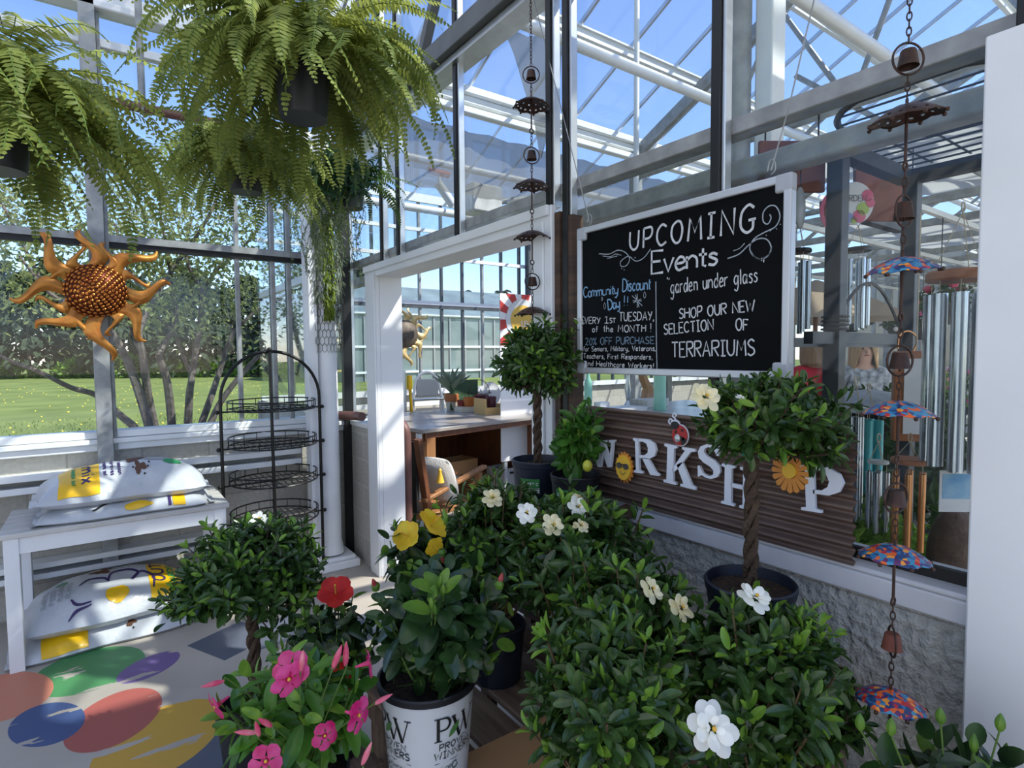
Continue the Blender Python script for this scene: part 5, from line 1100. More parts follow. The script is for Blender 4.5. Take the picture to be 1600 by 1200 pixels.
P, D = ell_shoots(58, (0, 0, q[2]-.36), (.165, .15, .15), .3, -.8, .5); tw = MB(); twigs(tw, P, (0, 0, .18), .0024)
mb = MB(); whorls(mb, P, D, 6, .092, .40, 0, 1, .35, .08, 30, 100, .10, .2, (.45, .8), 1.18, .95); mb.build('foliage', ['mandevilla_leaf', 'gardenia_young'], md, 60)
def mand_flower(p, d, R0):
    d = np.array(d, float); d /= np.linalg.norm(d); U, V = perp(d[None]); U, V = U[0], V[0]; p = np.array(p); mb = MB()
    mb.tube([p-d*R0*1.1, p-d*R0*.5, p-d*R0*.1, p], [R0*.07, R0*.14, R0*.22, R0*.34], 10, 0, caps=False)
    for k in range(5):
        a = k*2*PI/5; rd = math.cos(a)*U+math.sin(a)*V; e = 1.25
        mb.leaves([p+rd*R0*.2], [math.cos(e)*d+math.sin(e)*(rd*.9+.3*np.cross(d, rd))], [math.sin(e)*d-math.cos(e)*rd], R0*.85, R0*1.1, 0, .5, -.08, (.55, .85))
    mb.ell(p-d*R0*.05, R0*.12, 8, 6, 1); mb.build('flower', ['pink_petal', 'stamen'], md, 60)
for (x, y, dp, d_, s_) in ((455, 1045, 1.25, (-.3, -.7, .3), .036), (452, 1062, 1.22, (.2, -.8, -.1), .036), (578, 1035, 1.30, (.9, -.2, .1), .030), (562, 1118, 1.18, (.5, -.8, 0), .033), (335, 1105, 1.32, (-.9, -.2, -.3), .032), (508, 1150, 1.2, (.1, -.9, .2), .026), (415, 1190, 1.15, (-.2, -.8, .3), .030)):
    mand_flower(at(x, y, dp)-oM, d_, s_)
for (x, y, dp, d_, s_) in ((470, 1050, 1.24, (.1, -.1, 1), .05), (520, 1045, 1.26, (.35, -.1, .9), .055), (540, 1040, 1.28, (.05, 0, 1), .055), (350, 1064, 1.35, (-1, -.1, .1), .05), (425, 1135, 1.2, (-.6, -.2, .7), .045), (405, 1150, 1.18, (-.2, -.2, 1), .04), (585, 1100, 1.2, (.9, -.2, .3), .04), (566, 1195, 1.1, (.4, -.1, .9), .045), (400, 1145, 1.2, (-.9, 0, .4), .045)):
    b0 = at(x, y, dp)-oM; bud(md, b0, d_, s_, s_*.13, 'pink_bud'); tw.tube(catmull([(0, 0, .2), (b0+np.array([0, 0, .2]))*.55-np.array(d_)*.02, b0-np.array(d_)*.01, b0], 4), .0016, 5)
tw.build('stems', 'stem_green', md)
# hibiscus at the right bottom corner
q = at(1495, 1222, 1.02); oH = np.array([q[0], q[1], .44])
hr = hibiscus('unopened green-budded hibiscus at the bottom right below the rain chain', oH, .10, .2, 'black_pot', np.array([0, 0, q[2]-.44-.03]), (.155, .13, .10), 30, .085, [], [])
for (x, y, d_) in ((1344, 1140, (-.1, 0, 1)), (1392, 1148, (0, 0, 1)), (1562, 1142, (.1, 0, 1)), (1470, 1130, (-.2, 0, 1))):
    p_ = at(x, y, .98)-oH; bud(hr, p_, d_, .030, .008, 'hibiscus_young'); MB().tube([(0, 0, .18), p_*[.6, .6, .75], p_], .0016, 5).build('stems', 'stem_green', hr)
crate('plant_stand', 'wooden stand under the hibiscus at the bottom right', (oH[0]-.14, oH[1]-.13, 0), (oH[0]+.14, oH[1]+.13, .44), 'pallet_wood')

for o in list(C.objects):                             # rounder leaf and petal outlines on the potted plants
    if o.type == 'MESH' and o.parent is not None and ((o.parent.get('category') in ('potted tree', 'potted shrub') and o.name.split('.')[0] in ('foliage', 'flower')) or (o.parent.get('category') == 'potted plant' and o.name.startswith('foliage'))):
        sb = o.modifiers.new('smooth', 'SUBSURF'); sb.levels = 1; sb.render_levels = 1
# ------------------------------------------------------------------ hanging ferns
def fern(name, label, loc, potR, poth, nf, L, m_, wire_top, potm='black_pot', down=1., pin=.040, seed=0):
    rg = np.random.default_rng(seed); r = thing(name, label, 'hanging plant', loc); pot(r, (0, 0, -poth), potR, poth, potm)
    mb = MB()
    for k in range(3):
        a = k*2*PI/3+.4; mb.cyl((potR*math.cos(a), potR*math.sin(a), -.01), (0, 0, min(.42, wire_top-.05)), .0022, n=5)
    mb.cyl((0, 0, min(.42, wire_top-.05)), (0, 0, wire_top), .0025, n=5); mb.build('hanger', 'black_metal', r)
    PP, DD, NN, LL = [], [], [], []; st = MB()
    for k in range(nf):
        az = k*GA+rg.normal()*.2; e0 = math.radians(rg.uniform(-10, 82)); ln = L*rg.uniform(.6, 1.1); n = int(ln/.0155); s_ = np.linspace(0, 1, n)
        el = e0-(1.2+.9*math.sin(max(e0, 0)))*s_*down*rg.uniform(.8, 1.25); ds = ln/n
        rr = potR*.35+np.cumsum(np.cos(el))*ds; z = np.cumsum(np.sin(el))*ds; sw = rg.normal()*.25*s_**2
        Pc = np.column_stack([rr*np.cos(az+sw), rr*np.sin(az+sw), z]); T = np.gradient(Pc, axis=0); T /= np.linalg.norm(T, axis=1)[:, None]
        S = np.cross(T, np.array([0, 0, 1.])); S /= np.linalg.norm(S, axis=1)[:, None]+1e-6; Nn = np.cross(S, T)
        tw = rg.normal()*.4; S2 = S*math.cos(tw)+Nn*math.sin(tw); N2 = np.cross(S2, T)
        pl = pin*np.clip(np.sin(PI*(.10+.88*s_**.8))**.75, .08, 1)*rg.uniform(.8, 1.15); i0 = 3
        for sd in (-1, 1):
            PP.append(Pc[i0:]); DD.append((S2*sd+T*.28+Nn*-.10)[i0:]); NN.append(N2[i0:]); LL.append(pl[i0:])
        st.tube(Pc[::4], .0014, 3, caps=False)
    PP, DD, NN, LL = np.concatenate(PP), np.concatenate(DD), np.concatenate(NN), np.concatenate(LL)
    MB().pinnae(PP, DD+rg.normal(size=DD.shape)*.10, NN+rg.normal(size=NN.shape)*.15, LL, .0125).build('fronds', m_, r, 0); st.build('frond_stems', 'stem_green', r, 0)
    return r
q = at(472, 92, 2.15); fern('hanging_fern', 'biggest hanging fern, pale green fronds around a black pot by the big beam', q, .105, .22, 230, .64, 'fern_leaf', 1.0, seed=1, down=1.15, pin=.046)
q = at(-12, 168, 1.75); fern('hanging_fern', 'hanging fern cut by the left edge of the view, yellow-green fronds', q, .095, .19, 210, .56, 'fern_leaf', 1.0, seed=2, down=1.1, pin=.046)
q = at(382, 245, 2.75); fern('hanging_fern', 'smaller hanging fern lower down behind the biggest fern', q, .09, .17, 170, .48, 'fern_leaf', 1.0, seed=3, down=1.2)
q = at(548, 285, 3.5); fn = fern('hanging_basket_plant', 'dark leafy hanging plant in a green pot at the top of the white column', q, .085, .16, 46, .40, 'fern_dark', .75, mat('green_pot', '2c3a34', .5) and 'green_pot', seed=4, pin=.03)
n = 190; P, D = ell_shoots(n, (-.12, -.02, .02), (.27, .22, .19), .3, -.9); mb = MB(); whorls(mb, P, D, 6, .052, .42, 0, 0, 0, .06); mb.build('foliage', 'button_leaf', fn, 60)
mb = MB(); st = MB()
for k in range(80):
    a = rng.uniform(0, 6.28); R1 = rng.uniform(.02, .22); x, y = -.15+R1*math.cos(a), -.02+R1*math.sin(a)*.6; ln = rng.uniform(.2, .62); zz_ = np.linspace(0, 1, 10)
    pth = np.column_stack([x+.03*np.sin(zz_*6+k), y+.02*np.cos(zz_*5+k), -.05-ln*zz_]); st.tube(pth, .0016, 3, caps=False)
    m_ = int(ln/.022); tt = rng.uniform(0, 1, m_); pp = np.column_stack([np.interp(tt, zz_, pth[:, i]) for i in range(3)]); mb.pinnae(pp, rnd_dirs(m_)*[1, 1, .5]+[0, 0, -.6], rnd_dirs(m_), .022, .007)
mb.build('trailing_leaves', 'moss_grey', fn, 0); st.build('trailing_stems', 'moss_green', fn, 0)
# ------------------------------------------------------------------ workroom seen through the door
wk = thing('workbench', 'brown wooden workbench with a grey top beyond the door opening', 'workbench', (2.33, 4.65, 0), .16)
cA = on(640, 655, 'z', .92); cB = on(662, 674, 'z', .92); cC = on(838, 650, 'z', .92); 
xa, xb, ya, yb = .04, 1.70, .03, 1.42
MB().b2((xa-.03, ya-.03, .885), (xb+.03, yb+.03, .92)).build('top', mat('bench_top', 'a9a29a', .25, col2='8f8880', scale=2) and 'bench_top', wk, bevel=.004)
MB().b2((xa+.02, ya+.01, .83), (xb, ya+.05, .885)).b2((xa+.02, yb-.05, .83), (xb, yb-.01, .885)).b2((xa, ya+.03, .80), (xa+.05, yb-.03, .885)).build('apron', 'oak_dark', wk)
MB().b2((xa+.10, yb-.04, .06), (xb, yb-.02, .83)).build('back_panel', 'oak_dark', wk); MB().b2((xb-.03, ya+.03, 0), (xb, yb, .83)).build('side_panel', 'oak_dark', wk)
for x in (xa+.08, xb-.03): MB().b2((x-.05, ya, 0), (x+.05, ya+.06, .83)).build('leg', 'oak', wk)
MB().b2((xa-.04, ya+.02, 0), (xa-.005, ya+.07, .88)).build('slotted_upright', 'white_metal', wk)
for k in range(9): pass
def boxy(name, label, cat, px, py, z, d, m_, rz=0, open_=False, group=None):
    q = on(px, py, 'z', z); r = thing(name, label, cat, (q[0], q[1], z), rz, group); w_, l_, h_ = d
    if open_:
        t = .012; MB().b2((-w_/2, -l_/2, 0), (w_/2, l_/2, t)).b2((-w_/2, -l_/2, t), (-w_/2+t, l_/2, h_)).b2((w_/2-t, -l_/2, t), (w_/2, l_/2, h_)).b2((-w_/2+t, -l_/2, t), (w_/2-t, -l_/2+t, h_)).b2((-w_/2+t, l_/2-t, t), (w_/2-t, l_/2, h_)).build('box', m_, r, 0)
    else: MB().b2((-w_/2, -l_/2, 0), (w_/2, l_/2, h_)).build('box', m_, r, 0, bevel=.004)
    return r
boxy('cardboard_box', 'open cardboard box on the floor under the workbench', 'box', 712, 738, .22, (.42, .30, .16), 'cardboard', .1, True)
o = thing('cardboard_stack', 'stack of flat cardboard sheets on the floor beside the armrest', 'cardboard', on(748, 770, 'z', .0))
for k in range(9): MB().box((0, 0, .012+k*.024), (.36, .28, .012), rz=.05*math.sin(k*2.)).build('sheet', 'cardboard', o, 0)
t = boxy('storage_bin', 'pale grey plastic bin with a cut-out handle under the workbench', 'bin', 790, 768, .0, (.34, .28, .30), mat('bin_grey', 'a8abad', .5) and 'bin_grey', .1, True)
MB().b2((-.055, -.146, .235), (.055, -.139, .26)).build('handle_slot', 'print_black', t, 0)
q = on(690, 716, 'z', .45); o = thing('folded_paper_stack', 'white folded papers on the shelf under the workbench', 'paper', (2.52, 4.90, .45))
for k in range(4): MB().box((0, 0, .012+k*.025), (.26, .24, .018), rz=.15*k).build('sheet', 'white_tag', o, 0, bevel=.004)
sh_ = MB().b2((xa+.05, ya+.08, .43), (xa+.45, yb-.05, .45)).build('shelf', 'oak_dark', wk, 0)
# things standing on the workbench
def potlet(label, px, py, R0, h, m_, kind='pot', name='clay_pot', z=.92, xy=None):
    q = on(px, py, 'z', z) if xy is None else xy; r = thing(name, label, kind, (q[0], q[1], z))
    MB().lathe([(.001, 0), (R0*.7, 0), (R0*.95, h*.6), (R0, h), (R0*.9, h), (R0*.85, h*.7), (.001, h*.68)], (0, 0, 0), 24).build('body', m_, r); return r
mat('terracotta', 'a8663a', .7); mat('cream_glaze', 'cfc6b0', .4); mat('plum_glaze', '4f2230', .3); mat('brick_red', '8a3222', .6); mat('orange_glaze', 'b5672a', .4); mat('agave', '7a8a72', .5)
r = potlet('round cream and terracotta pot with a grey agave on the workbench', 706, 640, .085, .17, 'cream_glaze', 'potted plant', 'agave_pot')
MB().lathe([(.082, .10), (.09, .13), (.085, .19), (.07, .20)], (0, 0, 0), 24).build('pot_collar', 'terracotta', r)
n = 16; a = np.arange(n)*GA; el = np.linspace(1.3, .7, n); MB().leaves(np.tile((0, 0, .19), (n, 1)), np.column_stack([np.cos(a)*np.cos(el), np.sin(a)*np.cos(el), np.sin(el)]), np.column_stack([np.cos(a)*-np.sin(el), -np.sin(a)*np.sin(el), np.cos(el)]), .36, .07, 0, .05, .1, (.35, .7)).build('foliage', 'agave', r, 60)
potlet('small brick-red pot between the agave and the orange pot on the workbench', 722, 642, .06, .13, 'brick_red'); potlet('orange glazed pot standing on a pale block on the workbench', 733, 640, .07, .11, 'orange_glaze', z=.98, xy=on(733, 643, 'z', .92))
potlet('dark plum glazed pot on the workbench', 752, 641, .095, .19, 'plum_glaze')
boxy('pale_block', 'pale block under the orange pot on the workbench', 'block', 733, 643, .92, (.30, .18, .06), 'cream_glaze')
q = on(768, 646, 'z', .92); TQ = q; o = thing('wooden_tray', 'slanted open wooden tray holding a small plum pot on the workbench', 'tray', (q[0], q[1], .92))
MB().b2((-.16, -.12, 0), (.16, .12, .015)).build('base', 'pine', o, 0); MB().b2((-.16, -.12, .015), (-.145, .12, .18)).build('side', 'pine', o, 0); MB().b2((.145, -.12, .015), (.16, .12, .10)).build('side', 'pine', o, 0); MB().b2((-.145, -.12, .015), (.145, -.105, .08)).build('front', 'pine', o, 0)
potlet('small plum pot inside the wooden tray on the workbench', 771, 633, .06, .18, 'plum_glaze', z=.935, xy=TQ)
q = on(764, 620, 'y', 6.05); o = thing('round_plate', 'white round plate leaning at the back of the workbench', 'plate', (q[0], q[1], .92))
d = MB(); d.lathe([(.001, .01), (.12, .0), (.16, .02), (.162, .026), (.12, .008), (.001, .016)], (0, 0, 0), 32); V = d.V[0]; d.V[0] = np.column_stack([V[:, 0], -V[:, 2], V[:, 1]+.17]); d.build('plate', 'white_tag', o)
q = on(728, 625, 'y', 6.12); o = thing('green_board', 'dark green board standing at the back of the workbench', 'board', (q[0], 6.12, .92), .16); MB().b2((-.24, 0, 0), (.20, .02, .36)).build('board', mat('board_green', '3d5a3c', .6) and 'board_green', o, 0)
q = on(749, 615, 'y', 6.02); o = thing('wire_basket', 'black wire basket at the back of the workbench', 'basket', (q[0], 6.02, .92))
mb = MB()
for z, R1 in ((.02, .10), (.12, .13), (.2, .15)): mb.ring((0, 0, z), R1, .004, n=20)
for a in np.arange(8)*PI/4: mb.tube([(.10*math.cos(a), .10*math.sin(a), .02), (.15*math.cos(a), .15*math.sin(a), .2)], .003, 4)
mb.tube([(.15*math.cos(t), 0, .2+.16*math.sin(t)) for t in np.linspace(0, PI, 12)], .004, 5); mb.build('basket', 'black_metal', o)
# armchair with cushion
ch = thing('wooden_armchair', 'oak armchair with a white cushion just inside the door opening', 'chair', (2.03, 4.02, 0), .42)
for s_ in (0, .44):
    MB().bar((-.08, s_, .95), (.10, s_, .0), .045, .06).build('leg', 'oak_dark', ch, bevel=.006)      # raked back upright
    MB().bar((.78, s_, 0), (.76, s_, .54), .045, .05).build('leg', 'oak', ch, bevel=.006)
    MB().bar((-.02, s_, .455), (.86, s_, .575), .06, .035).build('armrest', 'oak', ch, bevel=.01)
MB().b2((.06, .03, .26), (.76, .41, .31)).build('seat', 'oak', ch, bevel=.01); MB().bar((-.05, .03, .64), (-.05, .41, .64), .03, .56).build('backrest', mat('black_webbing', '1b1a19', .8) and 'black_webbing', ch)
q = (2.24, 4.27, .33)
cu = thing('cushion', 'white cushion with a yellow tassel on the oak armchair', 'cushion', q, .42)
rows = []
mb = MB()
for sgn in (-1, 1): mb.grid([[((u*.21*(1-.08*v*v)), (v*.21*(1-.08*u*u)), sgn*.085*(max(0, 1-u**4)*max(0, 1-v**4))**.6) for v in np.linspace(-1, 1, 15)] for u in np.linspace(-1, 1, 15)][::sgn])
Rm = np.array(Matrix.Rotation(math.radians(68), 3, 'Y')); 
mb.V = [v@Rm.T+np.array([.02, 0, .22]) for v in mb.V]; mb.build('cushion_cover', mat('cushion_white', 'd5d2ca', .9, bump=.2) and 'cushion_white', cu, 60)
MB().lathe([(.004, .20), (.014, .185), (.012, .17), (.03, .10), (.034, .085), (.001, .085)], (-.16, -.19, .16), 14).build('tassel', 'sun_yellow', cu)
# step ladder
q = on(668, 660, 'z', 0); lx, ly = on(669, 600, 'y', 6.75)[0], 6.75
sl_ = thing('step_ladder', 'white metal step ladder with a curved top behind the workbench', 'ladder', (lx, ly, 0), -.2)
P = [(-.24, -.1, 0), (-.20, .02, 1.0)]+[(-.17*math.cos(t), .05+.0*t, 1.15+.22*math.sin(t)) for t in np.linspace(0, PI, 14)]+[(.20, .02, 1.0), (.24, -.1, 0)]
MB().tube(P, .020, 8).build('frame', 'white_metal', sl_)
for k, z in enumerate((.25, .5, .75, 1.0)): MB().b2((-.2, -.14+.03*k, z), (.2, .02+.03*k, z+.025)).build('step', 'aluminium', sl_, bevel=.004)
MB().b2((-.15, .03, 1.05), (.15, .06, 1.28)).build('tray', 'cap_grey', sl_, bevel=.01); MB().b2((-.17, -.02, .62), (.17, .0, .90)).build('panel', 'worn_white', sl_)
for x in (-.2, .2): MB().bar((x, .06, 1.1), (x*1.1, .45, 0), .03, .03).build('rear_leg', 'white_metal', sl_)
q = on(648, 600, 'y', 6.6); o = thing('yellow_pole', 'thin yellow pole leaning beside the step ladder', 'pole', (q[0], 6.6, 0)); MB().cyl((0, 0, 0), (-.05, .05, 1.28), .02).build('shaft', 'bag_yellow', o); MB().cyl((-.05, .05, 1.16), (-.05, .05, 1.34), .036).build('head', 'bag_yellow', o)
q = on(638, 600, 'y', 6.6); o = thing('grey_pole', 'thin grey pole left of the yellow pole', 'pole', (q[0]-.03, 6.6, 0)); MB().cyl((0, 0, 0), (0, .05, 1.4), .018).build('shaft', 'aluminium', o)
# brown pipe just inside the door
o = MB().tube(catmull([(1.83, 3.92, 0), (1.83, 3.92, .5), (1.83, 3.92, .95), (1.82, 3.94, 1.06), (1.81, 4.02, 1.10)], 6), .038, 12).build('bent_pipe', 'brown_pipe'); tag(o, 'brown bent pipe rising from the floor inside the door opening', 'pipe')
o = MB().tube(catmull([(1.50, 4.42, 1.13), (1.58, 4.30, 1.13), (1.60, 4.20, 1.13)], 5), .035, 12).build('pipe_end', 'brown_pipe'); tag(o, 'short brown pipe lying on the block pier beside the column', 'pipe')
# banner with red rays and lemon
qa = on(781, 458, 'y', 5.2); qb = on(846, 466, 'y', 5.2); qc = on(781, 640, 'y', 5.2)
bn = thing('banner', 'upright white banner with red rays and a lemon roundel behind the topiary', 'banner', ((qa[0]+qb[0])/2+.2, 5.2, .0))
wv = .40; hv = qa[2]-.02; h0 = .4
MB().b2((qa[0], 5.2, h0), (qa[0]+.78, 5.21, qa[2])).build('panel', 'white_tag', bn, 0, world=True); MB().b2((qa[0]+.05, 5.21, 0), (qa[0]+.09, 5.25, h0+.1)).b2((qa[0]+.66, 5.21, 0), (qa[0]+.70, 5.25, h0+.1)).build('stand', 'cap_grey', bn, 0, world=True)
mat('banner_red', 'b5302e', .5); mat('lemon', 'd9b04a', .5)
zq = on(800, 540, 'y', 5.2)[2]; cxq, czq = qa[0]+.31, (qa[2]+zq)/2; 
for k in range(18):
    a = k*2*PI/18; poly = [(0, 0), (.62*math.cos(a), .62*math.sin(a)), (.62*math.cos(a+.2), .62*math.sin(a+.2))]
    poly = [(min(max(cxq+u, qa[0]), qa[0]+.78)-cxq, min(max(czq+v, zq), qa[2])-czq) for u, v in poly]
    MB().prism(poly, (cxq, 5.1985, czq), (1, 0, 0), (0, 0, 1), -.0015).build('ray', 'banner_red', bn, 0, world=True)
mb = MB(); mb.prism([(.235*math.cos(t), .235*math.sin(t)) for t in np.arange(32)*2*PI/32], (cxq, 5.196, czq), (1, 0, 0), (0, 0, 1), -.002); mb.build('roundel', 'pot_white', bn, 0, world=True)
mb = MB(); mb.prism([(.165*math.cos(t)*(1.05+.25*max(0, math.cos(t-.5))**8), .165*math.sin(t)) for t in np.arange(40)*2*PI/40], (cxq, 5.193, czq), (1, 0, 0), (0, 0, 1), -.002); mb.build('lemon', 'lemon', bn, 0, world=True)
mb = MB(); write(mb, 'LEMON', (-.02, -.07), (.2, -.07), .06, .06, lambda u, v: (cxq+u, 5.190, czq+v), .012); mb.build('lettering', 'white_tag', bn, 0, world=True)
q = on(845, 610, 'y', 5.35); o = thing('upright_board', 'tall white board leaning right of the banner', 'board', (q[0]-.1, 5.5, 0)); MB().b2((0, 0, 0), (.5, .03, 1.9)).build('board', 'white_paint', o, 0)
# overhead lamp and red-capped fitting in the second bay
q = on(690, 300, 'y', 6.2); o = thing('camera_fitting', 'white cylindrical fitting with a red cap under the far rail', 'fitting', q)
MB().cyl((-.05, 0, .1), (.16, 0, -.14), .055).build('body', 'white_metal', o); MB().cyl((-.16, 0, .22), (.10, 0, .22), .04).build('cap', 'banner_red', o); MB().cyl((-.03, 0, .2), (-.03, 0, .05), .02).build('bracket', 'white_metal', o)
q = on(755, 312, 'y', 6.2); o = thing('fan_housing', 'grey boxy heater housing under the far rail', 'heater', q); MB().b2((-.25, -.15, -.2), (.2, .15, .16)).build('housing', 'worn_white', o, bevel=.03); MB().cyl((.2, 0, 0), (.7, 0, .12), .04).build('duct', 'galvanised', o)
for py, yy in ((262, 6.9), (336, 6.6)):
    q = on(720, py, 'y', yy); o = MB().cyl((XP+.1, yy, q[2]), (12, yy, q[2]), .05).build('white_pipe', 'white_metal'); tag(o, 'long white pipe high in the second bay, upper' if py < 300 else 'long white pipe high in the second bay, lower', 'pipe')

# ------------------------------------------------------------------ shop behind the right-hand glass: display frame, chimes, people
ar = thing('display_arbour', 'dark steel display frame with a mesh top, hung with wind chimes', 'frame', (2.04, .95, 0))
mat('arbour_steel', '20262c', .5, 0, var=.15, scale=10)
A0, B0 = np.array([2.036, .95]), np.array([2.59, .93]); zA = 2.30
for p_ in (A0, B0): MB().b2((p_[0]-.026, p_[1]-.026, 0), (p_[0]+.026, p_[1]+.026, zA)).build('post', 'arbour_steel', ar, 0, world=True, bevel=.003)
for p_ in ((2.04, .1), (2.60, .1)): MB().b2((p_[0]-.026, p_[1]-.026, 0), (p_[0]+.026, p_[1]+.026, zA)).build('post', 'arbour_steel', ar, 0, world=True)
MB().b2((2.036, .925, zA-.05), (2.59, .975, zA)).build('top_rail', 'arbour_steel', ar, 0, world=True); MB().b2((2.01, .1, zA-.05), (2.06, .95, zA)).build('top_rail', 'arbour_steel', ar, 0, world=True); MB().b2((2.57, .1, zA-.05), (2.62, .95, zA)).build('top_rail', 'arbour_steel', ar, 0, world=True)
for x in np.arange(2.06, 2.6, .07): MB().cyl((x, .1, zA+.01), (x, .98, zA+.01), .004, n=5).build('mesh_wire', 'arbour_steel', ar, world=True)
for y in np.arange(.15, .95, .12): MB().cyl((2.03, y, zA+.016), (2.6, y, zA+.016), .004, n=5).build('mesh_wire', 'arbour_steel', ar, world=True)
P_ = [(2.02+.6*(k/20), .96, 1.66+.19*math.sin(PI*k/20)) for k in range(21)]; MB().tube(P_, .006, 6).build('arch_wire', 'arbour_steel', ar, world=True)
MB().b2((1.86, .935, 1.625), (2.6, .965, 1.665)).build('cross_rail', 'arbour_steel', ar, 0, world=True)
for k in range(4): MB().ring((2.036, .95, 1.675+k*.014), .04, .004, n=18).build('wire_coil', 'arbour_steel', ar, world=True)
ab = thing('display_arbour', 'second dark steel display frame standing behind the first', 'frame', (2.68, 1.33, 0))
for p_ in ((2.71, 1.29), (3.5, 1.28)): MB().b2((p_[0]-.018, p_[1]-.018, 0), (p_[0]+.018, p_[1]+.018, 2.28)).build('post', 'arbour_steel', ab, 0, world=True)
MB().b2((2.68, 1.28, 2.23), (3.5, 1.33, 2.28)).build('top_rail', 'arbour_steel', ab, 0, world=True); MB().b2((2.4, 1.31, 1.62), (3.5, 1.34, 1.66)).build('cross_rail', 'arbour_steel', ab, 0, world=True)
ag = thing('display_ring', 'round steel hoop of a hanging display high behind the umbrella chain', 'hoop', (2.3, .75, 2.42)); MB().ring((0, 0, 0), .30, .012, n=40).build('hoop', 'arbour_steel', ag)
mb = MB()
for x in np.arange(-.24, .25, .08): y = math.sqrt(.09-x*x); mb.cyl((x, -y, 0), (x, y, 0), .004, n=5)
mb.build('wires', 'arbour_steel', ag)
def hang_panel(label, px0, py0, px1, py1, d, yaw):
    a_ = at(px0, py0, d); b_ = at(px1, py1, d); r = thing('rusty_panel', label, 'panel', ((a_[0]+b_[0])/2, (a_[1]+b_[1])/2, b_[2]), yaw); w_ = np.linalg.norm((a_-b_)[:2]); MB().b2((-w_/2, -.008, 0), (w_/2, .008, a_[2]-b_[2])).build('panel', 'rust', r, 0, bevel=.003)
    for x in (-w_*.4, w_*.4): MB().cyl((x, 0, a_[2]-b_[2]), (x, 0, max(a_[2]-b_[2]+.1, 2.3-b_[2])), .003, n=5).build('hook', 'black_metal', r)
hang_panel('rust-brown hanging panel above the right end of the chalkboard', 1184, 222, 1289, 300, 1.95, -.6); hang_panel('dark rust panel hanging behind the round garden sign', 1330, 268, 1440, 345, 2.6, -.5)
q = at(1333, 318, 1.98); o = thing('round_sign', 'round floral garden sign hanging on the display frame', 'sign', q, -.62)
def rd_disc(r, name, R1, R2, m_, y0=0, th=.006, cx=0, cz=0):
    mb = MB(); mb.prism([(cx+R1*math.cos(t), cz+R2*math.sin(t)) for t in np.arange(36)*2*PI/36], (0, y0, 0), (1, 0, 0), (0, 0, 1), -th); return mb.build(name, m_, r, 30)
mat('petal_pink_print', 'd0607a', .5); mat('print_lilac', '8d97c8', .5); mat('print_lime', 'a8bd5c', .5); mat('sign_white', 'd5d3d0', .5)
rd_disc(o, 'disc', .068, .072, 'sign_white')
for cx_, cz_, R1, m_ in ((.045, .025, .020, 'petal_pink_print'), (.055, .0, .016, 'petal_pink_print'), (.018, -.045, .022, 'petal_pink_print'), (-.02, -.05, .018, 'print_lilac'), (.03, -.02, .022, 'print_lime'), (.0, -.058, .012, 'print_lime')): rd_disc(o, 'flower_print', R1, R1, m_, -.0072, .0005, cx_, cz_)
mb = MB(); write(mb, 'GARDEN', (-.052, .006), (.04, .006), .020, .020, lambda u, v: (u, -.0085, v), .003); mb.build('lettering', 'lens_grey', o, 0); MB().cyl((0, 0, .07), (0, 0, .13), .002, n=5).ring((0, 0, .135), .008, .0015, (0, 1, 0), 12).build('hook', 'black_metal', o)
q = at(1307, 330, 2.2); o = thing('round_sign', 'round red-edged sign half hidden behind the dark front post', 'sign', q, -.62); rd_disc(o, 'disc', .065, .08, 'petal_pink_print'); rd_disc(o, 'inner_disc', .05, .062, 'rust', -.007, .001)
q = at(1250, 325, 1.9); o = thing('hanging_ornament', 'grey oval hanging ornament beside the chalkboard corner', 'ornament', q); MB().ell((0, 0, 0), (.03, .012, .07)).build('body', 'galvanised', o); MB().cyl((0, 0, .07), (0, 0, .2), .002, n=5).build('cord', 'black_metal', o)
mat('chime_silver', 'b9bfc4', .22, .9); mat('chime_copper', 'c08552', .3, .8); mat('chime_wood', '9a5c34', .5); mat('teal_glass', '3fa6a8', .25); mat('cord', 'c0b090', .8)
def chime(label, px, pyt, pyp, pyb, d, n, Rt, tr_, mt, mp, top=None, sail=None, spread=None):
    q = at(px, pyt, d); r = thing('wind_chime', label, 'wind chime', q); zp = at(px, pyp, d)[2]-q[2]; zl = at(px, pyb, d)[2]-q[2]
    MB().lathe([(.001, zp+Rt*.16), (Rt*.94, zp+Rt*.16), (Rt, zp+Rt*.08), (Rt, zp-Rt*.12), (Rt*.94, zp-Rt*.18), (.001, zp-Rt*.18)], (0, 0, 0), 28).build('top_disc', mp, r)
    mb = MB()
    for k in range(3): a = k*2.1; mb.cyl((Rt*.85*math.cos(a), Rt*.85*math.sin(a), zp), (0, 0, -.0), .0012, n=4)
    for k in range(n): a = k*2*PI/n+.3; mb.cyl((Rt*.78*math.cos(a), Rt*.78*math.sin(a), zp), (Rt*.78*math.cos(a), Rt*.78*math.sin(a), zp-.06*abs(zl-zp)-.02), .001, n=4)
    mb.ring((0, 0, .012), .014, .0018, (0, 1, 0), 12); mb.build('cords', 'cord', r)
    for k in range(n):
        a = k*2*PI/n+.3; ln = (abs(zl-zp))*(1-.10*((k*7) % n)/n); x, y = Rt*.78*math.cos(a), Rt*.78*math.sin(a); z0 = zp-.06*abs(zl-zp)-.02
        MB().lathe([(tr_, z0-ln), (tr_, z0), (tr_*.8, z0), (tr_*.8, z0-ln)], (x, y, 0), 14).build('tube', mt, r)
    if sail: MB().b2((-sail[0]/2, -.004, zl-.08-sail[1]), (sail[0]/2, .004, zl-.08)).build('sail', sail[2], r, 0); MB().cyl((0, 0, zp), (0, 0, zl-.08), .0012, n=4).build('sail_cord', 'cord', r)
    return r
chime('silver wind chime nearest the right edge of the chalkboard', 1249, 350, 392, 505, 1.95, 5, .04, .009, 'chime_silver', 'black_metal')
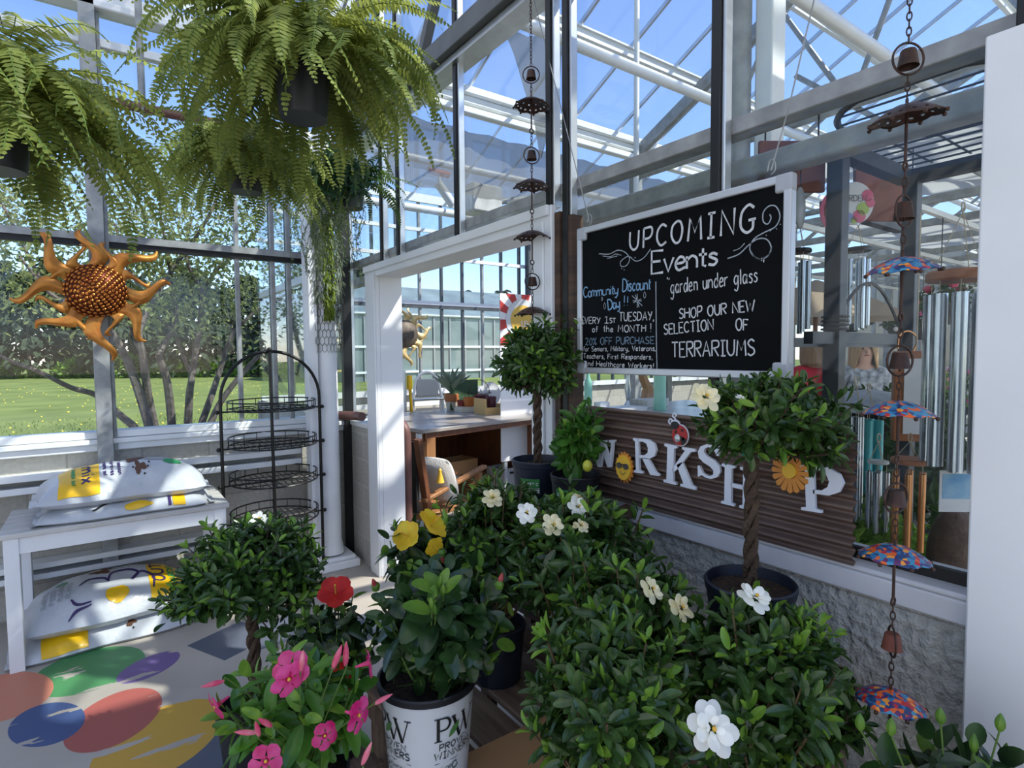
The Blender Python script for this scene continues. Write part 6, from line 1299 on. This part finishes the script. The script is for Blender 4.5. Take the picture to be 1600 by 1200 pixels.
chime('silver wind chime just right of the dark front post', 1341, 352, 390, 500, 2.15, 5, .045, .010, 'chime_silver', 'black_metal')
chime('large aluminium wind chime under a thick wooden disc, beside the right white frame', 1505, 330, 430, 720, 1.62, 8, .085, .020, 'chime_silver', 'chime_wood')
chime('copper wind chime under an oval wooden disc, low behind the glass', 1422, 690, 720, 850, 1.75, 6, .05, .009, 'chime_copper', 'chime_wood')
chime('tall thin silver wind chime at the right edge of the workshop sign', 1338, 600, 632, 800, 1.9, 5, .022, .009, 'chime_silver', 'black_metal')
chime('silver wind chime low behind the glass, left of the copper one', 1373, 690, 722, 822, 1.85, 4, .03, .010, 'chime_silver', 'worn_white')
chime('teal glass wind chime low behind the glass', 1358, 610, 640, 760, 2.05, 4, .04, .016, 'teal_glass', 'worn_white')
# picture plaque, card, stone, vase, wooden framed panel
q = at(1430, 690, 1.9); o = thing('framed_plaque', 'tall narrow plaque in an orange wooden frame behind the glass', 'plaque', q, -.9); MB().b2((-.065, 0, 0), (.065, .03, .30)).build('frame', 'chime_wood', o, 0, bevel=.004); MB().b2((-.038, -.004, .025), (.038, 0, .275)).build('panel', 'sign_white', o, 0); MB().cyl((0, .01, .3), (0, .01, .75), .002, n=5).build('cord', 'cord', o)
q = at(1497, 800, 1.72); o = thing('photo_card', 'white card with a blue picture hanging behind the glass', 'card', q, -.7); MB().b2((-.055, 0, 0), (.055, .003, .125)).build('card', 'sign_white', o, 0); MB().b2((-.047, -.001, .04), (.047, 0, .115)).build('picture', mat('card_blue', '4d90bd', .4, col2='9ec3cf', scale=14) and 'card_blue', o, 0); MB().cyl((0, .001, .125), (.0, .001, .45), .0015, n=5).build('cord', 'cord', o)
q = at(1490, 870, 1.8); o = thing('round_stone', 'round brown stone ornament low behind the glass', 'ornament', (q[0], q[1], 0)); MB().lathe([(.001, 0), (.09, .0), (.10, q[2]-.16)], (0, 0, 0), 20).build('plinth', 'brown_wood', o); b_ = MB().ell((0, 0, q[2]), (.085, .07, .16), 20, 12).build('stone', mat('stone_brown', '5b463a', .9, col2='6f5848', scale=30, bump=.5) and 'stone_brown', o)
q = on(1031, 640, 'z', 1.18); o = thing('teal_vase', 'teal cylindrical vase on the table below the chalkboard', 'vase', (q[0], q[1], 1.18)); MB().lathe([(.001, 0), (.05, 0), (.045, .12), (.045, .27), (.04, .27), (.04, .02)], (0, 0, 0), 24).build('body', mat('mint_glass', '8fc9b2', .3) and 'mint_glass', o)
tbx = thing('shop_table', 'grey-topped shop table behind the glass below the chalkboard', 'table', (3.5, 2.7, 0)); MB().b2((2.85, 2.2, 1.14), (4.2, 3.22, 1.18)).build('top', 'bench_top', tbx, 0, world=True)
for x in (2.9, 4.1):
    for y in (2.25, 3.1): MB().b2((x, y, 0), (x+.06, y+.06, 1.14)).build('leg', 'oak_dark', tbx, 0, world=True)
for (px, py, s_, m_, lab, nm) in ((925, 632, (.10, .07, .05), 'white_tag', 'white box on the shop table at the left end of the workshop sign', 'white_box'), (975, 640, (.3, .16, .03), 'sign_white', 'pale flat tray on the shop table under the chalkboard', 'flat_tray'), (958, 612, (.26, .16, .06), 'worn_white', 'pale drawer on the shop table behind the flat tray', 'drawer')):
    q = {'white_box': (3.07, 3.12), 'flat_tray': (3.067, 2.88), 'drawer': (3.5, 3.02)}[nm]; o = thing(nm, lab, 'box', (q[0], q[1], 1.18)); MB().b2((-s_[0]/2, -s_[1]/2, 0), (s_[0]/2, s_[1]/2, s_[2])).build('body', m_, o, 0, bevel=.003)
q = (2.93, 3.12); o = thing('mint_bottle', 'tall mint-green bottle by the white post below the chalkboard', 'bottle', (q[0], q[1], 1.18)); MB().lathe([(.001, 0), (.03, 0), (.03, .2), (.012, .25), (.012, .3)], (0, 0, 0), 16).build('body', 'mint_glass', o)
q = on(996, 632, 'z', 1.18); q[0] = min(q[0], 4.1); q[1] = min(q[1], 3.12); o = thing('driftwood_piece', 'upright piece of tan driftwood on the shop table', 'ornament', (q[0]+.02, q[1], 1.18)); MB().tube(catmull([(0, 0, 0), (.03, 0, .12), (-.01, .02, .24), (.03, 0, .36)], 5), [.05]*6+[.035]*5+[.02]*5, 8).build('wood', 'oak', o)
q = on(981, 636, 'z', 1.18); q[1] = min(q[1], 3.12); o = thing('glass_ornament', 'clear silver glass ornament standing on the shop table', 'ornament', (q[0], q[1], 1.18)); MB().lathe([(.001, 0), (.035, .01), (.012, .05), (.028, .14), (.014, .22), (.02, .30), (.001, .33)], (0, 0, 0), 18).build('body', 'chime_silver', o)
q = at(1358, 640, 3.3); o = thing('fire_pit', 'grey metal domed fire pit behind the glass near the people', 'fire pit', (q[0], q[1], 0)); MB().lathe([(.001, q[2]+.12), (.12, q[2]+.10), (.22, q[2]+.03), (.235, q[2]), (.20, q[2]-.01), (.001, q[2])], (0, 0, 0), 28).build('dome', 'galvanised', o)
MB().lathe([(.19, q[2]-.01), (.21, q[2]-.06), (.10, q[2]-.22), (.001, q[2]-.24)], (0, 0, 0), 24).build('bowl', 'black_metal', o)
for k in range(3): a = k*2.1+.4; MB().cyl((.10*math.cos(a), .10*math.sin(a), q[2]-.2), (.22*math.cos(a), .22*math.sin(a), 0), .012, n=6).build('leg', 'black_metal', o)
q = at(1418, 545, 2.0); o = thing('copper_hook', 'copper S-shaped hook hanging from the dark cross rail', 'hook', q, -.6); MB().tube(catmull([(-.035, 0, .0), (-.03, 0, .045), (0, 0, .062), (.03, 0, .04), (.025, 0, .0), (-.005, 0, -.04), (.01, 0, -.065)], 5), .0035, 6).build('hook', 'chime_copper', o)
# planters and greenery low behind the glass
leafmat('shop_green', '3f6a24', '86ac4c', .5, .4, 6); leafmat('shop_dark', '22371c', '3e5a2a', .5, .3, 6)
def greens(label, p, rad, n, m_, L, nm='leafy_plant', potz=None, grp=None):
    r = thing(nm, label, 'plant', (p[0], p[1], 0), group=grp); h0 = max(.05, p[2]-rad[2]*1.05)
    MB().lathe([(.001, 0), (rad[0]*.5, 0), (rad[0]*.62, h0), (rad[0]*.55, h0), (.001, h0*.95)], (0, 0, 0), 18).build('pot', 'black_pot', r)
    P, D = ell_shoots(n, (0, 0, p[2]), rad, .3, -.9); mb = MB(); whorls(mb, P, D, 6, L, .3, 0, 0, 0, L, 20, 100); mb.build('foliage', m_, r, 60); return r
greens('ferny bright green plant low behind the glass right of the workshop sign', at(1345, 850, 1.95), (.16, .16, .16), 110, 'shop_green', .07)
greens('bright low plant under the copper wind chime', at(1440, 880, 2.0), (.20, .2, .13), 110, 'shop_green', .06)
greens('dark leafy plant behind the copper wind chime', at(1450, 740, 2.6), (.30, .3, .28), 130, 'shop_dark', .10)
greens('dark leafy plant behind the framed plaque', at(1395, 660, 3.6), (.35, .35, .25), 120, 'shop_dark', .11)
# people
mat('skin', 'c99a80', .55); mat('hair_blond', 'b08d5e', .6, col2='8e6c42', scale=40, stretch=(1, 1, .1)); mat('hair_brown', '8f6f50', .6, col2='6d5238', scale=40, stretch=(1, 1, .1)); mat('jacket_red', 'b3182a', .7, var=.15, scale=6); mat('trousers', '2c3038', .8)
def printmat():
    m = mat('print_shirt', 'cfd0cf', .8, col2='4f5458', scale=16)
printmat()
def person(label, p, yaw, top_m, hair_m, hair_long, arm_fwd, lean=0.):
    r = thing('person', label, 'person', p, yaw)
    def skin(name, pts, edges, rad, m_, par, sub=2):
        me = bpy.data.meshes.new(name); me.from_pydata(pts, edges, []); o = bpy.data.objects.new(name, me); C.objects.link(o); o.parent = par; me.materials.append(MT[m_])
        md_ = o.modifiers.new('skin', 'SKIN'); md_.use_smooth_shade = True
        for i, v in enumerate(me.skin_vertices[0].data): v.radius = rad[i] if isinstance(rad[i], tuple) else (rad[i], rad[i]); v.use_root = (i == 0)
        s_ = o.modifiers.new('sub', 'SUBSURF'); s_.levels = sub; s_.render_levels = sub; return o
    hx, hz = arm_fwd
    # 0 pelvis 1 waist 2 chest 3 neck base 4 neck 5 head low 6 head mid 7 head top; arms 8-13; legs 14-21
    pts = [(0, 0, .95), (0, lean*.3, 1.10), (0, lean*.7, 1.30), (0, lean, 1.44), (0, lean-.01, 1.50), (0, lean-.03, 1.56), (0, lean-.02, 1.64), (0, lean, 1.71),
           (-.19, lean, 1.39), (-.25, -.06, 1.13), (-.20, -.06-hx, 1.13-hz), (.19, lean, 1.39), (.25, -.06, 1.13), (.20, -.06-hx, 1.13-hz), (-.10, 0, .88), (-.11, -.02, .48), (-.11, .03, .09), (-.11, -.12, .04), (.10, 0, .88), (.11, -.02, .48), (.11, .03, .09), (.11, -.12, .04)]
    ed = [(0, 1), (1, 2), (2, 3), (3, 4), (4, 5), (5, 6), (6, 7), (3, 8), (8, 9), (9, 10), (3, 11), (11, 12), (12, 13), (0, 14), (14, 15), (15, 16), (16, 17), (0, 18), (18, 19), (19, 20), (20, 21)]
    rad = [(.15, .11), (.135, .10), (.16, .11), (.09, .08), .052, .066, .085, .06, .065, .048, .032, .065, .048, .032, .09, .065, .04, .04, .09, .065, .04, .04]
    skin('body', pts, ed, rad, 'skin', r)
    tp = pts[:4]+[pts[8], tuple(np.array(pts[9])), tuple(np.array(pts[9])*.25+np.array(pts[10])*.75), pts[11], pts[12], tuple(np.array(pts[12])*.25+np.array(pts[13])*.75)]
    skin('top', [(0, 0, .86)]+tp, [(0, 1), (1, 2), (2, 3), (3, 4), (4, 5), (5, 6), (6, 7), (4, 8), (8, 9), (9, 10)], [(.19, .14), (.185, .14), (.175, .13), (.20, .14), (.10, .09), .088, .07, .052, .088, .07, .052], top_m, r)
    skin('trousers', [(0, 0, .92), (-.10, 0, .84), (-.11, -.02, .48), (-.11, .03, .10), (.10, 0, .84), (.11, -.02, .48), (.11, .03, .10)], [(0, 1), (1, 2), (2, 3), (0, 4), (4, 5), (5, 6)], [(.16, .12), .105, .08, .065, .105, .08, .065], 'trousers', r)
    h = MB(); c = np.array([0, lean, 1.645])                       # hair cap, open at the face
    rows = []
    for i in range(15):
        t = i/14; row = []
        for j in range(25):
            a = PI*(-.5+.0)+PI*2*j/24; face = max(0, -math.sin(a))**1.5      # the face looks along -y
            zlow = (-.16 if hair_long == 0 else -.46)*(1-face)+.045*face; z = .115*math.cos(t*PI*.5) if t < .6 else .115*math.cos(.6*PI*.5)+(zlow-.115*math.cos(.6*PI*.5))*(t-.6)/.4
            rr = .100*math.sin(min(t/.6, 1)*PI*.5)*(1+(.18 if hair_long else .0)*max(0, (t-.6)/.4)*(1-face))
            row.append(c+np.array([rr*math.cos(a), rr*1.08*math.sin(a)+.012, z]))
        rows.append(row)
    o = h.grid(rows).build('hair', hair_m, r, 80); sd = o.modifiers.new('th', 'SOLIDIFY'); sd.thickness = .012
    f = MB()
    f.ell((0, lean-.115, 1.615), (.012, .020, .018)); f.build('nose', 'skin', r)
    for s_ in (-1, 1):
        MB().ell((s_*.032, lean-.098, 1.642), (.012, .007, .006)).build('eye', 'print_black', r); MB().ell((s_*.088, lean-.01, 1.63), (.010, .022, .030)).build('ear', 'skin', r)
        w_ = np.array(pts[10] if s_ < 0 else pts[13]); dv = w_-np.array(pts[9] if s_ < 0 else pts[12]); dv /= np.linalg.norm(dv)
        hd = MB(); hd.ell(w_+dv*.05, (.036, .036, .042)); sd_ = np.cross(dv, (0, 0, 1.)) if abs(dv[2]) < .9 else np.array([1., 0, 0]); sd_ /= np.linalg.norm(sd_)
        for k, ln in enumerate((.062, .07, .066, .052)): b_ = w_+dv*.07+sd_*(k-1.5)*.018; hd.tube([b_, b_+dv*ln*.6+(0, 0, -.006), b_+dv*ln+(0, 0, -.022)], [.009, .0085, .006], 6)
        b_ = w_+dv*.03+sd_*.034*(-s_); hd.tube([b_, b_+dv*.03+sd_*.02*(-s_), b_+dv*.055+sd_*.016*(-s_)], [.011, .009, .007], 6); hd.build('hand', 'skin', r)
    MB().ell((0, lean-.100, 1.582), (.022, .006, .005)).build('mouth', mat('lips', '9c5048', .5) and 'lips', r)
    return r
hscale = lambda d: 0
q = at(1269, 552, 5.4); person('person with short blond hair in a red jacket seen from behind', (q[0], q[1], -.02), 2.6+PI*.0, 'jacket_red', 'hair_brown', 0, (.18, .05))
q = at(1345, 549, 5.2); person('person with long blond hair in a patterned white top, turned sideways', (q[0], q[1], -.02), -.9, 'print_shirt', 'hair_blond', 1, (.20, .08), -.08)
# shop beyond: tables of flowers, hanging baskets, columns
k = 0
mat('bloom_pink', 'd0608c', .6); mat('bloom_white', 'ddd5d2', .6); mat('bloom_red', 'b32a48', .6); mat('bloom_yellow', 'd8b03a', .6)
for (px, d, yb_) in ((1250, 9, .8), (1330, 10, .8), (1400, 8.5, .8), (1470, 9.5, .8), (1520, 7.5, .8), (1180, 11, .8)):
    q = at(px, 560, d); r = thing('plant_table', 'flower-laden display table far behind the glass', 'table', (q[0], q[1], 0), group='far flower tables'); MB().b2((-.9, -.5, .72), (.9, .5, .78)).build('top', 'worn_white', r, 0)
    for x in (-.8, .8):
        for y in (-.4, .4): MB().b2((x-.03, y-.03, 0), (x+.03, y+.03, .72)).build('leg', 'galvanised', r, 0)
    for j in range(7):
        x = -.78+.26*j; pp = thing('flowering_plant', 'flowering plant among the rows on a far table', 'plant', (q[0]+x, q[1], .78), group='flowering plants on the far tables')
        MB().lathe([(.001, 0), (.07, 0), (.09, .14), (.001, .13)], (0, 0, 0), 12).build('pot', 'black_pot', pp); P, D = ell_shoots(18, (0, 0, .3), (.17, .3, .2), .3, -.8); mb = MB(); whorls(mb, P, D, 5, .09, .4, 0, 0, 0, .08); mb.build('foliage', 'shop_dark' if j % 2 else 'shop_green', pp, 60)
        mb = MB()
        for z_ in P[::2]: mb.ell(z_+(0, 0, .05), .035, 6, 4)
        mb.build('blooms', ('bloom_pink', 'bloom_white', 'bloom_red', 'bloom_yellow')[(j+k) % 4], pp, 0)
    k += 1
for (px, py, d, m_) in ((1428, 470, 4.6, 'bloom_red'), (1500, 500, 6, 'bloom_pink'), (1290, 500, 9, 'bloom_pink'), (1370, 505, 8, 'bloom_white'), (1235, 495, 10, 'bloom_red')):
    q = at(px, py, d); q[0] = max(q[0], 4.05); q[1] = min((.9, 1.7, 2.5, 3.3, 4.1), key=lambda t: abs(t-q[1])); r = thing('hanging_basket', 'flowering hanging basket in the far shop', 'hanging plant', q, group='far hanging flower baskets'); P, D = ell_shoots(40, (0, 0, 0), (.24, .24, .18), .3, -.9); mb = MB(); whorls(mb, P, D, 5, .08, .4, 0, 0, 0, .06); mb.build('foliage', 'shop_dark', r, 60)
    MB().lathe([(.001, -.2), (.09, -.2), (.13, -.05), (.001, -.06)], (0, 0, 0), 16).build('pot', 'black_pot', r); mb = MB()
    for z_ in P[::3]: mb.ell(z_*1.05, .035, 6, 4)
    mb.build('blooms', m_, r, 0); MB().cyl((0, 0, -.05), (0, 0, 2.63-q[2]), .004, n=4).build('hanger', 'black_metal', r)
for (x, y) in ((8.2, 4.45), (4.9, 4.45), (11.5, 4.45), (8.2, .9), (11.5, 1.2)):
    o = MB().b2((x-.05, y-.05, 0), (x+.05, y+.05, 3.9)).build('column', 'galvanised'); tag(o, 'square galvanised gutter column in the far shop', kind='structure')
# slack shade cloths under the far roof, overhead bars, and a market umbrella
fabmat('cloth_grey', 'c3c4c0', .45); fabmat('cloth_tan', 'b7a58e', .4)
for i, (xa_, xb_, ya_, yb_, z_) in enumerate(((4.2, 6.4, .7, 2.6, 2.95), (6.8, 9.4, .9, 3.8, 2.9), (9.8, 14, 1.2, 4.3, 2.85))):
    g = [[(xa_+(xb_-xa_)*u, ya_+(yb_-ya_)*v, z_+.10*math.sin(PI*u*3)*.5-.12*math.sin(PI*v)+.25*v) for v in np.linspace(0, 1, 14)] for u in np.linspace(0, 1, 20)]
    o = MB().grid(g).build('shade_cloth', 'cloth_grey'); tag(o, ('pale shade cloth slung under the roof, nearest of three', 'pale shade cloth slung under the roof, second of three', 'pale shade cloth slung under the roof, farthest of three')[i], 'shade cloth')
for i, x in enumerate((5.2, 6.1, 7, 7.9, 8.8, 9.7, 10.6, 11.5, 12.4)):
    MB().bar((x, 4.5, 2.75), (x, .6, 2.75), .05, .06).build('tie_bar', 'galvanised', ce)
    MB().bar((x, 3.9, 2.75), (x+.4, 2.6, 3.9), .035, .035).bar((x, 1.3, 2.75), (x-.4, 2.6, 3.9), .035, .035).build('brace', 'galvanised', ce)
for y in (.9, 1.7, 2.5, 3.3, 4.1): MB().b2((4, y-.02, 2.62), (14, y+.02, 2.66)).build('hanger_rail', 'white_metal', ce)
q = at(1275, 460, 6.6); r = thing('market_umbrella', 'tan market umbrella open in the far shop', 'umbrella', (q[0], q[1], 0)); MB().cyl((0, 0, 0), (0, 0, 2.35), .025).build('pole', 'oak_dark', r)
MB().lathe([(1.0, 1.95), (.5, 2.22), (.02, 2.42)], (0, 0, 0), 8).build('canopy', 'cloth_tan', r, 20)
